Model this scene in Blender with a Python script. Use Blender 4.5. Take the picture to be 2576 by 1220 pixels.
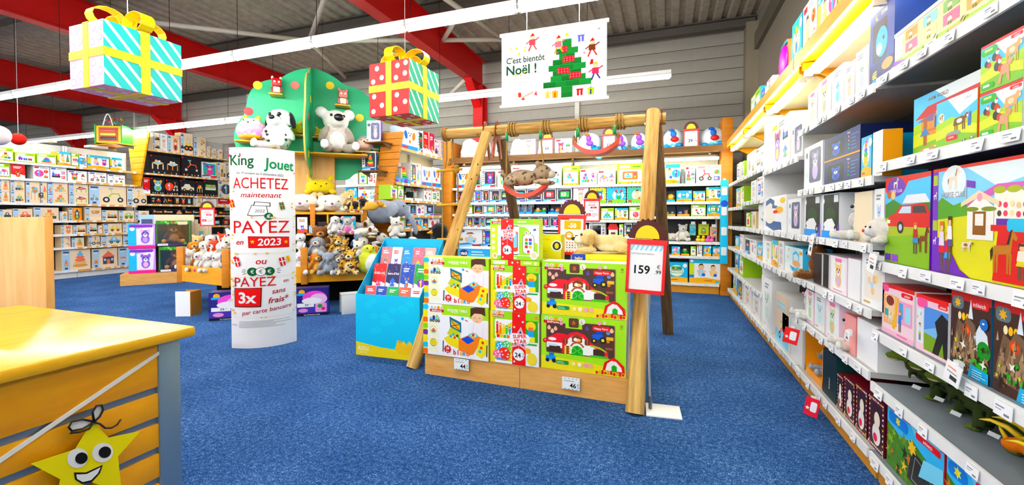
import bpy, bmesh, math, random
import numpy as np
from mathutils import Vector, Matrix, Euler

for _o in list(bpy.data.objects):
    bpy.data.objects.remove(_o, do_unlink=True)
SC = bpy.context.scene
COL = SC.collection
R = math.radians

# ------------------------------------------------------------------ camera
F, CX, CY, H = 1085.0, 1288.0, 570.0, 1.35       # focal length and principal point in pixels of 2576x1220
YAW, PIT = R(19.68), R(1.27)
cam_d = bpy.data.cameras.new('camera')
cam_d.sensor_width = 36.0
cam_d.lens = F / 2576 * 36
cam_d.shift_y = (CY - 610) / 2576
cam_d.clip_start = .05
cam = bpy.data.objects.new('camera', cam_d)
COL.objects.link(cam)
cam.location = (0, 0, H)
cam.rotation_euler = (R(90) - PIT, 0, YAW)
SC.camera = cam

# ------------------------------------------------------------------ world, exposure
W = bpy.data.worlds.new('open_side_fill')  # uniform fill light added through the open camera side; no shop front modelled
SC.world = W
W.use_nodes = True
W.node_tree.nodes['Background'].inputs[0].default_value = (.93, .97, 1, 1)
W.node_tree.nodes['Background'].inputs[1].default_value = 0.7
SC.view_settings.view_transform = 'Standard'
SC.view_settings.look = 'None'
SC.view_settings.gamma = 1
SC.view_settings.use_curve_mapping = False
SC.view_settings.exposure = 2.0
TUBE = 26.0        # emission of the ceiling tubes
CORN = 13.0        # emission of the shelf lamps
SC.cycles.use_denoising = True
SC.cycles.use_light_tree = False
SC.cycles.light_sampling_threshold = .05
SC.cycles.caustics_reflective = False
SC.cycles.caustics_refractive = False
SC.cycles.max_bounces = 4
SC.cycles.use_adaptive_sampling = True
SC.cycles.adaptive_threshold = .04
SC.cycles.diffuse_bounces = 2
SC.cycles.glossy_bounces = 2
SC.cycles.transparent_max_bounces = 10
SC.cycles.sample_clamp_indirect = 8

# ------------------------------------------------------------------ measuring helpers
_fw = Vector((-math.sin(YAW) * math.cos(PIT), math.cos(YAW) * math.cos(PIT), -math.sin(PIT)))
_rt = Vector((math.cos(YAW), math.sin(YAW), 0))
_up = _rt.cross(_fw)
CAM = Vector((0, 0, H))
def at(u, v, x=None, y=None, z=None, d=None):
    """world point on one of the place's planes (or at a distance) for a measured point of the photograph"""
    r = _fw + _rt * ((u - CX) / F) - _up * ((v - CY) / F)
    if x is not None: k = x / r.x
    elif y is not None: k = y / r.y
    elif z is not None: k = (z - H) / r.z
    else: k = d
    return CAM + r * k

SAT = 1.28        # the inks and dyes of the shop are vivid
def lin(c):
    if isinstance(c, str):
        c = c.lstrip('#')
        if len(c) == 3: c = ''.join(a + a for a in c)
        c = [int(c[i:i + 2], 16) / 255 for i in (0, 2, 4)]
        c = [a / 12.92 if a <= .04045 else ((a + .055) / 1.055) ** 2.4 for a in c]
        y = .3 * c[0] + .55 * c[1] + .15 * c[2]
        return tuple(min(.92, max(0, y + (a - y) * SAT)) for a in c)
    return tuple(c[:3])

# ------------------------------------------------------------------ materials
MATS = {}
def newmat(name):
    m = bpy.data.materials.new(name); m.use_nodes = True
    nt = m.node_tree
    return m, nt, nt.nodes['Principled BSDF']
def noise(nt, scale, detail=2, vec=None, rough=.5):
    n = nt.nodes.new('ShaderNodeTexNoise'); n.inputs['Scale'].default_value = scale; n.inputs['Detail'].default_value = detail
    n.inputs['Roughness'].default_value = rough
    if vec: nt.links.new(vec, n.inputs['Vector'])
    return n
def objco(nt, sc=(1, 1, 1), kind='Object'):
    t = nt.nodes.new('ShaderNodeTexCoord'); m = nt.nodes.new('ShaderNodeMapping')
    m.inputs['Scale'].default_value = sc
    nt.links.new(t.outputs[kind], m.inputs['Vector'])
    return m.outputs['Vector']
def bump(nt, bs, src, strength, dist=.002):
    b = nt.nodes.new('ShaderNodeBump'); b.inputs['Strength'].default_value = strength; b.inputs['Distance'].default_value = dist
    nt.links.new(src, b.inputs['Height']); nt.links.new(b.outputs['Normal'], bs.inputs['Normal'])
def colmat(name, rough=.5, bmp=None, vary=0, metal=0, sheen=0, spec=.5, trans=0):
    """material whose colour is the printed or dyed colour stored on the faces (attribute Col)"""
    m, nt, bs = newmat(name)
    a = nt.nodes.new('ShaderNodeAttribute'); a.attribute_name = 'Col'
    src = a.outputs['Color']
    if vary:
        n = noise(nt, 9, 3, objco(nt)); mx = nt.nodes.new('ShaderNodeMix'); mx.data_type = 'RGBA'; mx.blend_type = 'MULTIPLY'
        mr = nt.nodes.new('ShaderNodeMapRange'); mr.inputs['From Min'].default_value = .35; mr.inputs['From Max'].default_value = .65
        mr.inputs['To Min'].default_value = 1 - vary; mr.inputs['To Max'].default_value = 1
        nt.links.new(n.outputs['Fac'], mr.inputs['Value'])
        mx.inputs[0].default_value = 1
        nt.links.new(src, mx.inputs[6]); nt.links.new(mr.outputs['Result'], mx.inputs[7]); src = mx.outputs[2]
    nt.links.new(src, bs.inputs['Base Color'])
    bs.inputs['Roughness'].default_value = rough
    bs.inputs['Metallic'].default_value = metal
    bs.inputs['Specular IOR Level'].default_value = spec
    if sheen: bs.inputs['Sheen Weight'].default_value = sheen
    if bmp: bump(nt, bs, noise(nt, bmp[0], 3, objco(nt)).outputs['Fac'], bmp[1], bmp[2])
    MATS[name] = m
    return m
colmat('card', .42, spec=.35)
colmat('paper', .75, spec=.2)
colmat('gloss', .16)
colmat('plastic', .35)
colmat('paint', .5, vary=.06)
colmat('plush', .95, bmp=(55, .8, .012), vary=.14, sheen=.25, spec=.1)
colmat('metal', .35, metal=.6)
colmat('matt', .85, spec=.15)

def woodmat(name, c1, c2, rough=.45, sc=(1, 1, 1), grain=14, spec=.4, b=.1):
    m, nt, bs = newmat(name)
    v = objco(nt, sc)
    n = noise(nt, grain, 5, v, .6)
    n2 = noise(nt, grain * .25, 2, v)
    ad = nt.nodes.new('ShaderNodeMath'); ad.operation = 'MULTIPLY_ADD'; ad.inputs[1].default_value = .55; 
    nt.links.new(n.outputs['Fac'], ad.inputs[0])
    m2 = nt.nodes.new('ShaderNodeMath'); m2.operation = 'MULTIPLY'; m2.inputs[1].default_value = .45
    nt.links.new(n2.outputs['Fac'], m2.inputs[0]); nt.links.new(m2.outputs[0], ad.inputs[2])
    cr = nt.nodes.new('ShaderNodeValToRGB'); nt.links.new(ad.outputs[0], cr.inputs['Fac'])
    cr.color_ramp.elements[0].position = .33; cr.color_ramp.elements[1].position = .68
    cr.color_ramp.elements[0].color = (*lin(c2), 1); cr.color_ramp.elements[1].color = (*lin(c1), 1)
    nt.links.new(cr.outputs['Color'], bs.inputs['Base Color'])
    bs.inputs['Roughness'].default_value = rough; bs.inputs['Specular IOR Level'].default_value = spec
    if b: bump(nt, bs, ad.outputs[0], b, .002)
    MATS[name] = m
    return m
woodmat('beech', '#eeb45c', '#e4a247', .38, (1, 1, 6), 6, b=.02)          # yellow laminate
woodmat('beech_top', '#f6c24c', '#f0b23c', .24, (6, 1, 1), 4, spec=.5, b=.0)
woodmat('orange_wood', '#d08f52', '#bd7a3e', .5, (1, 1, 5), 6, b=.03)
woodmat('oak', '#e3b884', '#cf9b62', .5, (1.2, 8, 8), 5, b=.05)
woodmat('oak_up', '#e8bd8a', '#d29f66', .5, (6, 6, 1), 4, b=.05)
woodmat('pine_log', '#e2c48a', '#94672f', .6, (11, 11, 1.0), 3.4, b=.35)
woodmat('dark_log', '#84684a', '#3a2a18', .7, (9, 9, 1.1), 3.2, b=.35)
woodmat('brown_board', '#7a5632', '#5c3d20', .6, (.6, 8, 8), 5)

def carpet():
    m, nt, bs = newmat('blue_carpet')
    v = objco(nt)
    n1 = noise(nt, 130, 2, v, .7); n2 = noise(nt, 38, 3, v, .7); n3 = noise(nt, 2.2, 3, v)
    cr = nt.nodes.new('ShaderNodeValToRGB')
    e = cr.color_ramp.elements
    e[0].position = .36; e[0].color = (*lin('#15284a'), 1)
    e[1].position = .66; e[1].color = (*lin('#90a6ca'), 1)
    k = e.new(.47); k.color = (*lin('#2d4873'), 1); k = e.new(.55); k.color = (*lin('#416190'), 1)
    mx = nt.nodes.new('ShaderNodeMath'); mx.operation = 'MULTIPLY_ADD'; mx.inputs[1].default_value = .62
    nt.links.new(n1.outputs['Fac'], mx.inputs[0])
    m2 = nt.nodes.new('ShaderNodeMath'); m2.operation = 'MULTIPLY'; m2.inputs[1].default_value = .38
    nt.links.new(n2.outputs['Fac'], m2.inputs[0]); nt.links.new(m2.outputs[0], mx.inputs[2])
    a3 = nt.nodes.new('ShaderNodeMath'); a3.operation = 'MULTIPLY_ADD'; a3.inputs[1].default_value = .12; nt.links.new(n3.outputs['Fac'], a3.inputs[0])
    s3 = nt.nodes.new('ShaderNodeMath'); s3.operation = 'SUBTRACT'; s3.inputs[1].default_value = .06
    nt.links.new(mx.outputs[0], s3.inputs[0]); nt.links.new(s3.outputs[0], a3.inputs[2])
    nt.links.new(a3.outputs[0], cr.inputs['Fac'])
    nt.links.new(cr.outputs['Color'], bs.inputs['Base Color'])
    bs.inputs['Roughness'].default_value = .95; bs.inputs['Specular IOR Level'].default_value = .1
    bump(nt, bs, n1.outputs['Fac'], .5, .004)
    MATS['carpet'] = m
carpet()
def emit(name, col, s):
    m, nt, bs = newmat(name)
    bs.inputs['Base Color'].default_value = (*lin(col), 1)
    bs.inputs['Emission Color'].default_value = (*lin(col), 1); bs.inputs['Emission Strength'].default_value = s
    MATS[name] = m
emit('tube_cool', '#fbfdff', TUBE)
emit('tube_warm', '#fff6da', CORN)
def film():
    m, nt, bs = newmat('clear_film')
    nt.nodes.remove(bs)
    t = nt.nodes.new('ShaderNodeBsdfTransparent'); g = nt.nodes.new('ShaderNodeBsdfGlossy'); g.inputs['Roughness'].default_value = .08
    mx = nt.nodes.new('ShaderNodeMixShader'); mx.inputs[0].default_value = .1
    nt.links.new(t.outputs[0], mx.inputs[1]); nt.links.new(g.outputs[0], mx.inputs[2])
    nt.links.new(mx.outputs[0], nt.nodes['Material Output'].inputs['Surface'])
    MATS['film'] = m
film()

# ------------------------------------------------------------------ objects
def tag(o, label=None, cat=None, group=None, kind=None):
    if label: o['label'] = label
    if cat: o['category'] = cat
    if group: o['group'] = group
    if kind: o['kind'] = kind
    return o
def empty(name, loc=(0, 0, 0), rz=0, label=None, cat=None, group=None, kind=None):
    o = bpy.data.objects.new(name, None); COL.objects.link(o)
    o.location = loc; o.rotation_euler = (0, 0, rz); o.empty_display_size = .1
    return tag(o, label, cat, group, kind)
def copy_tree(o, parent=None):
    c = o.copy(); COL.objects.link(c)
    if parent: c.parent = parent
    for ch in list(o.children): copy_tree(ch, c)
    return c
def inst(name, me, parent=None, loc=(0, 0, 0), rot=(0, 0, 0), scale=None):
    o = bpy.data.objects.new(name, me); COL.objects.link(o)
    o.location = loc; o.rotation_euler = rot
    if scale: o.scale = scale if hasattr(scale, '__len__') else (scale,) * 3
    if parent: o.parent = parent
    return o

class MB:
    """collects coloured faces into one mesh"""
    def __init__(s): s.v, s.f, s.c, s.M = [], [], [], Matrix.Identity(4)
    def add(s, vs, fs, c):
        k = len(s.v); s.v += [tuple(s.M @ Vector(p)) for p in vs]
        c = lin(c)
        for f in fs: s.f.append([i + k for i in f]); s.c.append(c)
    def box(s, x0, x1, y0, y1, z0, z1, c='#fff', cols=None):
        vs = [(x, y, z) for z in (z0, z1) for y in (y0, y1) for x in (x0, x1)]
        fs = [(0, 2, 3, 1), (4, 5, 7, 6), (0, 1, 5, 4), (2, 6, 7, 3), (0, 4, 6, 2), (1, 3, 7, 5)]   # bottom top front back left right
        if cols:
            for f, cc in zip(fs, cols):
                s.add([vs[i] for i in f], [(0, 1, 2, 3)], cc)
        else: s.add(vs, fs, c)
        return s
    def cbox(s, cx, cy, cz, w, d, h, c='#fff'):
        return s.box(cx - w / 2, cx + w / 2, cy - d / 2, cy + d / 2, cz - h / 2, cz + h / 2, c)
    def poly(s, pts, c): s.add(pts, [tuple(range(len(pts)))], c); return s
    def prism(s, pts, y0, y1, c, ce=None):
        """outline in x,z pushed from y0 (front) to y1"""
        n = len(pts)
        s.add([(x, y0, z) for x, z in pts], [tuple(range(n))], c)
        s.add([(x, y1, z) for x, z in pts], [tuple(range(n - 1, -1, -1))], c)
        s.add([(x, y, z) for y in (y0, y1) for x, z in pts], [(i, i + n, (i + 1) % n + n, (i + 1) % n) for i in range(n)], ce or c)
        return s
    def tube(s, path, r, n=8, c='#fff', caps=True):
        path = [Vector(p) for p in path]
        rs = r if hasattr(r, '__len__') else [r] * len(path)
        vs = []; prev = None
        for i, p in enumerate(path):
            t = (path[min(i + 1, len(path) - 1)] - path[max(i - 1, 0)]).normalized()
            a = prev if prev is not None else (Vector((0, 0, 1)) if abs(t.z) < .9 else Vector((1, 0, 0)))
            a = (a - t * a.dot(t)).normalized(); prev = a; b = t.cross(a)
            vs += [p + (a * math.cos(2 * math.pi * k / n) + b * math.sin(2 * math.pi * k / n)) * rs[i] for k in range(n)]
        fs = [(i * n + k, i * n + (k + 1) % n, (i + 1) * n + (k + 1) % n, (i + 1) * n + k) for i in range(len(path) - 1) for k in range(n)]
        if caps: fs += [tuple(range(n - 1, -1, -1)), tuple(range((len(path) - 1) * n, len(path) * n))]
        s.add(vs, fs, c); return s
    def ball(s, cx, cy, cz, rx, ry=None, rz=None, c='#fff', n=12, m=8):
        ry = ry or rx; rz = rz or rx
        vs = [(cx, cy, cz - rz)]
        for j in range(1, m):
            a = math.pi * j / m
            vs += [(cx + rx * math.sin(a) * math.cos(2 * math.pi * i / n), cy + ry * math.sin(a) * math.sin(2 * math.pi * i / n), cz - rz * math.cos(a)) for i in range(n)]
        vs.append((cx, cy, cz + rz)); L = len(vs) - 1
        fs = [(0, 1 + (i + 1) % n, 1 + i) for i in range(n)]
        for j in range(m - 2):
            fs += [(1 + j * n + i, 1 + j * n + (i + 1) % n, 1 + (j + 1) * n + (i + 1) % n, 1 + (j + 1) * n + i) for i in range(n)]
        fs += [(L, 1 + (m - 2) * n + i, 1 + (m - 2) * n + (i + 1) % n) for i in range(n)]
        s.add(vs, fs, c); return s
    def mesh(s, name, mat, smooth=False):
        me = bpy.data.meshes.new(name)
        me.from_pydata(s.v, [], s.f)
        a = me.color_attributes.new('Col', 'FLOAT_COLOR', 'CORNER')
        cnt = [len(f) for f in s.f]
        arr = np.ones((sum(cnt), 4), dtype=np.float32)
        arr[:, :3] = np.repeat(np.array(s.c, dtype=np.float32), cnt, axis=0)
        a.data.foreach_set('color', arr.ravel())
        me.materials.append(MATS[mat] if isinstance(mat, str) else mat)
        if smooth: me.polygons.foreach_set('use_smooth', [True] * len(me.polygons))
        me.update()
        return me
    def build(s, name, mat, parent=None, loc=(0, 0, 0), rz=0, smooth=False, rot=None):
        return inst(name, s.mesh(name, mat, smooth), parent, loc, rot or (0, 0, rz))
def smooth_by_angle(me, deg=40):
    me.polygons.foreach_set('use_smooth', [True] * len(me.polygons))
    try: me.set_sharp_from_angle(angle=R(deg))
    except Exception: pass
def B(name, x0, x1, y0, y1, z0, z1, c='#fff', mat='paint', parent=None, bev=0, loc=(0, 0, 0), rz=0):
    """one box-shaped piece, its edges rounded by bev"""
    if not bev: return MB().box(x0, x1, y0, y1, z0, z1, c).build(name, mat, parent, loc, rz)
    key = ('B', round(x1 - x0, 4), round(y1 - y0, 4), round(z1 - z0, 4), c, mat, bev)
    me = MESHES.get(key)
    if not me:
        me = MB().box((x0 - x1) / 2, (x1 - x0) / 2, (y0 - y1) / 2, (y1 - y0) / 2, (z0 - z1) / 2, (z1 - z0) / 2, c).mesh(name, mat)
        bm = bmesh.new(); bm.from_mesh(me)
        bmesh.ops.remove_doubles(bm, verts=bm.verts, dist=1e-5)
        bmesh.ops.bevel(bm, geom=bm.edges[:], offset=bev, segments=2, affect='EDGES', profile=.5)
        bm.to_mesh(me); bm.free()
        smooth_by_angle(me); MESHES[key] = me
    c_, s_ = math.cos(rz), math.sin(rz); mx, my = (x0 + x1) / 2, (y0 + y1) / 2
    return inst(name, me, parent, (loc[0] + mx * c_ - my * s_, loc[1] + mx * s_ + my * c_, loc[2] + (z0 + z1) / 2), (0, 0, rz))
MESHES = {}

# ------------------------------------------------------------------ lettering and flat print
_TXT = {}
def text2d(s, fat=0, shear=0):
    k = (s, fat, shear)
    if k not in _TXT:
        cu = bpy.data.curves.new('t', 'FONT'); cu.body = s; cu.offset = fat; cu.shear = shear; cu.resolution_u = 3
        ob = bpy.data.objects.new('t', cu)
        me = ob.to_mesh()
        vs = [(v.co.x, v.co.y) for v in me.vertices]; fs = [tuple(p.vertices) for p in me.polygons]
        ob.to_mesh_clear(); bpy.data.objects.remove(ob); bpy.data.curves.remove(cu)
        if not vs: vs, fs = [(0, 0)], []
        _TXT[k] = (vs, fs, min(v[0] for v in vs), max(v[0] for v in vs))
    return _TXT[k]
class Cv:
    """flat print on a face w x h metres; coordinates run 0..1 from the lower corner"""
    def __init__(s, w, h, step=.000035):
        s.w, s.h, s.step, s.n, s.it = w, h, step, 0, []
        s.ox = s.oy = 0.; s.sx = s.sy = 1.
    def sub(s, x0, y0, x1, y1):
        t = Cv.__new__(Cv); t.__dict__ = dict(s.__dict__); t.root = getattr(s, 'root', s)
        t.ox, t.oy, t.sx, t.sy = s.ox + x0 * s.sx, s.oy + y0 * s.sy, (x1 - x0) * s.sx, (y1 - y0) * s.sy
        return t
    def _a(s, pts, fs, c):
        r = getattr(s, 'root', s); r.n += 1
        r.it.append((r.n, [((s.ox + x * s.sx) * s.w, (s.oy + y * s.sy) * s.h) for x, y in pts], fs, c)); return s
    @property
    def asp(s): return (s.w * s.sx) / (s.h * s.sy)
    def r(s, x0, y0, x1, y1, c): return s._a([(x0, y0), (x1, y0), (x1, y1), (x0, y1)], [(0, 1, 2, 3)], c)
    def p(s, pts, c): return s._a(list(pts), [tuple(range(len(pts)))], c)
    def e(s, cx, cy, rx, ry, c, n=18, a=0):
        ca, sa = math.cos(a), math.sin(a); A = s.asp
        P = []
        for i in range(n):
            x, y = rx * A * math.cos(2 * math.pi * i / n), ry * math.sin(2 * math.pi * i / n)
            P.append((cx + (x * ca - y * sa) / A, cy + x * sa + y * ca))
        return s.p(P, c)
    def o(s, cx, cy, r, c, n=18): return s.e(cx, cy, r / s.asp, r, c, n)       # true circle, r in heights
    def rr(s, x0, y0, x1, y1, c, rad=.05):
        A = s.asp; P = []
        for (cx, cy, a0) in ((x1 - rad / A, y1 - rad, 0), (x0 + rad / A, y1 - rad, 90), (x0 + rad / A, y0 + rad, 180), (x1 - rad / A, y0 + rad, 270)):
            P += [(cx + rad / A * math.cos(R(a0 + k * 30)), cy + rad * math.sin(R(a0 + k * 30))) for k in range(4)]
        return s.p(P, c)
    def star(s, cx, cy, r, c, n=5, q=.45, a=0):
        A = s.asp
        return s.p([(cx + (r if i % 2 == 0 else r * q) * math.sin(a + math.pi * i / n) / A, cy + (r if i % 2 == 0 else r * q) * math.cos(a + math.pi * i / n)) for i in range(2 * n)], c)
    def l(s, pts, wd, c):
        A = s.asp; P = [(x * A, y) for x, y in pts]; a, b = [], []
        for i, (x, y) in enumerate(P):
            x0, y0 = P[max(i - 1, 0)]; x1, y1 = P[min(i + 1, len(P) - 1)]
            L = math.hypot(x1 - x0, y1 - y0) or 1; nx, ny = -(y1 - y0) / L * wd / 2, (x1 - x0) / L * wd / 2
            a.append(((x + nx) / A, y + ny)); b.append(((x - nx) / A, y - ny))
        n = len(a)
        return s._a(a + b, [(i, n + i, n + i + 1, i + 1) for i in range(n - 1)], c)
    def t(s, txt, cx, cy, hh, c, mw=None, fat=0, shear=0, rot=0, align=0):
        """lettering, cap height hh (in heights), centred on cx (align -1 starts there)"""
        vs, fs, x0, x1 = text2d(txt, fat, shear)
        k = hh / .7; A = s.asp; wd = (x1 - x0) * k / A
        kx = k / A
        if mw and wd > mw: kx *= mw / wd
        ca, sa = math.cos(rot), math.sin(rot)
        mx = (x0 + x1) / 2 if align == 0 else x0
        P = []
        for x, y in vs:
            X, Y = (x - mx) * kx * A, (y - .35) * k
            P.append((cx + (X * ca - Y * sa) / A, cy + X * sa + Y * ca))
        return s._a(P, fs, c)
    def into(s, mb, fn):
        """lay the print on a surface: fn(x, y, lift) -> point"""
        for n, pts, fs, c in s.it:
            mb.add([fn(x, y, .0004 + n * s.step) for x, y in pts], fs, c)

# ================================================================== the building
YW = 9.7          # inner face of the back wall
ZR = 5.25         # roof deck
fl = B('floor', -28, 1.75, -6, YW + .2, -.1, 0, mat='carpet'); tag(fl, kind='structure', label='speckled blue carpet floor of the shop')
wb = empty('wall_back', (0, YW, 0), kind='structure', label='back wall of pale grey steel siding boards')
B('wall_core', -28, 1.75, .03, .2, 0, 5.3, '#6f6a62', parent=wb)
for k in range(22):
    z = .02 + k * .24
    B('siding_board', -28, 1.62, 0, .03, z, z + .232, '#a39e94', 'paint', wb, .006)
for x in (-1.9, -6.6, -11.9, -17.2):
    B('wall_post', x - .05, x + .05, -.07, 0, 0, 5.1, '#d8d4cb', 'paint', wb)
wr = empty('wall_right', (1.62, 0, 0), kind='structure', label='beige wall behind the tall shelving')
B('wall_core', .01, .13, -6, YW, 0, 5.3, '#9c9384', parent=wr)
B('corner_column', -.2, .01, YW - .3, YW - .02, 0, 5.1, '#8d8371', parent=wr)
B('wall_rail', -.06, .01, -6, YW - .3, 4.55, 4.85, '#6f675a', parent=wr)

wl = B('wall_left', -28.1, -28, -6, YW, 0, 5.3, '#d8d3c8'); tag(wl, kind='structure', label='pale far wall of the shop')

def roof():
    mb = MB(); P = .26; x = -28.
    prof = []
    while x < 1.75:
        prof += [(x, 0), (x + .12, 0), (x + .15, .045), (x + .23, .045)]; x += P
    prof.append((x, 0))
    n = len(prof); y0, y1 = -6, YW + .2
    mb.add([(a, y, ZR + z) for y in (y0, y1) for a, z in prof], [(i, i + 1, n + i + 1, n + i) for i in range(n - 1)], '#c6baa9')
    mb.box(-28, 1.8, y0, y1, ZR + .06, ZR + .16, '#8a8073')
    return mb.build('ceiling', 'metal_deck')
colmat('metal_deck', .6, vary=.25, metal=.15)
tag(roof(), kind='structure', label='ribbed steel roof deck above the shop')
for i, y in enumerate((YW - .16, 7.0, 4.55, 2.1, -.4, -2.9)):
    mb = MB()
    for a, b, c, d in ((-.09, .09, .17, .19), (-.012, .012, .02, .17), (-.09, .09, 0, .02)):
        mb.box(-28, 1.6, y + a, y + b, ZR - .2 + c, ZR - .2 + d, '#5a544c')
    tag(mb.build('roof_beam', 'paint'), kind='structure', label='dark grey purlin under the roof deck')
RED = '#c8141c'
ZB0, ZB1 = 4.45, 5.06
for i, x in enumerate((-4.2, -9.5, -14.8, -20.1)):
    mb = MB()
    for a, b, c, d in ((-.11, .11, ZB0, ZB0 + .025), (-.011, .011, ZB0 + .025, ZB1 - .025), (-.11, .11, ZB1 - .025, ZB1)):
        mb.box(x + a, x + b, -6, YW - .1, c, d, RED)
    tag(mb.build('red_steel_beam', 'paint'), kind='structure', label='red painted steel roof beam')
    mb = MB()
    for a, b, c, d in ((-.12, .12, -.36, -.335), (-.012, .012, -.335, -.085), (-.12, .12, -.085, -.06)):
        mb.box(x + a, x + b, YW + c, YW + d, 0, ZB0, RED)
    # knee under the beam
    mb.add([(x - .012, YW - .9, ZB0), (x - .012, YW - .36, ZB0), (x - .012, YW - .36, ZB0 - .5), (x + .012, YW - .9, ZB0), (x + .012, YW - .36, ZB0), (x + .012, YW - .36, ZB0 - .5)],
           [(0, 1, 2), (5, 4, 3), (0, 3, 4, 1), (1, 4, 5, 2), (2, 5, 3, 0)], RED)
    mb.add([(x - .1, YW - .92, ZB0 - .01), (x + .1, YW - .92, ZB0 - .01), (x + .1, YW - .36, ZB0 - .53), (x - .1, YW - .36, ZB0 - .53),
            (x - .1, YW - .92, ZB0 + .01), (x + .1, YW - .92, ZB0 + .01), (x + .1, YW - .36, ZB0 - .5), (x - .1, YW - .36, ZB0 - .5)],
           [(0, 1, 2, 3), (7, 6, 5, 4), (0, 4, 5, 1), (3, 2, 6, 7), (1, 5, 6, 2), (0, 3, 7, 4)], RED)
    tag(mb.build('red_steel_column', 'paint'), kind='structure', label='red steel column against the back wall')
# wind braces between the beams
def brace(p, q, r=.045, c='#cfc4b5'):
    mb = MB(); mb.tube([p, q], r, 8, c)
    tag(mb.build('brace_beam', 'paint', smooth=True), kind='structure', label='pale steel wind brace under the roof')
zb = 4.85
nd = at(778, 103, z=zb)
brace(at(330, 50, z=zb), nd); brace(at(826, -30, z=zb + .1), nd); brace(nd, at(868, 194, y=YW - .3)); brace(nd, at(1262, 100, z=zb))
brace(at(1098, 128, z=zb), at(1140, 60, z=zb)); brace(at(1120, 250, y=YW - .4), at(1168, 202, y=YW - .9))
brace(at(1262, 96, z=zb), at(1040, -60, z=zb)); brace(at(1500, 60, z=zb + .1), at(1262, 96, z=zb))

# ================================================================== ceiling lamps
def lamp_mesh():
    L = 1.30
    mb = MB()
    mb.box(-L / 2 + .004, L / 2 - .004, -.035, .035, .05, .125, '#f4f2ee')
    body = mb.mesh('lamp_housing', 'paint')
    mb = MB()
    for s in (-1, 1):
        mb.add([(-L / 2, s * .03, .075), (L / 2, s * .03, .075), (L / 2, s * .08, .05), (-L / 2, s * .08, .05),
                (-L / 2, s * .03, .08), (L / 2, s * .03, .08), (L / 2, s * .082, .054), (-L / 2, s * .082, .054)],
               [(0, 1, 2, 3), (4, 7, 6, 5), (0, 4, 5, 1), (2, 6, 7, 3), (1, 5, 6, 2), (0, 3, 7, 4)], '#fbfaf6')
    refl = mb.mesh('reflector', 'paint')
    mb = MB(); mb.tube([(-L / 2 + .03, 0, .02), (L / 2 - .03, 0, .02)], .02, 10)
    tube = mb.mesh('lamp_tube', 'tube_cool', True)
    mb = MB(); mb.box(-.012, .012, -.018, .018, 0, .055, '#e8e6e0')
    cap = mb.mesh('lamp_socket', 'plastic')
    mb = MB(); mb.tube([(0, 0, .125), (0, 0, ZR - 3.4)], .004, 5, '#2b2723')
    wire = mb.mesh('hanging_wire', 'metal')
    return body, refl, tube, cap, wire
LM = lamp_mesh()
ORD = 'first second third fourth fifth sixth seventh eighth ninth tenth eleventh twelfth thirteenth fourteenth fifteenth sixteenth seventeenth eighteenth nineteenth twentieth'.split()
def ordn(i): return ORD[i] if i < len(ORD) else ORD[19]
def lamp_row(x_end, n, y, where):
    for i in range(n):
        x = x_end - 1.31 * (i + .5)
        e = empty('ceiling_lamp', (x, y, 3.4), 0, f'bare white fluorescent lamp, {ordn(i)} from the tall shelving in the {where}', 'lamp', 'fluorescent lamps hung in rows')
        for nm, me in zip(('lamp_housing', 'reflector', 'lamp_tube'), LM): inst(nm, me, e)
        for sx in (-.63, .63): inst('lamp_socket', LM[3], e, (sx, 0, 0))
        inst('hanging_wire', LM[4], e, (-.6, 0, 0))
lamp_row(-.11 + 1.31, 11, 4.15, 'row over the wooden swing')
lamp_row(.06, 13, 6.85, 'row nearer the back wall')
lamp_row(.06, 7, 1.45, 'row over the cash desk')
lamp_row(.06, 7, -1.3, 'row behind the cash desk')

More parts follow.
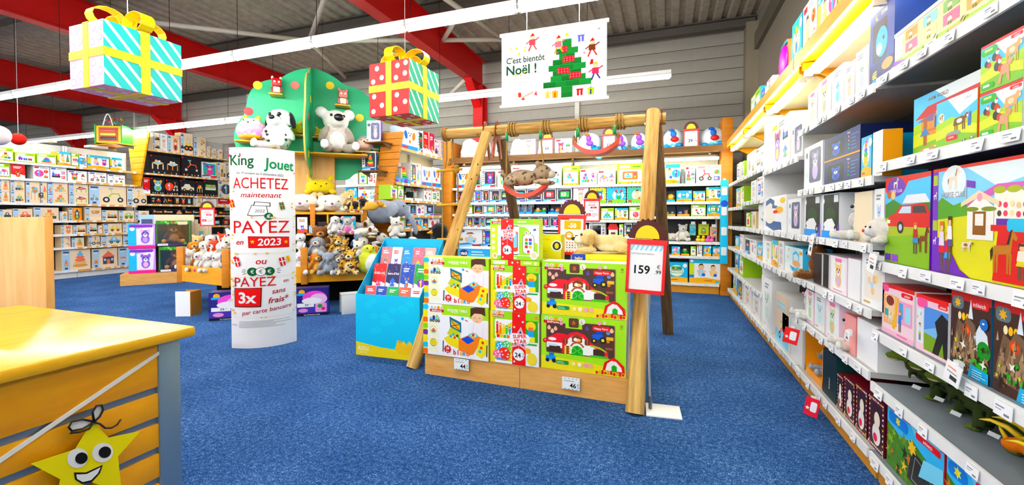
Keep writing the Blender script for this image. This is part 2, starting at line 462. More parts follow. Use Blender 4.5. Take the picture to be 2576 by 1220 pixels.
# ================================================================== printed boxes
BRI = ['#e8322e', '#f5c518', '#2aa84a', '#1f6fd0', '#f0822a', '#8a3fb0', '#18b4d8', '#ef5fa0']
PASTEL = ['#f3b7b2', '#f7dc9a', '#bfe0b0', '#b5d8ee', '#f2c59a', '#d9c2e6', '#e8d8c0']
WOODY = ['#d8a46a', '#e2b987', '#c98d52', '#e8806a', '#7fb6cf', '#9fbf6a', '#f0cf80', '#4a4a4e']
def pick(r, L): return L[r.randrange(len(L))]
def pic(cv, kind, x0, y0, x1, y1, r, pal=BRI):
    """a small printed picture of a toy"""
    c = cv.sub(x0, y0, x1, y1); a, b, d = pick(r, pal), pick(r, pal), pick(r, pal)
    if kind == 'animal':
        c.e(.5, .3, .3, .3, a); c.e(.5, .66, .27, .26, a); c.e(.26, .86, .11, .13, b); c.e(.74, .86, .11, .13, b)
        c.e(.5, .58, .14, .12, '#fff'); c.e(.5, .62, .05, .045, '#111'); c.e(.38, .72, .045, .05, '#111'); c.e(.62, .72, .045, .05, '#111'); c.e(.5, .26, .17, .18, d)
    elif kind == 'car':
        c.p([(.05, .25), (.95, .25), (.95, .5), (.74, .56), (.62, .8), (.3, .8), (.18, .54), (.05, .5)], a); c.p([(.34, .56), (.6, .56), (.55, .73), (.38, .73)], '#dff')
        for x in (.26, .74): c.o(x, .25, .15, '#1a1a1a'); c.o(x, .25, .07, d)
    elif kind == 'rings':
        for i in range(5): c.e(.5, .15 + .16 * i, .42 - .06 * i, .1, pal[(i + r.randrange(2)) % len(pal)])
        c.o(.5, .93, .07, a)
    elif kind == 'blocks':
        for i in range(3):
            for j in range(3 - i): c.r(.05 + .3 * j + .15 * i, .08 + .28 * i, .32 + .3 * j + .15 * i, .34 + .28 * i, pick(r, pal))
    elif kind == 'train':
        for i in range(3): c.r(.04 + .32 * i, .3, .32 + .32 * i, .58 + .1 * (i == 0), pick(r, pal)); c.o(.12 + .32 * i, .26, .1, '#222'); c.o(.26 + .32 * i, .26, .1, '#222')
        c.r(.1, .66, .2, .88, b)
    elif kind == 'table':
        c.p([(.05, .55), (.5, .4), (.97, .58), (.5, .75)], a); c.p([(.2, .57), (.5, .47), (.8, .59), (.5, .69)], b)
        for x in (.1, .5, .9): c.r(x - .04, .1, x + .04, .5, d)
        c.o(.38, .72, .09, pick(r, pal)); c.o(.62, .7, .08, pick(r, pal))
    elif kind == 'house':
        c.r(.15, .1, .85, .55, a); c.p([(.05, .55), (.95, .55), (.5, .92)], b); c.r(.4, .1, .6, .4, d); c.r(.22, .3, .34, .45, '#cdf'); c.r(.68, .3, .8, .45, '#cdf')
    elif kind == 'baby':
        c.e(.5, .3, .3, .3, pick(r, PASTEL)); c.o(.5, .7, .2, '#f4c8a4'); c.p([(.28, .72), (.34, .92), (.6, .96), (.74, .76), (.62, .84), (.4, .84)], '#3a2416')
        c.e(.28, .32, .08, .2, '#f4c8a4', a=.5); c.e(.74, .3, .08, .2, '#f4c8a4', a=-.5); c.o(.7, .16, .12, a)
    elif kind == 'ball':
        c.o(.5, .5, .38, a); c.e(.5, .5, .12, .38, b); c.o(.38, .62, .07, '#fff')
    elif kind == 'tool':
        c.rr(.1, .15, .9, .85, a, .1); c.rr(.2, .3, .62, .72, '#e8f4ff', .05); c.o(.76, .62, .08, b); c.o(.76, .38, .08, d); c.r(.26, .38, .56, .48, pick(r, pal)); c.o(.4, .6, .07, pick(r, pal))
    elif kind == 'trike':
        c.l([(.2, .25), (.45, .6), (.75, .6), (.85, .25)], .08, a); c.l([(.45, .6), (.4, .9)], .06, b); c.r(.3, .87, .5, .93, d)
        for x, q in ((.2, .18), (.82, .16)): c.o(x, .22, q, '#222'); c.o(x, .22, q * .5, '#ddd')
    elif kind == 'piano':
        c.p([(.04, .3), (.96, .3), (.9, .8), (.1, .8)], a); c.r(.1, .34, .9, .55, '#fff')
        for i in range(7): c.r(.17 + .1 * i, .43, .21 + .1 * i, .55, '#111')
        for i in range(4): c.o(.24 + .17 * i, .68, .07, pal[i % len(pal)])
    else:
        for i in range(6): c.o(r.uniform(.15, .85), r.uniform(.15, .85), r.uniform(.07, .16), pick(r, pal), 10)
TOYS = ['animal', 'car', 'rings', 'blocks', 'train', 'table', 'house', 'tool', 'trike', 'piano', 'ball', 'dots']
def lines(cv, x0, x1, y, n, dy, hh, c, r):
    for i in range(n):
        cv.r(x0, y - i * dy, x0 + (x1 - x0) * r.uniform(.55, 1), y - i * dy + hh, c)
def a_vt(cv, r, k=None, win='#23262c', band='#2f9fe0', base='#f7fbff'):
    """pale electronics box: dark window, oval badge, blue wave at the foot"""
    cv.r(0, 0, 1, 1, base); x0 = r.choice((.06, .22))
    cv.rr(x0, .2, .95, .93, win, .05); cv.p([(0, 0), (1, 0), (1, .2), (.7, .15), (.4, .24), (0, .17)], band); cv.p([(0, 0), (1, 0), (1, .09), (.5, .14), (0, .08)], '#bfe6fb')
    pic(cv, k or pick(r, TOYS), x0 + .08, .22, .9, .86, r); cv.e(.16, .89, .13, .07, '#16307c'); cv.t('vtech', .16, .89, .06, '#fff', .22)
    cv.rr(.6, .03, .95, .14, pick(r, ['#7b3fa8', '#e8322e', '#16307c']), .03)
    if x0 > .1:
        for i in range(4): cv.o(.11, .36 + .12 * i, .045, pick(r, BRI), 10)
def a_white(cv, r, k=None, n=3, logo='#d02a2a'):
    cv.r(0, 0, 1, 1, '#fbfbf9'); pic(cv, k or pick(r, TOYS), .1, .12, .6, .8, r); pic(cv, pick(r, TOYS), .64, .1, .92, .42, r); pic(cv, pick(r, TOYS), .64, .46, .92, .78, r)
    cv.rr(.06, .84, .34, .95, logo, .03); lines(cv, .42, .9, .9, 2, .06, .03, '#9aa', r)
def a_lime(cv, r, k=None):
    cv.r(0, 0, 1, 1, '#b5d832'); cv.rr(.06, .12, .94, .72, '#fffdf2', .05); pic(cv, k or pick(r, TOYS), .14, .14, .86, .7, r); cv.rr(.1, .78, .5, .93, '#fff', .04)
    cv.r(.6, .82, .9, .88, '#4a8a1e'); 
    for i in range(6): cv.o(.12 + .15 * i, .06, .035, pick(r, BRI), 8)
def a_yel(cv, r, k=None, top='#35bdd8'):
    cv.r(0, 0, 1, 1, '#fcfdfb'); cv.r(0, .82, 1, 1, top); cv.p([(0, 0), (1, 0), (1, .16), (.55, .24), (0, .2)], '#f3b52c'); cv.r(0, .22, .16, .82, '#c8d82a'); cv.r(0, .22, .16, .34, '#2f7fd0')
    pic(cv, 'baby', .2, .26, .58, .84, r); pic(cv, k or pick(r, TOYS), .6, .26, .95, .8, r); cv.o(.08, .91, .06, '#fff'); lines(cv, .5, .8, .09, 1, .1, .045, '#c87f10', r); cv.e(.9, .07, .06, .045, '#35bdd8')
def a_cyan(cv, r, k=None):
    cv.r(0, 0, 1, 1, '#2bb4e0'); cv.p([(0, 0), (1, 0), (1, .22), (.5, .3), (0, .2)], '#f3b52c'); cv.e(.45, .58, .36, .28, '#eef8ff'); pic(cv, k or pick(r, TOYS), .14, .26, .78, .92, r); cv.o(.86, .84, .1, '#fff'); lines(cv, .1, .5, .1, 1, .1, .05, '#a86a08', r)
def a_puz(cv, r, bg='#38b6e4', k='animal'):
    cv.r(0, 0, 1, 1, bg)
    for i in range(12):
        c = ['#fff', '#2a9fd8', '#f4d020', '#222'][i % 4]; cv.r(i / 12, 0, (i + .55) / 12, .05, c); cv.r(i / 12, .95, (i + .55) / 12, 1, c); cv.r(0, i / 12, .04, (i + .5) / 12, c); cv.r(.96, i / 12, 1, (i + .5) / 12, c)
    cv.e(.6, .5, .3, .3, '#fff'); pic(cv, k, .35, .2, .92, .85, r); cv.p([(.04, .05), (.96, .05), (.96, .2), (.5, .28), (.04, .16)], '#8cc83c'); cv.rr(.08, .08, .3, .2, '#e8502a', .04)
def a_wood(cv, r, k=None, sp='#b3d0e6', base='#efdcc2'):
    """wooden-toy box: tan board with a pale blue strip"""
    cv.r(0, 0, 1, 1, base); s = r.choice((0, .02)); cv.r(s, 0, s + .26, 1, sp); cv.r(s + .03, .84, s + .23, .92, '#47506a'); cv.r(s + .03, .76, s + .2, .8, '#fff')
    pic(cv, k or pick(r, TOYS), s + .03, .2, s + .23, .55, r, WOODY); pic(cv, k or pick(r, TOYS), .32, .08, .95, .92, r, WOODY); cv.r(s + .08, .05, s + .18, .14, '#384878')
def a_black(cv, r, k=None, n=2):
    """black box with wooden toys, small round badges and a red dot"""
    cv.r(0, 0, 1, 1, '#15151a')
    for i in range(n):
        pic(cv, k or pick(r, TOYS), .06 + i * .94 / n, .18, (i + 1) * .94 / n, .88, r, ['#f0b23a', '#e8c088', '#d98a4a', '#8fc6d8', '#e05a4a', '#efe3cc', '#7fae5a'])
    cv.o(.06, .93, .045, '#d8202c', 10)
    for i in range(5): cv.o(.12 + .19 * i + r.uniform(-.03, .03), .08, .035, pick(r, ['#f2ead8', '#e8a87a', '#9fd0dc', '#e86a5a']), 8)
def a_dogtoy(cv, r, k=None):
    cv.r(0, 0, 1, 1, '#eef6fd'); cv.r(0, 0, 1, .2, '#2a86d0'); cv.rr(.08, .24, .92, .95, '#cfe8f8', .05); c = cv.sub(.12, .2, .9, .96)
    c.e(.5, .28, .3, .28, '#f4ead8'); c.e(.5, .66, .3, .27, '#f7e3c2'); c.e(.2, .6, .12, .26, '#1d56b8', a=.3); c.e(.8, .6, .12, .26, '#b8743a', a=-.3); c.e(.5, .56, .14, .1, '#fff'); c.e(.5, .6, .06, .05, '#c81e2a'); c.o(.4, .73, .05, '#111'); c.o(.6, .73, .05, '#111'); c.o(.5, .24, .11, pick(r, BRI)); cv.rr(.06, .05, .4, .15, '#d8202c', .03)
def a_pink(cv, r, k=None):
    cv.r(0, 0, 1, 1, '#fbe9f0'); cv.rr(.08, .1, .92, .9, '#fff', .06); pic(cv, k or 'animal', .2, .14, .8, .84, r, PASTEL); cv.rr(.3, .85, .7, .95, '#e88aa8', .03); lines(cv, .2, .8, .05, 1, .1, .03, '#d8a0b4', r)
def a_bb(cv, r, k=None, pal=PASTEL):
    """white baby-care box with a soft picture"""
    cv.r(0, 0, 1, 1, '#fdfcfa'); cv.rr(.12, .16, .88, .74, pick(r, ['#f6ede2', '#eaf4f6', '#f7e6ea', '#eef0e6']), .05); pic(cv, k or 'animal', .22, .18, .78, .72, r, pal); lines(cv, .2, .8, .86, 2, .06, .035, '#8a8f96', r); cv.r(.1, .06, .4, .1, '#c9a06a')
def a_navy(cv, r, k=None):
    cv.r(0, 0, 1, 1, '#132a63'); cv.r(0, 0, 1, .07, '#f0962a'); cv.rr(.1, .16, .6, .82, '#060b1c', .16); pic(cv, 'animal', .18, .18, .55, .72, r, ['#2a5cc0', '#5f8fe0', '#1a3f96']); cv.t('Pababo', .72, .88, .07, '#fff', .4)
    for i, c in enumerate(['#f0b0c8', '#f2b43a', '#5fb4f0', '#4ac07a']): cv.star(.72, .72 - .15 * i, .06, c)
    lines(cv, .78, .97, .74, 5, .13, .02, '#6f8fd0', r)
def a_grey(cv, r, k=None):
    cv.r(0, 0, 1, 1, '#eef0f2'); cv.rr(.3, .14, .92, .9, '#5a5f78', .08); pic(cv, k or 'animal', .38, .2, .86, .84, r, ['#c8b8dc', '#e8d0d8', '#8a8fb0']); cv.o(.16, .8, .1, '#fff'); cv.o(.16, .8, .075, '#5a5f78'); cv.o(.16, .35, .1, '#cfe4f4')
def a_plain(cv, r, k=None, c='#f6f5f2'): cv.r(0, 0, 1, 1, c); lines(cv, .2, .6, .5, 2, .1, .03, '#c9c6c0', r)
def a_book(cv, r, c='#c81e2a', t='', c2='#fff', k='star'):
    cv.r(0, 0, 1, 1, c); cv.p([(0, 0), (1, 0), (1, .22), (.6, .3), (.3, .22), (0, .28)], c2)
    if t: cv.t(t, .5, .62, .09, c2, .86, .01)
    else: lines(cv, .18, .82, .8, 2, .09, .05, c2, r)
    pic(cv, k, .25, .08, .75, .5, r)
    for i in range(6): cv.o(r.uniform(.08, .92), r.uniform(.5, .95), .015, '#fff', 6)

SIDE = {'a_black': '#101014', 'a_wood': '#dcbf98', 'a_navy': '#0f2150', 'a_lime': '#9cc428', 'a_cyan': '#249cc4', 'a_yel': '#f0b83a', 'a_dogtoy': '#d7e6f2', 'a_pink': '#f4d3df'}
def box_mesh(w, h, d, art, seed=0, side=None, top=None, name='toy_box', mat='card', tilt=0, **kw):
    """printed carton, its front at y=0 facing -y, foot at z=0, centred in x"""
    key = (round(w, 3), round(h, 3), round(d, 3), getattr(art, '__name__', id(art)), seed, side, tuple(sorted(kw.items())))
    if key in MESHES: return MESHES[key]
    r = random.Random(seed * 7919 + 13); cv = Cv(w, h); art(cv, r, **kw)
    s = side or SIDE.get(getattr(art, '__name__', ''), '#e9e7e2'); s2 = top or s
    mb = MB(); mb.box(-w / 2, w / 2, 0, d, 0, h, s, cols=(s, s2, s, s, s, s))
    cv.into(mb, lambda x, y, q: (x - w / 2, -q, y))
    MESHES[key] = mb.mesh(name, mat)
    return MESHES[key]

# ================================================================== shelving
class Run:
    def __init__(s, ox, oy, th, axis, plane): s.o, s.th, s.axis, s.plane = (ox, oy), R(th), axis, plane
    def w(s, x, y, z=0):
        c, n = math.cos(s.th), math.sin(s.th)
        return (s.o[0] + x * c - y * n, s.o[1] + x * n + y * c, z)
    def pt(s, u, v): return at(u, v, **{s.axis: s.plane})
    def lx(s, u, v=546):
        p = s.pt(u, v)
        return p.x if s.th == 0 else (-p.y if s.th < 0 else p.y)
RB = Run(0, 8.25, 0, 'y', 8.25)
RR = Run(1.0, 0, -90, 'x', 1.0)
RL = Run(-12.4, 0, 90, 'x', -12.4)
RS = Run(-4.5, 0, 90, 'x', -4.5)

UNITS = []
TAGM = {}
def tagmesh(c='#fdfdfb', w=.06, h=.036, mk=True):
    k = (c, w, h)
    if k not in TAGM:
        mb = MB(); mb.box(-w / 2, w / 2, -.003, 0, -h, 0, c)
        if mk:
            cv = Cv(w, h); cv.r(.1, .62, .6, .72, '#8a8f96'); cv.r(.1, .42, .45, .5, '#a8acb2'); cv.r(.6, .16, .9, .32, '#7a7d82'); cv.into(mb, lambda x, y, q: (x - w / 2, -.003 - q, y - h))
        TAGM[k] = mb.mesh('price_tag', 'paper')
    return TAGM[k]
RAILS = {}
def unit(run, x0, x1, zs, label, depth=.42, back='#e9e6df', top=2.1, base=.12, shelf='#f4f3ef', post='#dcd9d2', rail='#f7f6f2', seed=1, tags=5, basecol='#f2f0ea', backs=None, group='shelving units', oak=False, cat='shelving', baseMat='paint', nm='shelving_unit'):
    """one bay of shop shelving: back panel, uprights, shelves with price rails and price tags"""
    r = random.Random(seed)
    L = x1 - x0
    UNITS.append((run, x0, x1, sorted(zs) + [9]))
    e = empty(nm, run.w((x0 + x1) / 2, 0), run.th, label, cat, group)
    for za, zb, c in (backs or [(base, top, back)]): B('back_panel', -L / 2, L / 2, depth, depth + .03, za, zb, c, 'paint', e)
    for s in (-1, 1): B('upright', s * (L / 2 - .02) - .016, s * (L / 2 - .02) + .016, depth - .05, depth, 0, top, post, 'metal', e)
    if base: B('base_plinth', -L / 2 + .005, L / 2 - .005, .03, depth, 0, base, basecol, baseMat, e)
    for z in zs:
        d0 = 0
        s = B('shelf', -L / 2 + .004, L / 2 - .004, 0, depth, z - .03, z, shelf, 'paint', e)
        lip = B('price_rail', -L / 2 + .004, L / 2 - .004, -.012, -.001, z - .045, z + .004, rail if not oak else '#e2b47a', 'paint', s)
        n = max(1, int(tags * L / 1.3 + r.uniform(-1, 1)))
        for i in range(n):
            x = -L / 2 + L * (i + r.uniform(.25, .75)) / n
            if abs(x) < L / 2 - .05: inst('price_tag', tagmesh(w=r.choice((.06, .06, .075)), h=r.choice((.036, .045))), s, (x, -.016, z - .002), (R(r.uniform(-12, 0)), 0, 0))
    return e

DESC = {a_vt: 'blue and white electronic toy box', a_white: 'white toy box with printed pictures', a_lime: 'lime green toy box', a_yel: 'white baby toy box with yellow foot', a_cyan: 'cyan and yellow toy box',
        a_puz: 'foam puzzle pack with notched border', a_wood: 'tan wooden-toy box with blue strip', a_black: 'black wooden-toy box', a_dogtoy: 'boxed puppy toy with blue ear', a_pink: 'pale pink baby box', a_bb: 'white baby gift box',
        a_navy: 'navy blue night-light box', a_grey: 'white box with grey panel', a_plain: 'plain carton', a_book: 'printed picture book'}
NAMES = {a_puz: 'foam_puzzle', a_book: 'picture_book'}
SEED = [100]
def place(run, lx, z, o, inset=.025, rz=0):
    o.location = run.w(lx, inset, z); o.rotation_euler = (0, 0, run.th + rz)
def row(run, z, items, phrase, group, depth=.24, inset=.025, cat='toy box'):
    """toy boxes standing side by side on one shelf: (u0, u1, v of the top, art, options)"""
    out = []
    for i, it in enumerate(items):
        u0, u1, vt, art = it[:4]; kw = dict(it[4]) if len(it) > 4 else {}
        x0, x1 = sorted((run.lx(u0), run.lx(u1))); w = max(.03, x1 - x0 - .006)
        h = max(.05, run.pt((u0 + u1) / 2, vt).z - z)
        for ru, a, b, zz in UNITS:
            if ru is run and a <= (x0 + x1) / 2 <= b: h = min(h, min([q for q in zz if q > z + .05]) - .05 - z)
        st = kw.pop('st', 1); d = kw.pop('d', depth); desc = kw.pop('desc', None); side = kw.pop('side', None); SEED[0] += 1; sd = kw.pop('sd', SEED[0]); dy = kw.pop('dy', 0); top = kw.pop('top', None)
        rz = kw.pop('rz', 0)
        hs = h / st
        for j in range(st):
            me = box_mesh(w, hs - .002, d, art, sd, side, top, **kw)
            o = inst(NAMES.get(art, 'toy_box'), me)
            place(run, (x0 + x1) / 2, z + .0015 + j * hs, o, inset + dy, R(rz))
            lab = desc or DESC.get(art, 'printed toy box')
            pos = '' if st == 1 else (' lower' if j == 0 else (' upper' if j == 1 else ' topmost'))
            tag(o, f'{lab},{pos} {ordn(i)} along {phrase}', cat, group)
            out.append(o)
    return out

# ------------------------------------------------------------------ back wall
bz = {'l': [.18, .72, 1.14, 1.41, 1.65, 1.96], 'm': [.18, .6, .97, 1.29, 1.6, 1.96], 'r': [.18, .66, .91, 1.36, 1.62, 1.94]}
DK = '#1b1a1c'
for i, (a, b, k, lab) in enumerate(((-4.3, -3.0, 'l', 'white shelving bay beside the rope ladder on the back wall'), (-3.0, -1.7, 'l', 'white shelving bay behind the tan cat on the swing'),
                                    (-1.7, -.4, 'm', 'white shelving bay behind the price signs on the back wall'), (-.4, .88, 'r', 'black-backed shelving bay by the orange corner post'))):
    unit(RB, a, b, bz[k], lab, seed=10 + i, depth=.45, backs=[(.12, 1.95, DK), (1.95, 2.49, '#f1efe9')], top=2.49, base=.15, basecol='#d79a4e', baseMat='beech' if False else 'paint', post='#cfccc5')
# long brown board over the bays with tube lamps under it
e = empty('display_ledge', RB.w(0, 0), 0, 'long brown board shelf above the lamps on the back wall', 'shelf')
B('board', -4.29, .88, -.12, .45, 2.5, 2.53, mat='brown_board', parent=e); B('front_edge', -4.3, .9, -.14, -.12, 2.47, 2.58, mat='brown_board', parent=e)
for x in (-4.0, -2.9, -1.7, -.4, .7): B('bracket', x - .015, x + .015, -.1, -.02, 2.44, 2.5, mat='brown_board', parent=e)
def corn_lamp(parent_run, x, y, z, L, label, warm='tube_warm'):
    e = empty('shelf_lamp', parent_run.w(x, y, z), parent_run.th, label, 'lamp', 'tube lamps above shelves')
    B('lamp_housing', -L / 2, L / 2, .03, .09, 0, .045, '#fbf7ea', 'paint', e)
    mb = MB(); mb.tube([(-L / 2 + .03, 0, .005), (L / 2 - .03, 0, .005)], .016, 8); mb.build('lamp_tube', warm, e, smooth=True)
    for s in (-1, 1): B('lamp_socket', s * (L / 2 - .02) - .012, s * (L / 2 - .02) + .012, -.016, .04, -.015, .03, '#efe9d8', 'plastic', e)
for i, (a, b) in enumerate(((-4.25, -3.02), (-2.98, -1.72), (-1.68, -.42), (-.38, .86))):
    corn_lamp(RB, (a + b) / 2, .02, 2.36, b - a, f'warm white tube lamp over the {ordn(i)} back wall bay from the rope ladder')
# orange end walls
def panel(name, x0, x1, y0, y1, z0, z1, mat, label, cat='panel', kind=None):
    o = B(name, x0, x1, y0, y1, z0, z1, mat=mat, bev=.006); return tag(o, label, cat, kind=kind)
e = empty('corner_post', (.985, 8.22, 0), 0, 'orange wooden corner post between back and side shelving', 'post')
B('post_face', -.095, .075, -.02, .5, 0, 3.05, mat='orange_wood', parent=e, bev=.005); B('post_foot', -.1, .08, -.03, .5, 0, .06, mat='orange_wood', parent=e)
e = empty('side_panel_post', (-4.4, 8.22, 0), 0, 'orange wooden end panel beside the hanging rope ladder', 'post')
B('post_face', -.09, .09, -.02, .5, 0, 2.95, mat='orange_wood', parent=e, bev=.005); B('post_foot', -.095, .095, -.03, .5, 0, .06, mat='orange_wood', parent=e)
# cyan hanging strip on the corner post
e = empty('hanging_strip', (.93, 8.16, 0), 0, 'tall cyan printed strip hanging beside the orange corner post', 'sign')
mb = MB(); mb.box(-.06, .06, -.006, 0, .55, 1.98, '#3cc4f0'); cv = Cv(.12, 1.43)
for k in range(4): cv.rr(.15, .1 + .24 * k, .85, .2 + .24 * k, '#fff', .01)
cv.o(.5, .72, .04, '#1f55c8'); cv.into(mb, lambda x, y, q: (x - .06, -.006 - q, y + .55)); mb.build('strip', 'card', e)
B('clip', -.02, .02, -.002, .04, 1.97, 2.01, '#ddd', 'metal', e)

G = 'toy boxes on the back wall'
row(RB, 1.96, [(1147, 1181, 428, a_dogtoy), (1184, 1208, 432, a_vt), (1210, 1247, 428, a_vt, {'k': 'animal', 'band': '#35b4e8'}), (1250, 1283, 428, a_white), (1285, 1346, 416, a_white, {'k': 'table'}), (1347, 1412, 417, a_white, {'k': 'table'}),
               (1415, 1455, 417, a_lime), (1457, 1501, 425, a_white, {'k': 'blocks'}), (1502, 1548, 428, a_white), (1551, 1618, 411, a_lime, {'k': 'tool'})], 'top back wall shelf under the lamps', G)
row(RB, 1.94, [(1645, 1664, 420, a_white), (1667, 1710, 413, a_yel), (1713, 1721, 425, a_plain, {'c': '#7f8890'}), (1723, 1748, 418, a_white, {'k': 'blocks'}), (1750, 1818, 415, a_white, {'logo': '#e8a0a0'})], 'top shelf of the black-backed bay', G)
row(RB, 1.65, [(1146, 1166, 476, a_vt), (1168, 1188, 478, a_vt), (1190, 1209, 476, a_vt, {'win': '#5a5fc0'}), (1211, 1229, 476, a_vt, {'k': 'animal'}), (1231, 1256, 472, a_vt, {'k': 'table'}), (1258, 1282, 473, a_vt),
               (1285, 1322, 474, a_vt, {'band': '#35b4e8'}), (1324, 1362, 474, a_vt), (1365, 1398, 474, a_vt, {'k': 'tool'}), (1400, 1438, 472, a_vt, {'k': 'tool'})], 'second back wall shelf from the ladder', G)
row(RB, 1.6, [(1441, 1480, 470, a_pink), (1482, 1524, 469, a_puz, {'bg': '#f2d420'}), (1525, 1574, 468, a_puz), (1576, 1618, 468, a_puz, {'bg': '#58b89c', 'k': 'baby'}), (1621, 1640, 470, a_puz)], 'second shelf behind the price signs', G)
row(RB, 1.62, [(1658, 1673, 478, a_vt), (1701, 1741, 479, a_cyan, {'k': 'animal'}), (1743, 1774, 480, a_yel), (1776, 1818, 470, a_yel, {'k': 'animal'})], 'second shelf of the black-backed bay', G)
row(RB, 1.41, [(1170, 1187, 514, a_lime), (1191, 1214, 511, a_vt, {'band': '#e05a4a'}), (1216, 1247, 511, a_vt, {'win': '#2a8a7a', 'k': 'tool'}), (1249, 1264, 514, a_vt), (1266, 1281, 512, a_vt), (1410, 1438, 512, a_vt)], 'third back wall shelf from the ladder', G)
row(RB, 1.29, [(1440, 1474, 524, a_white), (1476, 1509, 520, a_lime), (1511, 1544, 523, a_lime, {'k': 'blocks'}), (1546, 1580, 523, a_yel, {'k': 'animal'}), (1582, 1616, 520, a_lime, {'k': 'ball'})], 'third shelf behind the price signs', G)
row(RB, 1.36, [(1738, 1776, 514, a_lime, {'k': 'dots'}), (1778, 1817, 511, a_cyan, {'k': 'tool'})], 'third shelf of the black-backed bay', G)
row(RB, 1.14, [(1147, 1170, 544, a_vt), (1172, 1188, 543, a_vt, {'band': '#e8822a'}), (1190, 1205, 543, a_vt, {'band': '#e8822a'}), (1207, 1216, 546, a_vt, {'win': '#444a55'}), (1218, 1243, 541, a_vt, {'k': 'piano'}), (1245, 1268, 543, a_vt), (1270, 1300, 543, a_vt), (1302, 1330, 543, a_vt), (1332, 1356, 543, a_vt), (1358, 1381, 543, a_vt, {'k': 'animal'}), (1383, 1407, 543, a_vt, {'k': 'animal'}), (1409, 1437, 543, a_vt)], 'fourth back wall shelf from the ladder', G)
row(RB, .97, [(1442, 1476, 565, a_white), (1557, 1568, 564, a_lime), (1570, 1590, 562, a_vt, {'band': '#f3b52c'}), (1592, 1618, 562, a_yel)], 'fourth shelf behind the price signs', G)
row(RB, .72, [(1150, 1212, 572, a_vt, {'win': '#f3f4f6', 'k': 'baby'}), (1214, 1234, 575, a_vt, {'win': '#1d56b8'}), (1236, 1290, 572, a_vt), (1292, 1350, 574, a_white), (1352, 1436, 583, a_vt, {'k': 'baby'})], 'fifth back wall shelf from the ladder', G)
row(RB, .66, [(1690, 1712, 620, a_cyan), (1738, 1752, 620, a_lime), (1754, 1768, 618, a_white), (1770, 1791, 618, a_cyan, {'k': 'ball'}), (1793, 1817, 620, a_cyan, {'k': 'baby'})], 'fifth shelf of the black-backed bay', G)
row(RB, .18, [(1660, 1678, 664, a_cyan), (1680, 1732, 660, a_cyan, {'k': 'piano'}), (1735, 1814, 650, a_yel, {'k': 'baby'})], 'floor shelf of the black-backed bay', G)

# ------------------------------------------------------------------ side shelving behind the tree
for i, (a, b, lab) in enumerate(((6.5, 7.34, 'white shelving bay next to the slatted orange end panel'), (7.34, 8.18, 'white shelving bay in the corner by the rope ladder'))):
    unit(RS, a, b, [.18, .6, .85, 1.13, 1.38, 1.66, 1.97, 2.6], lab, seed=30 + i, depth=.28, back='#e6d3b2', top=2.75, base=.15, backs=[(.15, 1.95, '#2a2522'), (1.95, 2.75, '#ecdcbf')], oak=True)
G = 'toys on the corner shelving'
row(RS, 2.6, [(1013, 1055, 322, a_dogtoy), (1056, 1067, 330, a_vt), (1068, 1082, 332, a_book, {'c': '#d8262e'}), (1083, 1096, 336, a_book, {'c': '#c81e5a'}), (1097, 1108, 352, a_white), (1109, 1119, 354, a_pink)], 'top corner shelf behind the tree', G)
row(RS, 1.97, [(1037, 1050, 410, a_vt, {'k': 'rings'}), (1051, 1062, 412, a_white, {'k': 'rings'}), (1064, 1089, 420, a_dogtoy), (1090, 1111, 422, a_dogtoy)], 'second corner shelf behind the tree', G)
row(RS, 1.66, [(985, 1003, 465, a_lime), (1004, 1019, 465, a_lime, {'k': 'blocks'}), (1069, 1088, 474, a_white), (1089, 1109, 474, a_white, {'k': 'tool'})], 'third corner shelf behind the tree', G)
row(RS, 1.38, [(994, 1010, 515, a_vt), (1011, 1030, 514, a_cyan), (1031, 1050, 514, a_vt), (1051, 1070, 514, a_white), (1071, 1094, 514, a_vt, {'k': 'tool'})], 'fourth corner shelf behind the tree', G)
row(RS, 1.13, [(1000, 1020, 548, a_lime), (1021, 1042, 547, a_vt, {'k': 'rings'}), (1043, 1062, 547, a_cyan), (1063, 1080, 547, a_vt), (1081, 1108, 546, a_white)], 'fifth corner shelf behind the tree', G)
row(RS, .6, [(1012, 1034, 585, a_white), (1036, 1062, 583, a_yel), (1064, 1086, 584, a_vt), (1088, 1112, 584, a_vt, {'win': '#2a5fc0'})], 'sixth corner shelf behind the tree', G)

# ------------------------------------------------------------------ left wall
L1 = [.17, .68, .97, 1.27, 1.64, 2.14, 2.47]
for i, (a, b, lab) in enumerate(((3.3, 4.55, 'white shelving bay of wooden toys, first behind the tan partition'), (4.55, 5.8, 'white shelving bay of wooden toys, second behind the tan partition'), (5.8, 6.98, 'white shelving bay of wooden toys beside the bear boxes'))):
    unit(RL, a, b, L1, lab, seed=50 + i, depth=.45, back='#c9c4bb', top=2.95, base=.15, backs=[(.15, 1.64, '#3a3632'), (1.64, 2.47, '#cfc8bc'), (2.47, 2.95, '#faf9f6')], tags=7, oak=(i == 2))
L2 = [.17, .65, 1.1, 1.4, 1.68, 1.94, 2.47, 3.08]
for i, (a, b, lab) in enumerate(((7.15, 8.35, 'tall dark shelving bay of black toy boxes beside the slatted panel'), (8.35, 9.55, 'tall dark shelving bay behind the printed column'))):
    unit(RL, a, b, L2, lab, seed=60 + i, depth=.45, top=3.6, base=.15, backs=[(.15, 2.47, '#141315'), (2.47, 3.07, '#6f675c'), (3.07, 3.6, '#fbfaf7')], tags=7, oak=True)
G = 'wooden toy boxes on the long wall'
row(RL, 2.47, [(0, 40, 372, a_lime), (42, 95, 385, a_lime, {'k': 'train'}), (97, 147, 388, a_lime), (149, 183, 382, a_yel), (184, 203, 385, a_lime), (204, 223, 387, a_white), (224, 279, 392, a_yel, {'k': 'animal', 'top': '#f2d43a'}), (281, 312, 397, a_yel, {'k': 'car'})], 'top shelf above the tan partition', G)
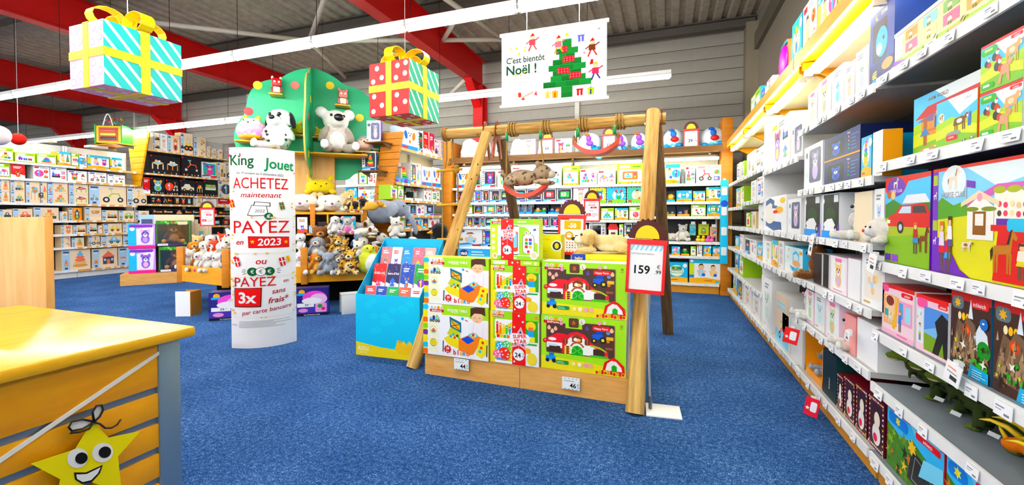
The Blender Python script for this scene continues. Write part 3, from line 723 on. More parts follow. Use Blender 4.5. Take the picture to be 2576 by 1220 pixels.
row(RL, 2.14, [(0, 30, 405, a_lime), (31, 68, 408, a_book, {'c': '#d8202c', 'k': 'animal', 'desc': 'red wooden-toy box'}), (88, 129, 416, a_white, {'k': 'ball'}), (130, 172, 422, a_white, {'k': 'train', 'logo': '#2a6fc8'}), (174, 223, 430, a_white, {'k': 'animal', 'logo': '#2a6fc8'}), (226, 272, 434, a_white, {'k': 'trike', 'logo': '#2a6fc8'}), (274, 318, 440, a_white, {'k': 'trike', 'logo': '#2a6fc8'})], 'second shelf above the tan partition', G)
row(RL, 1.64, [(0, 28, 432, a_wood, {'st': 2, 'k': 'rings'}), (29, 66, 432, a_wood, {'st': 2}), (68, 104, 455, a_wood, {'k': 'table'}), (105, 122, 450, a_wood), (123, 174, 446, a_wood, {'st': 2, 'k': 'blocks'}), (176, 225, 450, a_wood, {'st': 2, 'k': 'table'}), (227, 320, 462, a_wood, {'k': 'trike'}), (322, 372, 474, a_wood, {'k': 'trike'})], 'third shelf above the tan partition', G)
row(RL, 1.27, [(0, 33, 527, a_wood), (34, 84, 525, a_wood, {'k': 'car'}), (86, 150, 522, a_wood, {'k': 'blocks'}), (152, 172, 532, a_wood), (174, 208, 522, a_wood, {'k': 'animal', 'base': '#e89a4a'}), (215, 257, 521, a_wood, {'k': 'piano'}), (258, 298, 529, a_wood, {'k': 'train'}), (300, 340, 530, a_wood, {'k': 'car'}), (341, 377, 530, a_wood, {'k': 'house'})], 'fourth shelf above the tan partition', G)
row(RL, .97, [(154, 184, 566, a_wood, {'k': 'animal'}), (185, 217, 566, a_wood, {'k': 'train'}), (219, 245, 562, a_wood), (247, 259, 567, a_wood), (260, 308, 562, a_wood, {'k': 'car'}), (310, 340, 560, a_wood), (341, 375, 560, a_wood, {'k': 'trike'})], 'fifth shelf beside the tan partition', G)
row(RL, .68, [(154, 178, 595, a_wood, {'st': 2}), (181, 212, 598, a_wood, {'k': 'rings'}), (223, 252, 590, a_wood, {'k': 'trike'}), (254, 308, 589, a_wood, {'k': 'car'}), (310, 373, 588, a_wood, {'k': 'train'})], 'sixth shelf beside the tan partition', G)
row(RL, .17, [(154, 227, 628, a_wood, {'k': 'rings'}), (231, 295, 625, a_wood, {'k': 'house'}), (297, 373, 621, a_wood, {'k': 'piano'})], 'floor shelf beside the tan partition', G)
G = 'toy boxes on the tall dark shelving'
row(RL, 3.08, [(389, 407, 336, a_wood, {'st': 2}), (408, 426, 338, a_bb), (427, 457, 342, a_wood, {'k': 'animal'}), (459, 490, 336, a_wood, {'k': 'car'}), (492, 522, 346, a_wood, {'st': 2}), (524, 533, 368, a_wood, {'st': 2}), (535, 548, 374, a_wood), (549, 564, 376, a_wood)], 'top shelf of the tall dark shelving', G)
row(RL, 2.47, [(379, 458, 392, a_black, {'k': 'table'}), (460, 509, 395, a_black, {'k': 'trike', 'n': 1}), (512, 548, 409, a_vt, {'win': '#38b0a8', 'band': '#d8324a'}), (550, 572, 409, a_wood, {'k': 'blocks'}), (573, 588, 410, a_wood)], 'second shelf of the tall dark shelving', G)
row(RL, 1.94, [(362, 381, 446, a_book, {'c': '#c8202c', 'desc': 'red toy box'}), (382, 418, 447, a_black, {'k': 'animal', 'n': 1}), (420, 453, 452, a_black), (455, 495, 453, a_black, {'k': 'car', 'n': 1}), (496, 514, 456, a_black, {'n': 1}), (515, 550, 454, a_black, {'k': 'piano', 'n': 1}), (552, 582, 454, a_wood)], 'third shelf of the tall dark shelving', G)
row(RL, 1.68, [(381, 409, 492, a_black), (411, 437, 493, a_black), (439, 487, 494, a_black, {'k': 'animal', 'n': 3}), (490, 511, 494, a_wood), (513, 547, 500, a_bb, {'k': 'animal'}), (550, 582, 500, a_book, {'c': '#c8202c', 'k': 'house', 'desc': 'red toy box'})], 'fourth shelf of the tall dark shelving', G)
row(RL, 1.4, [(383, 440, 525, a_black, {'k': 'train', 'n': 2}), (442, 463, 526, a_black, {'k': 'rings', 'n': 1}), (465, 505, 527, a_black, {'k': 'train', 'n': 2}), (507, 530, 528, a_black, {'n': 1}), (532, 548, 528, a_book, {'c': '#a81c28', 'desc': 'dark red toy box'}), (550, 582, 530, a_black, {'n': 1, 'k': 'train'})], 'fifth shelf of the tall dark shelving', G)
row(RL, 1.1, [(383, 440, 550, a_wood), (442, 500, 552, a_wood), (540, 556, 552, a_black, {'n': 1}), (558, 582, 552, a_black, {'n': 1})], 'sixth shelf of the tall dark shelving', G)
row(RL, .65, [(470, 510, 588, a_white), (512, 548, 590, a_pink), (550, 582, 592, a_vt)], 'seventh shelf of the tall dark shelving', G)
# white boxes lying on top of the partition wall
row(RL, 2.955, [(130, 150, 366, a_plain, {'c': '#eef0d8'}), (232, 278, 373, a_plain, {'desc': 'white carton'})], 'the top edge of the wooden toy shelving', 'cartons above the shelving')

# ================================================================== tall shelving along the side wall (front plane x = 1.0)
SKY, GRS, YEL = '#6cc4f0', '#7fb52a', '#e8d83a'
def cow(cv, x0, y0, x1, y1, c='#8a5a34', c2='#f4e9d8'):
    c_ = cv.sub(x0, y0, x1, y1); c_.p([(.12, .4), (.2, .72), (.7, .78), (.8, .9), (.98, .82), (.95, .62), (.8, .58), (.78, .38), (.2, .34)], c); c_.e(.48, .56, .16, .12, c2)
    for x in (.2, .32, .64, .74): c_.r(x, .05, x + .06, .42, c)
    c_.e(.93, .7, .06, .07, c2)
def hen(cv, x, y, k):
    cv.o(x, y, k, '#222'); cv.o(x + k * .8, y - k * .6, k * .8, '#b8461e'); cv.o(x + k * .6, y + k * .9, k * .55, '#f4f4f0'); cv.o(x + k * .75, y + k * 1.4, k * .3, '#d8202c')
def sc_top(cv, red=True):
    cv.r(0, 0, 1, 1, SKY); cv.p([(.3, 1), (.6, .62), (1, .8), (1, 1)], '#e8f6fd'); cv.p([(0, .55), (.4, .62), (.75, .5), (1, .6), (1, 0), (0, 0)], '#a8cc3a'); cv.p([(0, .4), (.5, .5), (1, .34), (1, 0), (0, 0)], '#cfd83a'); cv.p([(0, .2), (.5, .28), (1, .16), (1, 0), (0, 0)], GRS)
def schl(cv, x, y, w, h, bg='#d8202c'):
    cv.rr(x, y, x + w, y + h, bg, h * .4); cv.t('schleich', x + w / 2, y + h / 2 - .004, h * .5, '#fff', w * .86, .012)
def a_farm(cv, r):
    sc_top(cv); cv.t('FARM WORLD', .34, .9, .055, '#7a4a20', .6, .02); cv.r(.12, .34, .95, .66, '#d8922e'); cv.p([(.02, .64), (.2, .8), (.98, .84), (1, .64)], '#b8323c'); cv.p([(.05, .6), (.3, .68), (.28, .55)], '#7a5f8a')
    for x in (.15, .34, .62, .9): cv.r(x, .2, x + .05, .62, '#9c5a24')
    cv.r(.12, .4, .95, .44, '#b87432'); cv.r(.55, .46, .7, .6, '#4a2c14'); cv.p([(.1, .36), (.24, .36), (.17, .48)], '#3a7fc0'); cv.r(.3, .44, .36, .62, '#2a4f9a'); cv.o(.33, .66, .03, '#e0a878')
    cow(cv, .3, .12, .8, .34); cow(cv, .06, .04, .34, .2, '#c8946a'); cow(cv, .68, .1, .98, .3, '#7a5030')
def a_cow(cv, r):
    sc_top(cv); schl(cv, .62, .86, .34, .09, '#eef6fb'); cv.t('schleich', .79, .9, .04, '#5a6a78', .28); cv.o(.14, .66, .1, '#f4e8d0'); cow(cv, .07, .6, .2, .74)
    cow(cv, .4, .28, .82, .66, '#6f4527'); cv.rr(.28, .14, .56, .3, '#d8324a', .05); cv.e(.46, .27, .18, .05, '#8a8f96'); cv.r(.8, .34, .87, .6, '#2a6ab0'); cv.l([(.7, .56), (.84, .68), (.8, .5)], .02, '#c8d0d8')
    cow(cv, .66, .04, .78, .12, '#3a2c20'); cow(cv, .82, .05, .97, .15, '#8a7a66'); schl(cv, .3, .17, .22, .08)
def a_hen(cv, r):
    sc_top(cv); cv.r(0, .94, 1, 1, '#d8202c'); schl(cv, .72, .86, .26, .07); cv.rr(.02, .76, .42, .92, '#3fa83a', .07); lines(cv, .1, .34, .84, 1, .1, .05, '#bfe49a', r)
    hen(cv, .16, .58, .075); hen(cv, .36, .66, .09); hen(cv, .42, .44, .1); cow(cv, .55, .36, .98, .86, '#d8a878', '#f2d8b8'); cv.p([(.44, .06), (.52, .4), (.6, .44), (.7, .36), (.72, .06), (.66, .06), (.64, .22), (.54, .22), (.52, .06)], '#c89a7a'); cv.o(.72, .44, .07, '#c89a7a'); cv.rr(.03, .05, .36, .17, '#3fa83a', .05); lines(cv, .08, .3, .09, 1, .1, .05, '#fff', r)
def horse(cv, x0, y0, x1, y1, c='#b07a3e', m='#2c1c12'):
    c_ = cv.sub(x0, y0, x1, y1); c_.p([(.1, .45), (.16, .62), (.6, .64), (.72, .9), (.8, 1), (.98, .82), (.94, .74), (.82, .8), (.76, .46), (.2, .42)], c)
    for x in (.12, .24, .62, .72): c_.p([(x, .02), (x + .06, .02), (x + .08, .46), (x - .01, .46)], c)
    c_.p([(.6, .66), (.74, .98), (.8, .98), (.7, .66)], m); c_.p([(.1, .6), (.0, .5), (.03, .25), (.1, .4)], m)
def girl(cv, x0, y0, x1, y1, top='#d8e4ee', hair='#7a3a1c', skirt='#d8c83a'):
    c_ = cv.sub(x0, y0, x1, y1); c_.r(.3, 0, .46, .4, '#5a4a3a'); c_.r(.54, 0, .7, .4, '#5a4a3a'); c_.p([(.2, .36), (.8, .36), (.7, .56), (.3, .56)], skirt); c_.p([(.24, .5), (.76, .5), (.7, .78), (.3, .78)], top)
    c_.e(.5, .88, .16, .11, '#f0c49c'); c_.p([(.3, .74), (.32, .98), (.68, .98), (.72, .7), (.62, .9), (.38, .9)], hair)
def hc_logo(cv, x, y, k=1):
    cv.e(x, y, .2 * k, .1 * k, '#6a35a8'); cv.t('HORSE CLUB', x, y - .04 * k, .03 * k, '#fff', .32 * k, .01); horse(cv, x - .06 * k, y - .02 * k, x + .06 * k, y + .1 * k, '#f4ece0', '#c88a5a')
def a_hcar(cv, r):
    cv.r(0, 0, 1, 1, SKY); cv.p([(0, .68), (.2, .74), (.45, .66), (1, .7), (1, .5), (0, .5)], '#3f7a2c'); cv.p([(0, .52), (1, .58), (1, 0), (0, 0)], '#a8b82a'); cv.p([(0, .3), (1, .36), (1, 0), (0, 0)], '#86b030'); cv.p([(0, 1), (1, 1), (1, .95), (.55, .93), (.45, .82), (.1, .78), (0, .84)], '#d8202c'); hc_logo(cv, .26, .88, 1.1); cv.o(.1, .8, .05, '#a85a34'); cv.o(.2, .79, .05, '#e8c89a')
    c = cv.sub(.04, .3, 1, .72); c.p([(.02, .3), (.06, .58), (.24, .66), (.36, .88), (.9, .9), (1, .66), (1, .3)], '#c81e34'); c.p([(.3, .66), (.4, .84), (.6, .84), (.6, .66)], '#cfe4f0'); c.p([(.64, .66), (.64, .84), (.88, .84), (.94, .66)], '#3a3038'); c.p([(.4, .92), (.5, 1.14), (.9, 1.14), (1, .92)], '#eef0f4'); c.o(.36, .28, .17, '#18181a'); c.o(.36, .28, .09, '#cfd4d8'); c.r(.02, .38, .1, .48, '#f4f4d8')
    girl(cv, .62, .14, .82, .48, '#a8402c', '#c8642a', '#3f8ac0'); horse(cv, .78, .16, 1, .44, '#7a3a24'); cv.r(.02, .02, .16, .1, '#6a35a8'); cv.r(.2, .02, .34, .1, '#8a4fc0')
def a_hshow(cv, r):
    cv.r(0, 0, 1, 1, '#8fd0f2'); cv.p([(.3, 1), (.6, .78), (1, .9), (1, 1)], '#eaf7fd'); cv.r(0, 0, 1, .62, '#dcd83c'); cv.p([(0, .62), (.1, .72), (.22, .64), (.4, .7), (.4, .55), (0, .5)], '#5a9a30'); cv.r(0, .97, 1, 1, '#d8202c'); cv.r(0, .0, .06, .97, '#6a35a8')
    for y in (.4, .84): cv.r(.005, y, .055, y + .1, '#a8b82a'); horse(cv, .01, y - .14, .05, y - .06, '#fff', '#ddd')
    cv.e(.22, .86, .12, .15, '#fff'); cv.e(.22, .86, .11, .135, '#e8f2f8'); horse(cv, .16, .78, .28, .98, '#f0dcc4', '#a8622e'); cv.t('HORSE CLUB', .22, .74, .05, '#fff', .24, .03); cv.t('HORSE CLUB', .22, .74, .05, '#5a5f68', .24); cv.p([(.34, .86), (.42, .84), (.42, .78), (.34, .8)], '#6a35a8'); cv.r(.335, .66, .345, .86, '#bbb')
    cv.p([(.34, .66), (.6, .8), (1, .8), (1, .74), (.62, .74), (.36, .62)], '#c86ab0'); cv.r(.58, .45, 1, .74, '#f8f2e4')
    for i in range(5): cv.e(.62 + .1 * i, .75, .05, .03, '#a8b04a', 10)
    for i in range(16): cv.o(.62 + (i % 8) * .045, .56 + (i // 8) * .07 + r.uniform(-.01, .01), .025, pick(r, ['#e8c49a', '#a8622e', '#d8506a', '#3a5fa8', '#f0e0b0', '#4a3020']), 8)
    cv.r(.6, .46, .7, .52, '#5a2f98'); cv.r(.9, .46, 1, .52, '#5a2f98'); cv.p([(.36, .34), (.36, .62), (.47, .72), (.58, .62), (.58, .34)], '#f8f4ec'); cv.p([(.3, .62), (.46, .7), (.46, .76), (.3, .66)], '#e8d8b8'); cv.p([(.46, .7), (.62, .62), (.62, .66), (.46, .76)], '#e8d8b8'); cv.o(.465, .7, .035, '#f0a0b8'); cv.r(.41, .38, .52, .58, '#8a5a2c'); cv.r(.43, .46, .5, .56, '#f4f0e8'); cv.e(.4, .6, .06, .02, '#7a8a3a'); cv.e(.54, .6, .06, .02, '#7a8a3a')
    cv.p([(.58, .02), (.9, .02), (.84, .46), (.62, .46)], '#c8202c'); cv.r(.56, .42, .92, .47, '#c8202c'); cv.rr(.68, .42, .82, .52, '#4ab8d8', .03); horse(cv, .56, .08, .76, .44); girl(cv, .72, .06, .86, .34, '#f0ead8', '#5a3418', '#d8c83a')
    for i in range(3): cv.r(.9, .2 + .08 * i, 1, .24 + .08 * i, '#fbfaf5')
    cv.p([(.06, 0), (.4, 0), (.3, .06), (.16, .3), (.06, .34)], '#6a35a8'); girl(cv, .06, .02, .17, .5, '#e8e0e8', '#c8702c', '#d8324a'); girl(cv, .12, 0, .24, .4, '#c82a34', '#d8a04a', '#4aa8d8'); girl(cv, .15, .1, .25, .55, '#f2f0f4', '#3a2014', '#5a4a8a'); cow(cv, .3, .22, .42, .34, '#e8dcc8', '#a8622e')
def a_spink(cv, r):
    cv.r(0, 0, 1, 1, '#f8d8e0'); cv.r(0, .93, 1, 1, '#d8202c'); schl(cv, .62, .82, .34, .09); cv.rr(.02, .84, .22, .98, '#e86a9a', .05); cv.r(.05, .2, .5, .8, '#e8b48a'); cv.r(.12, .3, .42, .78, '#f2d0a8'); cv.e(.27, .68, .13, .1, '#7a3028'); cv.r(.1, .36, .22, .5, '#4aa0a8'); cv.r(.52, .3, .95, .74, '#f0a8c4'); cv.r(.56, .4, .68, .7, '#5f9fd0'); cv.r(.74, .36, .9, .66, '#a8dce8'); girl(cv, .5, .14, .68, .56, '#4a7fd0', '#c8702c', '#3f8ac0'); cv.p([(.34, .16), (.5, .78), (.56, .78), (.44, .14)], '#e8c05a'); cv.r(0, 0, 1, .1, '#f4c0d4'); lines(cv, .5, .9, .05, 1, .1, .03, '#e87aa8', r); horse(cv, .2, .24, .36, .46, '#f4ece0')
def a_swin(cv, r):
    cv.r(0, 0, 1, 1, '#f8d0dc'); cv.r(0, .93, 1, 1, '#d8202c'); cv.rr(.03, .78, .38, .95, '#e86a9a', .06); schl(cv, .7, .85, .28, .08); cv.r(.04, .14, .24, .74, '#dff0f4'); horse(cv, .05, .5, .22, .7, '#f4ece0'); girl(cv, .06, .18, .22, .5); cv.r(.28, .06, 1, .82, '#8ab8e0'); cv.p([(.28, .06), (1, .06), (1, .3), (.28, .36)], '#7a9a3a'); cv.p([(.28, .4), (.6, .5), (1, .6), (1, .82), (.28, .82)], '#5f8fd0'); cv.p([(.55, .06), (.7, .4), (.62, .6), (.82, .78), (1, .7), (1, .06), (.9, .06), (.86, .3), (.74, .06)], '#17130f')
def a_volc(cv, r):
    cv.r(0, 0, 1, 1, '#3c241c'); cv.r(0, .9, 1, 1, '#c81e26'); cv.rr(.03, .78, .34, .94, '#5f6f78', .06); cv.star(.18, .86, .07, '#e8b820', 7, .5); schl(cv, .5, .84, .44, .1)
    for i in range(3): cv.e(.24 + .1 * i, .7, .045, .05, '#f0c020' if i else '#f4e8c0', 10)
    cv.p([(.02, .14), (.2, .66), (.34, .6), (.44, .72), (.62, .64), (.74, .2), (.6, .1)], '#6f5844'); cv.p([(.06, .16), (.18, .5), (.26, .3), (.36, .56), (.44, .28), (.56, .5), (.66, .16)], '#a08468'); cv.o(.42, .54, .075, '#c8502a'); cv.o(.42, .54, .045, '#e88a3a')
    cv.p([(.46, .7), (.52, .94), (.58, .7)], '#e8eef4'); cv.p([(.6, .5), (.74, .66), (.92, .56), (.96, .4), (.7, .36)], '#dfe9ee'); cv.e(.84, .36, .16, .12, '#2f8a34'); cv.e(.74, .16, .2, .1, '#4fb03a')
    for i in range(46): x = r.uniform(.04, .66); y = r.uniform(.12, .56); k_ = r.uniform(.02, .06); cv.p([(x - k_ * .5, y), (x + k_ * .6, y + k_ * .2), (x + k_ * .1, y + k_ * 2.2)], pick(r, ['#8a7058', '#5a4636', '#b39a80', '#3a2a20', '#a68a6c', '#776050']))
    for i in range(26): x, y = r.uniform(.05, .95), r.uniform(.06, .4); cv.star(x, y, r.uniform(.03, .07), pick(r, ['#8a6f58', '#5f4a38', '#c8d83a', '#3f9a3a', '#efe8da', '#2a1a12']), 4, .35, r.random())
    cv.p([(.5, .0), (.98, .0), (.98, .13), (.56, .16)], '#4aa8d8'); lines(cv, .6, .94, .1, 4, .028, .008, '#eaf6fb', r); cv.o(.86, .68, .07, '#2a6ab0'); lines(cv, .82, .9, .68, 1, .1, .02, '#fff', r)
def a_jungle(cv, r):
    cv.r(0, 0, 1, 1, '#5fb8e8'); cv.p([(0, .7), (.3, .6), (.5, .72), (1, .5), (1, 0), (0, 0)], '#4a7a24'); cv.r(0, .92, 1, 1, '#d01c22'); cv.p([(.4, 1), (.55, .8), (.9, .86), (1, 1)], '#8fd0f4'); cv.rr(.03, .72, .42, .9, '#2a7fd0', .08); cv.star(.22, .81, .08, '#f0e020', 6, .5); schl(cv, .55, .8, .4, .1)
    for i in range(26): x, y = r.uniform(.02, .6), r.uniform(.03, .62); cv.star(x, y, r.uniform(.05, .13), pick(r, ['#e8a020', '#2f5a1c', '#f0c83a', '#6a8a2a', '#1f2c14', '#c8781c', '#8fae3a']), 5, .3, r.random() * 3)
    for i in range(24): x, y = r.uniform(.55, .98), r.uniform(.03, .4); cv.e(x, y, .04, .02, pick(r, ['#8fcfe8', '#2f5a1c', '#bfe4f2', '#4a7a24', '#e8f4f8']), 8, r.random() * 3)
    cv.p([(.42, .12), (.5, .6), (.86, .5), (.9, .08)], '#2a2620'); cv.l([(.5, .16), (.56, .52), (.8, .44), (.84, .14), (.5, .16)], .02, '#8a8f80'); cv.star(.5, .62, .13, '#f2c41e', 6, .5); cv.p([(.62, .3), (1, .46), (1, .7), (.7, .6)], '#8fd4f0'); cv.o(.9, .3, .09, '#1f5fb8'); lines(cv, .85, .95, .31, 1, .1, .03, '#fff', r); cv.p([(.78, 0), (1, .02), (1, .16), (.82, .2)], '#cfe8f4')
def a_play(cv, r):
    cv.r(0, 0, 1, 1, '#f2ecf8'); cv.p([(0, .3), (1, .22), (1, 0), (0, 0)], '#9cc43a'); cv.r(.1, .24, .92, .9, '#f0dca8')
    for i in range(4):
        for j in range(2): cv.r(.14 + .2 * i, .32 + .3 * j, .28 + .2 * i, .56 + .3 * j, pick(r, ['#8fc8d8', '#d89a4a', '#c86a8a', '#e8d0a0', '#7aa85a'])); girl(cv, .16 + .2 * i, .3 + .3 * j, .24 + .2 * i, .5 + .3 * j)
    cv.p([(0, .9), (1, .92), (1, 1), (0, 1)], '#e8f2fa'); cv.p([(0, 0), (.3, 0), (.22, .12), (0, .28)], '#8a4fc0'); horse(cv, .34, .06, .52, .3, '#efe4d8'); horse(cv, .58, .04, .76, .28, '#c89a6a'); cv.e(.86, .66, .1, .16, '#b58ad8'); cv.r(0, 0, .05, .1, '#d8202c')
def a_peng(cv, r):
    cv.r(0, 0, 1, 1, '#fdfdfc'); cv.l([(.62, .8), (.48, .9), (.3, .8), (.2, .52), (.3, .22), (.6, .08), (.85, .14)], .15, '#47618f'); cv.p([(.1, .36), (.3, .14), (.86, .04), (.84, .26), (.4, .3)], '#47618f'); cv.e(.46, .5, .2, .3, '#f6efe4'); cv.p([(.55, .76), (.72, .72), (.72, .64), (.55, .66)], '#47618f'); cv.e(.78, .6, .12, .1, '#f0b43a'); cv.e(.66, .55, .08, .05, '#d8402a')
    for i, c in enumerate(BRI[:5]): cv.r(.06 + .035 * i, .9, .09 + .035 * i, .95, c)
    cv.e(.88, .86, .08, .08, '#f2c83a')
def a_ali(cv, r):
    cv.r(0, 0, 1, 1, '#fbfdfe'); cv.p([(0, .3), (.4, .5), (1, .4), (1, 1), (0, 1)], '#dff2fb'); cv.l([(.5, .44), (.5, .74), (.66, .84), (.8, .72), (.78, .46)], .1, '#5fc0ee'); cv.o(.24, .86, .07, '#f2a83a'); cv.o(.2, .6, .06, '#f2a83a'); cv.rr(.82, .78, .98, .9, '#f2a83a', .03); cv.p([(.3, .3), (.46, .12), (.7, .1), (.84, .32), (.6, .26)], '#5fc0ee'); cv.e(.68, .42, .22, .12, '#e8b890'); cv.t('Ali', .8, .06, .06, '#c86a2a')
def a_star(cv, r):
    cv.r(0, 0, 1, 1, '#23408f'); cv.t('STAR', .6, .94, .05, '#f6e9b0', .4, .03); cv.o(.3, .93, .045, '#f2d43a'); cv.o(.33, .945, .04, '#23408f'); cv.rr(.12, .32, .72, .86, '#10162e', .04); cv.e(.5, .56, .24, .2, '#22b0e8'); cv.e(.4, .48, .12, .08, '#eaf6fc'); cv.o(.58, .6, .03, '#111'); cv.p([(0, 0), (1, 0), (1, .3), (0, .3)], '#1c2560'); cv.t('6E', .22, .16, .09, '#f2d020', None, .04); cv.e(.74, .22, .22, .07, '#d8a068'); cv.p([(.4, .02), (1, .12), (1, .05), (.5, 0)], '#e8c020'); cv.o(.2, .06, .05, '#2aa0e0')
def a_maroon(cv, r):
    cv.r(0, 0, 1, 1, '#4a0f1c'); cv.rr(.14, .1, .86, .9, '#2c0810', .03)
    for i in range(40):
        q = i / 40.; x, y = (q * 4 % 1, 0.05) if i < 10 else ((q * 4 % 1, .95) if i < 20 else ((.07, q * 4 % 1) if i < 30 else (.93, q * 4 % 1)))
        cv.e(x, y, .05, .02, pick(r, ['#fbe9d0', '#e88a8a', '#f2c86a', '#f8f4ee']), 6, r.random())
    c = cv.sub(.2, .1, .86, .8); c.e(.5, .3, .4, .3, '#f6efe8'); c.e(.55, .72, .28, .22, '#f6e6d8'); c.e(.4, .2, .2, .12, '#d8465a')
def a_card1(cv, r, c='#fbfaf8', t='', tc='#fff'):
    cv.r(0, 0, 1, 1, c)
    if t: cv.t(t, .5, .32, .075, tc, None, .0, .25, R(90))
    cv.o(.5, .44, .008, '#f2c020')
def a_carbox(cv, r):
    cv.r(0, 0, 1, 1, '#dfe8f0'); cv.r(.1, .14, .98, .98, '#0b0c10'); cv.e(.5, .5, .3, .2, '#1f3a18'); cv.r(0, 0, 1, .16, '#2f8fd8'); cv.e(.42, .3, .3, .1, '#f2f2f4'); cv.p([(.14, .2), (.3, .42), (.6, .44), (.8, .28), (.8, .16), (.14, .16)], '#eef0f2'); cv.o(.8, .18, .11, '#1c1c20'); cv.o(.8, .18, .05, '#c8ccd0'); cv.r(.7, .8, .94, .96, '#e8ecf0'); cv.o(.1, .84, .06, '#fff'); cv.r(.9, 0, 1, .3, '#6a35a8')
NEWD = {a_farm: 'farm playset carton with red-roofed barn', a_cow: 'cow and farmer playset box', a_hen: 'farm animal box with cow and hens', a_hcar: 'horse playset box with red car', a_hshow: 'wide horse show playset box', a_spink: 'pink playset box with furnished room', a_swin: 'pink window box with black horse', a_volc: 'box with brown rock fortress', a_jungle: 'red-topped jungle playset box', a_play: 'large doll house carton', a_peng: 'white box with penguin picture', a_ali: 'white and blue baby soap box', a_star: 'navy box with blue plush in window', a_maroon: 'maroon gift box with candy border', a_card1: 'tall plain gift box', a_carbox: 'toy car box with black window'}
DESC.update(NEWD)

RZ = {'n': [.15, .51, .78, 1.13, 1.615, 2.04], '2': [.15, .55, .87, 1.21, 1.56, 2.03], '3': [.15, .86, 1.21, 1.84], '4': [.15, .5, .86, 1.21, 1.55, 1.9], '5': [.15, .5, .86, 1.2, 1.5, 1.9]}
for i, (y0, y1, k, lab, bk) in enumerate(((.1, 1.36, 'n', 'black-backed shelving bay of figure sets, first by the camera side', DK), (1.38, 2.68, 'n', 'black-backed shelving bay with the horse and farm sets', DK), (2.70, 4.03, '2', 'white-edged shelving bay with baby gifts beside the farm sets', '#24211f'),
                                      (4.05, 5.38, '3', 'shelving bay with the penguin picture box', '#4a443e'), (5.40, 6.73, '4', 'shelving bay beyond the penguin picture box', '#8a5a2c'), (6.75, 8.1, '5', 'shelving bay ending at the orange corner post', '#b06a2a'))):
    unit(RR, -y1, -y0, RZ[k], lab, seed=80 + i, depth=.45, top=2.55, backs=[(.1, 2.02, bk), (2.02, 2.56, '#efe9da')], base=.11, basecol='#d39a55', tags=7, post='#bdb9b0', shelf='#7f878b' if k == 'n' else ('#b9b9b6' if k == '2' else '#dcdad4'))
    # wooden cornice board with its lamp and brackets
    e = empty('cornice_shelf', RR.w(-(y0 + y1) / 2, 0, 0), RR.th, f'yellow wooden cornice shelf with lamp, {ordn(5 - i)} bay from the corner post', 'shelf', 'cornice shelves over the tall shelving')
    L = y1 - y0
    B('board', -L / 2, L / 2, -.03, .45, 2.57, 2.6, mat='beech', parent=e); B('front_edge', -L / 2, L / 2, -.05, -.03, 2.53, 2.62, mat='beech', parent=e)
    for s in (-1, 1):
        mb = MB(); mb.prism([(0, 2.56), (.4, 2.56), (.4, 2.34), (.3, 2.37), (.12, 2.47), (0, 2.5)], -.012, .012, '#f0b23c'); mb.build('bracket', 'beech', e, (s * (L / 2 - .03), .0, 0), R(90))
    corn_lamp(RR, -(y0 + y1) / 2, .02, 2.46, L - .1, f'warm tube lamp under the cornice, {ordn(5 - i)} bay from the corner post')
    B('roof_board', -L / 2, L / 2, .1, .42, 2.5, 2.505, '#efe6c8', 'paint', e)
wp = B('divider_panel', 1.005, 1.45, 5.37, 5.41, .1, 2.45, '#f6f5f2'); tag(wp, 'tall white divider panel between the side shelving bays', 'panel')
G = 'boxes on the tall side shelving'
row(RR, 2.04, [(2490, 2226, -10, a_play, {'d': .3}), (2575, 2494, -60, a_play, {'d': .3, 'sd': 5})], 'top shelf over the farm sets', G)
row(RR, 1.615, [(2420, 2228, 210, a_farm, {'dy': .075, 'd': .12, 'side': '#d8c23a'}), (2431, 2330, 245, a_cow, {'dy': 0, 'd': .06, 'side': '#e0722a'}), (2540, 2434, 100, a_hen, {'st': 2, 'd': .2}), (2660, 2545, 30, a_farm, {'d': .2})], 'shelf of farm sets', G)
row(RR, 1.13, [(2322, 2211, 440, a_hcar, {'d': .16, 'side': '#6a35a8'}), (2640, 2326, 400, a_hshow, {'d': .25, 'side': '#6a35a8'})], 'shelf of horse sets', G)
row(RR, .78, [(2288, 2208, 722, a_spink, {'d': .14, 'top': '#c81e26'}), (2372, 2291, 750, a_swin, {'d': .14, 'top': '#c81e26'}), (2478, 2376, 740, a_volc, {'d': .14, 'side': '#2f5f7c', 'top': '#c81e26'}), (2620, 2481, 770, a_volc, {'d': .14, 'side': '#2f5f7c', 'top': '#c81e26', 'sd': 77})], 'shelf below the horse sets', G)
row(RR, .15, [(2370, 2226, 1075, a_jungle, {'d': .2, 'top': '#d01c22', 'side': '#c81a20'}), (2520, 2374, 1180, a_jungle, {'d': .2, 'top': '#d01c22', 'sd': 31, 'side': '#2a6ab8'}), (2750, 2530, 1300, a_jungle, {'d': .2, 'top': '#d01c22', 'sd': 31})], 'floor shelf below the dinosaurs', G)
row(RR, 2.03, [(2226, 2167, 30, a_star, {'d': .2, 'side': '#1c2f70'}), (2165, 2133, 130, a_bb), (2131, 2107, 165, a_bb), (2105, 2077, 175, a_bb, {'k': 'animal', 'pal': ('#8fd4e8', '#bfe4ee')}), (2075, 2043, 203, a_pink), (2041, 2019, 235, a_pink)], 'top shelf of baby gifts', G)
row(RR, 1.56, [(2203, 2178, 332, a_card1, {'c': '#faf8f4', 'side': '#f0a83a', 'd': .08}), (2176, 2150, 345, a_cyan), (2148, 2061, 335, a_navy, {'st': 2, 'side': '#0d1a44', 'top': '#f0962a'}), (2057, 2012, 365, a_grey)], 'second shelf of baby gifts', G)
row(RR, 1.21, [(2209, 2184, 475, a_bb), (2180, 2136, 482, a_card1, {'c': '#f6e3c6'}), (2100, 2057, 487, a_carbox), (2054, 2014, 492, a_carbox)], 'third shelf of baby gifts', G)
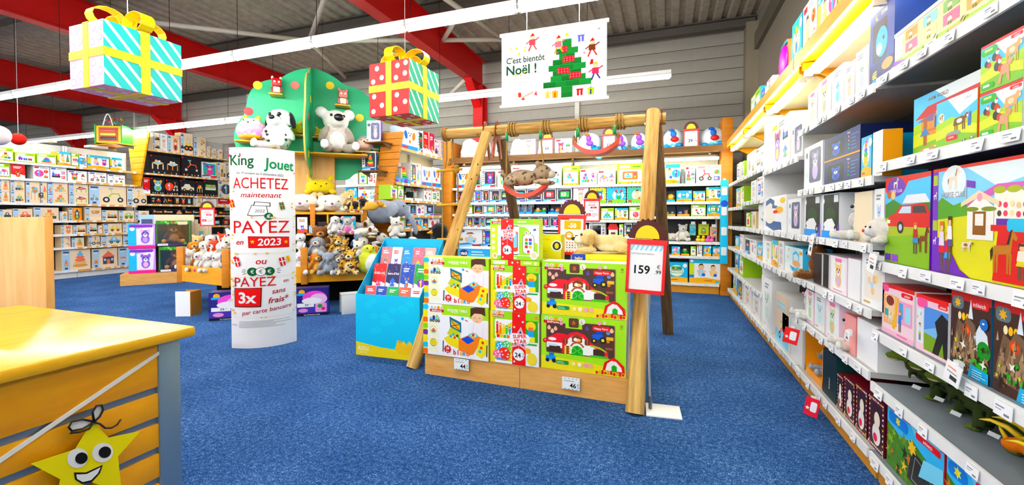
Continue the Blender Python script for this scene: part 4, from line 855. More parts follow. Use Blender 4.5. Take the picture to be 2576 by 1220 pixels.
row(RR, .87, [(2214, 2157, 640, a_bb, {'k': 'dots'}), (2154, 2123, 652, a_card1), (2121, 2080, 646, a_pink), (2076, 2062, 640, a_card1, {'c': '#151317'}), (2059, 2039, 638, a_card1, {'c': '#2a1c16'})], 'fourth shelf of baby gifts', G)
row(RR, .55, [(2200, 2148, 812, a_card1), (2146, 2116, 795, a_card1, {'c': '#f0a8a4', 'side': '#e88f8c'}), (2104, 2070, 758, a_pink), (2068, 2043, 742, a_bb, {'pal': ('#a8dce0', '#d8eff0')}), (2041, 2022, 732, a_pink)], 'fifth shelf of baby gifts', G)
row(RR, .15, [(2220, 2180, 1010, a_maroon, {'top': '#6a1a24', 'side': '#4a0f1c'}), (2177, 2148, 980, a_maroon, {'top': '#6a1a24', 'side': '#4a0f1c'}), (2146, 2119, 960, a_maroon, {'top': '#6a1a24', 'side': '#4a0f1c'}), (2117, 2101, 948, a_maroon, {'top': '#6a1a24', 'side': '#4a0f1c'}), (2099, 2065, 890, a_card1, {'c': '#10201f', 't': 'Kaloo', 'side': '#183a38'}),
              (2015, 1986, 810, a_card1, {'c': '#f4f4f2'}), (1983, 1964, 795, a_card1, {'c': '#f4f4f2'})], 'floor shelf of baby gifts', G)
row(RR, 1.84, [(2008, 1980, 312, a_grey), (1976, 1932, 302, a_white, {'k': 'animal', 'logo': '#f2d43a'})], 'top shelf above the penguin box', G)
row(RR, 1.21, [(2006, 1974, 500, a_grey), (1971, 1902, 495, a_peng, {'d': .2})], 'shelf with the penguin picture box', G)
row(RR, .86, [(2012, 1968, 622, a_ali, {'d': .2, 'side': '#5fc0ee'}), (1966, 1952, 606, a_bb), (1951, 1936, 604, a_yel), (1934, 1920, 606, a_bb)], 'shelf under the penguin picture box', G)
row(RR, .15, [(1980, 1947, 745, a_book, {'c': '#e8d2b8', 'c2': '#9fd8f0', 'k': 'trike', 'desc': 'pushchair box'}), (1938, 1912, 700, a_bb, {'pal': ('#9fc8b0', '#d8e8d8')}), (1910, 1890, 688, a_bb), (1888, 1868, 676, a_bb)], 'floor shelf beyond the white gift boxes', G)
row(RR, 1.9, [(1914, 1894, 372, a_white, {'logo': '#333'}), (1892, 1872, 385, a_white, {'logo': '#d8202c'})], 'top shelf beyond the white divider', G)
row(RR, 1.55, [(1914, 1898, 445, a_white), (1896, 1883, 455, a_bb)], 'second shelf beyond the white divider', G)
row(RR, 1.21, [(1896, 1884, 532, a_wood), (1882, 1872, 535, a_lime)], 'third shelf beyond the white divider', G)
row(RR, .86, [(1914, 1900, 612, a_cyan), (1898, 1884, 604, a_white), (1882, 1870, 600, a_vt)], 'fourth shelf beyond the white divider', G)
row(RR, 1.9, [(1866, 1858, 408, a_lime), (1857, 1848, 412, a_white)], 'top shelf by the corner post', G)
row(RR, 1.5, [(1866, 1857, 470, a_lime), (1856, 1847, 474, a_yel)], 'second shelf by the corner post', G)
row(RR, .86, [(1866, 1857, 590, a_white), (1856, 1846, 594, a_cyan)], 'fourth shelf by the corner post', G)
row(RR, .5, [(1866, 1857, 632, a_lime), (1855, 1846, 634, a_cyan)], 'fifth shelf by the corner post', G)
row(RR, .15, [(1864, 1854, 676, a_vt), (1852, 1842, 676, a_cyan)], 'floor shelf by the corner post', G)
UNITS.append((RR, -9, 3, [2.6, 9]))
row(RR, 2.605, [(2150, 2088, -60, a_lime, {'k': 'ball'}), (2085, 2040, -20, a_yel, {'k': 'ball'}), (2037, 2004, 12, a_white, {'k': 'baby'}), (2002, 1978, 60, a_cyan, {'k': 'animal'}), (1932, 1918, 205, a_pink), (1914, 1906, 230, a_book, {'c': '#3a6fc8', 'desc': 'blue toy box'}), (1903, 1880, 238, a_lime, {'k': 'ball', 'side': '#5fc0e8'})], 'the yellow cornice over the side shelving', 'toys above the cornice')

# ================================================================== soft toys
def blob(parts, name='plush', voxel=.03, mat='plush', spots=None, seed=0, smooth=3):
    """one continuous stuffed body grown from overlapping ellipsoids (x,y,z,rx,ry,rz,colour[,rotation])"""
    bm = bmesh.new(); info = []
    for p in parts:
        x, y, z, a, b, c, col = p[:7]; ro = Euler(p[7]).to_matrix() if len(p) > 7 else Matrix.Identity(3)
        M = Matrix.Translation((x, y, z)) @ ro.to_4x4() @ Matrix.Diagonal((a, b, c, 1))
        bmesh.ops.create_icosphere(bm, subdivisions=2, radius=1, matrix=M)
        info.append((np.array((x, y, z)), np.array(ro.inverted()), np.array((a, b, c)), lin(col)))
    me = bpy.data.meshes.new('t'); bm.to_mesh(me); bm.free()
    ob = bpy.data.objects.new('t', me); COL.objects.link(ob)
    m = ob.modifiers.new('r', 'REMESH'); m.mode = 'VOXEL'; m.voxel_size = voxel
    if smooth: s = ob.modifiers.new('s', 'SMOOTH'); s.iterations = smooth; s.factor = .5
    dg = bpy.context.evaluated_depsgraph_get()
    out = bpy.data.meshes.new_from_object(ob.evaluated_get(dg)); out.name = name
    bpy.data.objects.remove(ob); bpy.data.meshes.remove(me)
    n = len(out.vertices); co = np.empty(n * 3, dtype=np.float32); out.vertices.foreach_get('co', co); co = co.reshape(-1, 3)
    D = np.stack([np.linalg.norm(((co - c0) @ Ri.T) / rad, axis=1) for c0, Ri, rad, _ in info], 1)
    idx = D.argmin(1); cols = np.array([i[3] for i in info], dtype=np.float32)[idx]
    if spots:
        rr = np.random.RandomState(seed); k, size, col, on = spots
        P = co[rr.randint(0, n, k)]; d = np.min(np.linalg.norm(co[:, None, :] - P[None], axis=2), 1)
        base = np.array([lin(c) for c in on], dtype=np.float32)
        ok = np.min(np.abs(cols[:, None, :] - base[None]).sum(2), 1) < .01
        cols[(d < size) & ok] = lin(col)
    arr = np.ones((n, 4), dtype=np.float32); arr[:, :3] = cols
    for a in list(out.color_attributes): out.color_attributes.remove(a)
    a = out.color_attributes.new('Col', 'FLOAT_COLOR', 'POINT'); a.data.foreach_set('color', arr.ravel())
    out.materials.clear(); out.materials.append(MATS[mat]); out.polygons.foreach_set('use_smooth', [True] * len(out.polygons))
    return out
_b = {}
def bead(c='#0a0a0a', mat='gloss'):
    if (c, mat) not in _b: _b[(c, mat)] = MB().ball(0, 0, 0, 1, c=c).mesh('bead', mat, True)
    return _b[(c, mat)]
def sit_parts(body, belly, limb=None, ear=None, muz='#fff', inner=None, foot=None, ears='round', headc=None, hs=1., fat=1.):
    limb = limb or body; ear = ear or body; foot = foot or belly; headc = headc or body
    P = [(0, 0, .3, .24 * fat, .2 * fat, .28, body), (0, -.09 * fat, .28, .17 * fat, .14 * fat, .2, belly), (0, -.02, .68, .23 * hs, .2 * hs, .2 * hs, headc), (0, -.17 * hs, .63, .12 * hs, .1 * hs, .09 * hs, muz)]
    for s in (-1, 1):
        P += [(s * .22, -.26, .1, .1, .24, .1, limb, (0, 0, s * .35)), (s * .3, -.46, .13, .09, .05, .11, foot, (-.2, 0, s * .35)), (s * .26, -.1, .38, .075, .09, .2, limb, (.3, s * -.45, 0))]
        if ears == 'round': P.append((s * .18 * hs, .02, .86, .08 * hs, .05, .08 * hs, ear)); P.append((s * .18 * hs, -.03, .86, .05 * hs, .03, .05 * hs, inner or belly))
        elif ears == 'flop': P.append((s * .23 * hs, -.01, .66, .05, .09, .17 * hs, ear, (0, s * -.25, 0)))
        elif ears == 'long': P.append((s * .1, .03, 1.02, .05, .035, .2, ear, (0, s * .2, 0)))
        elif ears == 'point': P.append((s * .15, 0, .88, .055, .04, .1, ear, (0, s * .35, 0)))
        elif ears == 'big': P.append((s * .27, .02, .84, .13, .06, .13, ear)); P.append((s * .27, -.04, .83, .07, .03, .07, inner or '#fff'))
    return P
def lie_parts(body, belly, ear, muz, ears='flop', patch=None, headc=None):
    headc = headc or body
    P = [(.12, 0, .17, .34, .19, .17, body), (-.3, -.02, .27, .19, .18, .17, headc), (-.47, -.04, .22, .11, .11, .09, muz), (.1, -.06, .1, .26, .14, .1, belly), (.46, 0, .2, .07, .05, .05, body), (.55, .02, .27, .05, .04, .09, body)]
    for s in (-1, 1):
        P += [(-.34, s * .2 - .02, .06, .2, .07, .06, body), (.3, s * .2, .1, .16, .08, .1, body)]
        if ears == 'flop': P.append((-.25, s * .19, .25, .08, .05, .13, ear, (s * -.3, 0, 0)))
        else: P.append((-.24, s * .13, .42, .06, .05, .07, ear))
    if patch: P.append((.2, -.06, .26, .14, .16, .1, patch))
    return P
PL = {}
def plush(kind, eyes=((-.085, -.17, .72), (.085, -.17, .72)), nose=(0, -.27, .66), nosec='#0c0a0a', er=.022, nr=.035, parts=None, **kw):
    if kind not in PL: PL[kind] = (blob(parts, 'plush_body', **kw), eyes, nose, nosec, er, nr)
def put_plush(kind, loc, s, rz=0, label='', name='plush_toy', group=None, rot=None):
    me, eyes, nose, nc, er, nr = PL[kind]
    o = inst(name, me, None, Vector(loc) + Vector((0, 0, .004 - min(v.co.z for v in me.vertices) * s)), rot or (0, 0, rz), s); tag(o, label, 'plush toy', group)
    for p in eyes: inst('eye', bead(), o, p, scale=er)
    if nose: inst('nose', bead(nc, 'plastic'), o, nose, scale=(nr * 1.3, nr * .8, nr))
    return o
LE = ((-.43, -.13, .33), (-.43, .11, .33)); LN = (-.575, -.04, .25)
plush('bear_white', parts=sit_parts('#f6efe4', '#fbf6ee', muz='#fffaf2'))
plush('bear_brown', parts=sit_parts('#7a4a26', '#b98a5c', muz='#c89a6c'))
plush('bear_tan', parts=sit_parts('#e0bd86', '#eed9b4', muz='#f4e6cc'))
plush('dog_grey', parts=sit_parts('#9a9a9c', '#e8e4de', ear='#6f6f74', ears='flop', muz='#efece6'))
plush('dog_brown', parts=sit_parts('#f2e8da', '#fff', ear='#6a3e1e', ears='flop', muz='#fff', limb='#a8703a'))
plush('dog_yellow', parts=sit_parts('#d98e34', '#edc07a', ears='flop', ear='#b8702a', muz='#f0cf98'))
plush('leopard', parts=sit_parts('#e8b464', '#f2dcae', muz='#f6e8cc'), spots=(230, .032, '#3a2310', ('#e8b464', '#f2dcae')), voxel=.022)
plush('snow_leopard', parts=sit_parts('#d8cdbb', '#efe8da', muz='#f6f0e6'), spots=(190, .03, '#3f372e', ('#d8cdbb',)), voxel=.024, seed=3)
plush('elephant_sit', parts=sit_parts('#9aa2ae', '#b4bac4', ears='big', muz='#9aa2ae', inner='#c8ccd4') + [(0, -.3, .52, .05, .06, .14, '#9aa2ae', (.5, 0, 0))], nose=None)
plush('rabbit_white', parts=sit_parts('#f8f4ee', '#fff', ears='long', muz='#fff'), nosec='#e8889a')
plush('panda', parts=sit_parts('#f6f4f0', '#fff', limb='#16161a', ear='#16161a', foot='#16161a', inner='#16161a', muz='#fff'))
plush('koala', parts=sit_parts('#d5ccc2', '#f8f4ee', limb='#b0a598', ears='big', ear='#e4dcd2', headc='#efe9e2', inner='#fff', muz='#efe9e0', foot='#f8f4ee', hs=1.15), nose=(0, -.33, .7), nr=.075, er=.03, eyes=((-.12, -.2, .76), (.12, -.2, .76)))
plush('dog_spot_sit', parts=sit_parts('#eceae6', '#f6f5f2', ear='#1a1a1c', ears='flop', muz='#f8f7f4', hs=1.2), spots=(34, .035, '#1d1d20', ('#eceae6',)), voxel=.026, eyes=((-.1, -.2, .76), (.1, -.2, .76)), er=.045, nose=(0, -.31, .68), nr=.05)
plush('pink_mouse', parts=sit_parts('#c8c0be', '#ee7ab4', ears='big', ear='#c8c0be', inner='#f0a8bc', muz='#d8d0ce', limb='#d8cfcc'))
plush('white_dog', parts=sit_parts('#f4f1ec', '#fff', ear='#1c1a1c', ears='flop', muz='#fff'))
plush('penguin_black', parts=[(0, 0, .42, .26, .22, .42, '#131216'), (0, -.1, .36, .18, .16, .3, '#1a191d'), (0, 0, .86, .19, .18, .18, '#131216'), (-.27, 0, .42, .06, .1, .26, '#131216', (0, .25, 0)), (.27, 0, .42, .06, .1, .26, '#131216', (0, -.25, 0)), (-.12, -.14, .04, .12, .16, .05, '#d8a06a'), (.12, -.14, .04, .12, .16, .05, '#d8a06a'), (0, -.2, .84, .05, .09, .035, '#e0a050')], eyes=((-.08, -.16, .92), (.08, -.16, .92)), nose=None)
plush('yellow_pillow', parts=[(0, 0, .3, .46, .3, .28, '#f6d61e'), (-.3, .04, .58, .09, .07, .16, '#f6d61e', (0, -.6, 0)), (.3, .04, .58, .09, .07, .16, '#f6d61e', (0, .6, 0)), (-.38, -.16, .12, .12, .1, .08, '#f0c81a'), (.38, -.16, .12, .12, .1, .08, '#f0c81a')], eyes=((-.16, -.27, .38), (.16, -.27, .38)), nose=(0, -.3, .3), nr=.02)
plush('cushion_bear', parts=[(0, 0, .3, .5, .36, .29, '#f7f0e4'), (0, -.3, .24, .14, .1, .1, '#fffaf2'), (-.36, .05, .56, .11, .08, .1, '#e9c79a'), (.36, .05, .56, .11, .08, .1, '#e9c79a'), (-.4, -.2, .07, .16, .16, .08, '#f7f0e4'), (.4, -.2, .07, .16, .16, .08, '#f7f0e4')], eyes=((-.2, -.32, .34), (.2, -.32, .34)), nose=(0, -.4, .26), nosec='#d8465a', nr=.035)
plush('donut_cat', parts=[(0, 0, .4, .52, .42, .38, '#f2c2e0'), (0, -.06, .28, .5, .42, .22, '#e4a8d8'), (0, -.1, .14, .42, .36, .12, '#f2b84a'), (-.2, -.05, .8, .1, .06, .12, '#f4d06a'), (.2, -.05, .8, .1, .06, .12, '#f4d06a'), (0, -.1, .62, .34, .32, .18, '#fbf4f0')], spots=(60, .04, '#fff4d0', ('#f2c2e0', '#e4a8d8')), eyes=((-.16, -.36, .68), (.16, -.36, .68)), nose=(0, -.42, .6), nr=.025)
plush('seal', parts=[(0, 0, .3, .36, .34, .32, '#c9ccd4'), (-.1, -.22, .26, .3, .2, .22, '#f3d3bf'), (.4, -.1, .1, .2, .1, .05, '#b4b7c0', (0, 0, .3)), (-.35, -.05, .08, .14, .1, .05, '#b4b7c0')], eyes=((-.24, -.36, .38), (0, -.38, .4)), nose=(-.14, -.41, .32), nr=.03)
plush('dalmatian', parts=lie_parts('#f6f5f2', '#fff', '#161618', '#fbfaf8'), spots=(30, .05, '#161618', ('#f6f5f2',)), voxel=.025, eyes=LE, nose=LN)
plush('husky', parts=lie_parts('#3a2a24', '#f2ede6', '#2c201c', '#f6f2ec', ears='up', headc='#efe8de'), eyes=LE, nose=LN)
plush('saint_bernard', parts=lie_parts('#f4ece0', '#fff', '#6a3a1c', '#fff', patch='#8a4f26'), eyes=LE, nose=LN)
plush('beige_dog', parts=lie_parts('#e9cf9e', '#f3e2c0', '#d8b47c', '#f6ead0'), eyes=LE, nose=LN)
plush('tan_cat', parts=lie_parts('#b9a28a', '#e2d3c0', '#a88e74', '#efe4d6', ears='up'), spots=(120, .025, '#5f4a38', ('#b9a28a',)), voxel=.024, eyes=LE, nose=LN, nr=.02)
plush('gorilla', parts=lie_parts('#17141a', '#17141a', '#a8683a', '#c8925a', ears='up'), eyes=LE, nose=LN)
plush('camel', parts=[(0, 0, .22, .3, .2, .2, '#dcae62'), (-.34, -.05, .3, .2, .15, .13, '#dca24e'), (-.5, -.1, .22, .14, .12, .1, '#efcf98'), (-.26, .1, .4, .05, .05, .09, '#c88a3a'), (-.26, -.14, .4, .05, .05, .09, '#c88a3a'), (.24, 0, .1, .2, .16, .1, '#dcae62')], eyes=((-.4, -.18, .38), (-.4, .06, .38)), nose=(-.6, -.16, .28), nr=.02)
plush('elephant_lie', parts=[(.05, 0, .34, .42, .3, .32, '#8f96a3'), (-.35, -.05, .42, .26, .24, .24, '#8f96a3'), (-.22, -.26, .4, .22, .05, .22, '#a3a9b4', (0, 0, -.3)), (-.22, .2, .4, .22, .05, .22, '#a3a9b4'), (-.58, -.06, .3, .09, .09, .16, '#8f96a3', (0, .5, 0)), (-.72, -.06, .1, .08, .08, .16, '#8f96a3', (0, .4, 0)), (-.8, -.08, -.12, .07, .07, .16, '#8f96a3', (0, .1, 0)), (-.2, -.26, .08, .12, .14, .1, '#8f96a3'), (.34, -.24, .08, .14, .14, .1, '#8f96a3')], eyes=((-.54, -.18, .48), (-.54, .1, .48)), nose=None, er=.018)
plush('pear_bird', parts=[(0, 0, .36, .34, .3, .36, '#cdd36a'), (.06, -.16, .34, .25, .2, .28, '#f7f5ee'), (0, 0, .72, .2, .18, .16, '#cdd36a'), (-.33, -.02, .34, .06, .16, .22, '#2f3a2a')], eyes=((-.08, -.16, .78), (.1, -.16, .78)), nose=(0, -.2, .7), nosec='#e8a040')
plush('giraffe', parts=[(0, 0, .22, .15, .16, .22, '#eec256'), (0, -.04, .55, .07, .07, .24, '#eec256'), (0, -.12, .82, .1, .15, .1, '#eec256'), (-.08, -.02, .94, .03, .03, .06, '#8a5a24'), (.08, -.02, .94, .03, .03, .06, '#8a5a24'), (-.16, -.14, .06, .07, .16, .07, '#eec256'), (.16, -.14, .06, .07, .16, .07, '#eec256')], spots=(40, .04, '#b8792c', ('#eec256',)), eyes=((-.07, -.2, .87), (.07, -.2, .87)), nose=(0, -.27, .8), nr=.015)
plush('blue_hippo', parts=[(0, 0, .3, .24, .2, .28, '#7fa8de'), (0, -.06, .66, .2, .18, .17, '#8fb4e6'), (0, -.2, .58, .17, .15, .12, '#a8c8ee'), (-.16, .02, .84, .05, .04, .05, '#7fa8de'), (.16, .02, .84, .05, .04, .05, '#7fa8de'), (-.2, -.26, .1, .1, .22, .1, '#7fa8de'), (.2, -.26, .1, .1, .22, .1, '#7fa8de'), (-.26, -.1, .36, .07, .08, .18, '#7fa8de', (0, .4, 0)), (.26, -.1, .36, .07, .08, .18, '#7fa8de', (0, -.4, 0))], nose=None)
plush('fox_red', parts=sit_parts('#d8552a', '#fbf2e6', ears='point', muz='#fff'))
plush('penguin_toy', parts=sit_parts('#1a1c22', '#fff', muz='#f2a83a', ears='none', foot='#f2a83a'))
plush('owl_red', parts=[(0, 0, .42, .3, .26, .42, '#d8323a'), (0, -.14, .38, .2, .16, .3, '#f6dcc8'), (-.13, -.22, .66, .11, .06, .11, '#fff'), (.13, -.22, .66, .11, .06, .11, '#fff'), (-.2, 0, .88, .06, .05, .1, '#d8323a'), (.2, 0, .88, .06, .05, .1, '#d8323a')], eyes=((-.13, -.28, .66), (.13, -.28, .66)), er=.05, nose=(0, -.27, .56), nosec='#f2a020')

# ================================================================== wooden swing frame
sw = empty('swing_set', (-1.1, 4.2, 0), 0, 'wooden swing set of round pine poles in the middle of the shop', 'swing set')
def log(name, p, q, r0, r1, parent, mat, off=(0, 0, 0), nk=9, seed=0):
    p, q = Vector(p) - Vector(off), Vector(q) - Vector(off); rr = random.Random(seed)
    L = (q - p).length; n = 14; mb = MB()
    path = [(0, 0, L * i / n) for i in range(n + 1)]
    mb.tube(path, [(r0 + (r1 - r0) * i / n) * (1 + rr.uniform(-.035, .035)) for i in range(n + 1)], 16)
    o = mb.build(name, mat, parent, p, smooth=False)
    smooth_by_angle(o.data, 50)
    o.rotation_mode = 'QUATERNION'; o.rotation_quaternion = Vector((0, 0, 1)).rotation_difference((q - p).normalized())
    mk = MB()
    for k in range(nk):
        a, z = rr.uniform(0, 6.28), rr.uniform(.08, .95) * L; r_ = (r0 + (r1 - r0) * z / L) * .965
        mk.M = Matrix.Rotation(a, 4, 'Z') @ Matrix.Translation((r_, 0, z)); mk.ball(0, 0, 0, .004, .007, .011, '#6a4420', 8, 5)
    kn = mk.build('knot', 'matt', o); kn['kind'] = 'stuff'
    return o
OF = (-1.1, 4.2, 0)
ZB = 2.25
log('beam', (-2.295, 4.2, ZB), (-.01, 4.2, ZB), .056, .056, sw, 'pine_log', OF, 14, 1)
log('leg', (-.195, 3.05, 0), (-.115, 4.02, 2.28), .062, .056, sw, 'pine_log', OF, 10, 2)
log('leg', (.03, 5.29, 0), (-.1, 4.36, 2.28), .06, .056, sw, 'dark_log', OF, 8, 3)
log('leg', (-2.135, 3.32, 0), (-1.72, 4.05, 2.2), .06, .054, sw, 'pine_log', OF, 10, 4)
log('leg', (-1.62, 5.35, 0), (-1.70, 4.38, 2.2), .06, .054, sw, 'dark_log', OF, 8, 5)
# brown steel corner plates
for i, x in enumerate((-1.73, -.11)):
    for s in (-.07, .065):
        mb = MB(); P = []
        for k in range(7): a = math.pi * k / 6; P.append((.045 * math.cos(a), 2.31 + .045 * math.sin(a)))
        pts = [(.13, 1.98), (.06, 2.28)] + P[1:6] + [(-.06, 2.28), (-.13, 1.98), (-.09, 1.96), (-.05, 2.1), (0, 2.16), (.05, 2.1), (.09, 1.96)]
        mb.prism(pts, -.004, .004, '#8a4a22'); mb.build('corner_plate', 'metal', sw, (x + s - OF[0], 0, 0), R(90))
    for dz, dy in ((2.2, -.06), (2.04, -.11), (2.2, .06), (2.04, .11)):
        mb = MB(); mb.tube([(-.085, 0, 0), (-.07, 0, 0)], .012, 6, '#e8e8e8'); mb.build('bolt', 'metal', sw, (x - OF[0], dy, dz))
# ropes of the swings, coiled around the beam
def rope(pts, r, name, parent, c='#b58a4e', mat='rope'):
    mb = MB(); mb.tube(pts, r, 7, c); return mb.build(name, mat, parent, smooth=True)
m_, nt_, bs_ = newmat('rope'); MATS['rope'] = m_
_wv = nt_.nodes.new('ShaderNodeTexWave'); _wv.inputs['Scale'].default_value = 55; _wv.bands_direction = 'DIAGONAL'; nt_.links.new(objco(nt_), _wv.inputs['Vector'])
_cr = nt_.nodes.new('ShaderNodeValToRGB'); _cr.color_ramp.elements[0].color = (*lin('#7a552a'), 1); _cr.color_ramp.elements[1].color = (*lin('#d6b27a'), 1); nt_.links.new(_wv.outputs['Fac'], _cr.inputs['Fac']); nt_.links.new(_cr.outputs['Color'], bs_.inputs['Base Color']); bump(nt_, bs_, _wv.outputs['Fac'], .6, .004); bs_.inputs['Roughness'].default_value = .9
def coil(x, y, z, R0, turns, pitch):
    n = int(turns * 14); return [(x + pitch * i / 14, y + R0 * math.cos(2 * math.pi * i / 14), z + R0 * math.sin(2 * math.pi * i / 14)) for i in range(n + 1)]
def swing(us, vseat, ul, ur, label, name='hanging_swing'):
    p0, p1 = at(ul, 330, y=4.2), at(ur, 325, y=4.2); a, b = at(us[0], vseat, y=4.2), at(us[1], vseat, y=4.2); z = (a.z + b.z) / 2; cx = (a.x + b.x) / 2; hw = (b.x - a.x) / 2
    e = empty(name, (cx, 4.2, z), 0, label, 'swing', 'swings hanging from the wooden beam')
    # curved seat shell
    mb = MB(); n = 14; L = []
    for i in range(n + 1):
        t = -1 + 2 * i / n; zz = .11 * abs(t) ** 2.2 - .06; L.append((t * hw, zz, .085 * (1 - .35 * abs(t) ** 4)))
    vs = []; 
    for x, zz, w in L: vs += [(x, -w, zz + .022), (x, w, zz + .022), (x, w, zz - .02), (x, -w, zz - .02)]
    fs = [(4 * i + k, 4 * i + (k + 1) % 4, 4 * i + 4 + (k + 1) % 4, 4 * i + 4 + k) for i in range(n) for k in range(4)] + [(3, 2, 1, 0), (4 * n, 4 * n + 1, 4 * n + 2, 4 * n + 3)]
    mb.add(vs, fs, '#ee5a2c'); o = mb.build('seat', 'plastic', e); smooth_by_angle(o.data, 50)
    for px, sx in ((p0.x, -1), (p1.x, 1)):
        top = Vector((px - cx, 0, ZB - z)); s_ = Vector((sx * hw * .93, 0, .06))
        rope(coil(top.x, 0, top.z, .069, 3.2, .022 * 1.3), .009, 'rope_coil', e)
        kn = top + Vector((0, -.074, -.1)); rope([top + Vector((0, -.078, 0)), kn, kn.lerp(s_, .3), kn.lerp(s_, .75), s_ + Vector((0, -.05, .05)), s_ + Vector((0, -.05, 0))], .008, 'rope', e)
        rope([kn.lerp(s_, .75), s_ + Vector((0, .05, .05)), s_ + Vector((0, .05, 0))], .007, 'rope', e)
        mb = MB(); mb.tube([kn + Vector((0, 0, .05)), kn - Vector((0, 0, .03))], .017, 8, '#1f8a4a'); mb.build('green_clamp', 'plastic', e, smooth=True)
swing((1270, 1376), 478, 1281, 1365, 'orange plastic swing seat with a tan cat plush lying in it')
swing((1443, 1560), 370, 1457, 1548, 'empty orange plastic swing seat pulled up close to the beam')
put_plush('tan_cat', at(1328, 468, y=4.2) + Vector((0, 0, .0)), .5, R(180), 'striped tan cat plush lying asleep in the orange swing seat')
# rope ladder at the overhanging beam end
e = empty('rope_ladder', (-2.25, 4.25, 0), 0, 'knotted rope ladder with wooden rungs hanging from the beam end', 'rope ladder')
for s in (-.09, .1): rope([(s * .4, 0, 2.2), (s * .4, 0, 1.98), (s, 0, 1.78), (s, .01, 1.4), (s * 1.05, 0, 1.0), (s * .9, 0, .62)], .009, 'rope', e)
rope(coil(-.05, -.05, 2.25, .07, 2.2, .03), .009, 'rope_coil', e)
for z in (1.86, 1.48, 1.1, .72):
    mb = MB(); mb.tube([(-.15, -.012, z), (.16, -.012, z + .01)], .015, 8, '#c89a5a'); mb.build('rung', 'matt', e, smooth=True)
for z in (1.9, 1.94, 1.85): mb = MB(); mb.ball(.0 if z > 1.9 else .09, 0, z, .03, .03, .026, '#b58a4e'); mb.build('knot', 'rope', e, smooth=True)
put_plush('penguin_black', (-3.0, 5.35, .52), .72, R(-25), 'big black penguin plush standing beside the rope ladder')
ps = empty('display_stool', (-3.0, 5.4, 0), 0, 'low pale display block under the black penguin plush', 'display block'); B('block_body', -.22, .22, -.2, .2, 0, .48, '#e8e4dc', parent=ps); B('block_top', -.24, .24, -.22, .22, .48, .52, mat='oak', parent=ps)

# ================================================================== stacked boxes on the wooden plinth
pl = empty('display_plinth', (-1.08, 3.2, 0), R(-1.6), 'low light oak display plinth under the stacked toy boxes', 'plinth')
B('front_board', -.87, -.002, 0, .03, 0, .165, mat='oak', parent=pl); B('front_board', .002, .83, 0, .03, 0, .165, mat='oak', parent=pl)
B('side_board', -.87, -.84, .03, .75, 0, .165, mat='oak', parent=pl); B('side_board', .8, .83, .03, .75, 0, .165, mat='oak', parent=pl); B('deck', -.87, .83, .0, .75, .165, .185, mat='oak', parent=pl)
def tagcard(x, z, txt, label, run_y=3.19):
    e = empty('price_card', (x, run_y, z), R(-1.6), label, 'price card'); w, h = .13, .085
    mb = MB(); mb.box(-w / 2, w / 2, -.004, 0, -h / 2, h / 2, '#fdfdfd'); cv = Cv(w, h)
    for i in range(9):
        c = '#8fc8e8' if i % 2 else '#fff'; cv.r(i / 9, .92, (i + 1) / 9, 1, c); cv.r(i / 9, 0, (i + 1) / 9, .08, c)
    cv.r(.08, .72, .7, .76, '#777'); cv.t(txt, .62, .36, .4, '#111', .42, .02); cv.t('€', .92, .46, .18, '#111'); cv.t('.99', .92, .22, .12, '#111', .13)
    cv.into(mb, lambda x, y, q: (x - w / 2, -.004 - q, y - h / 2)); mb.build('card', 'paper', e); B('card_holder', -w / 2 - .004, w / 2 + .004, 0, .004, -h / 2 - .004, h / 2 + .004, '#dfe6ea', 'plastic', e)
tagcard(at(1162, 913, y=3.2).x, at(1162, 913, y=3.2).z - .01, '44', 'small white price card with black digits below the building tables'); tagcard(at(1437, 951, y=3.18).x, .1, '46', 'small white price card with black digits below the farm barns', 3.17)

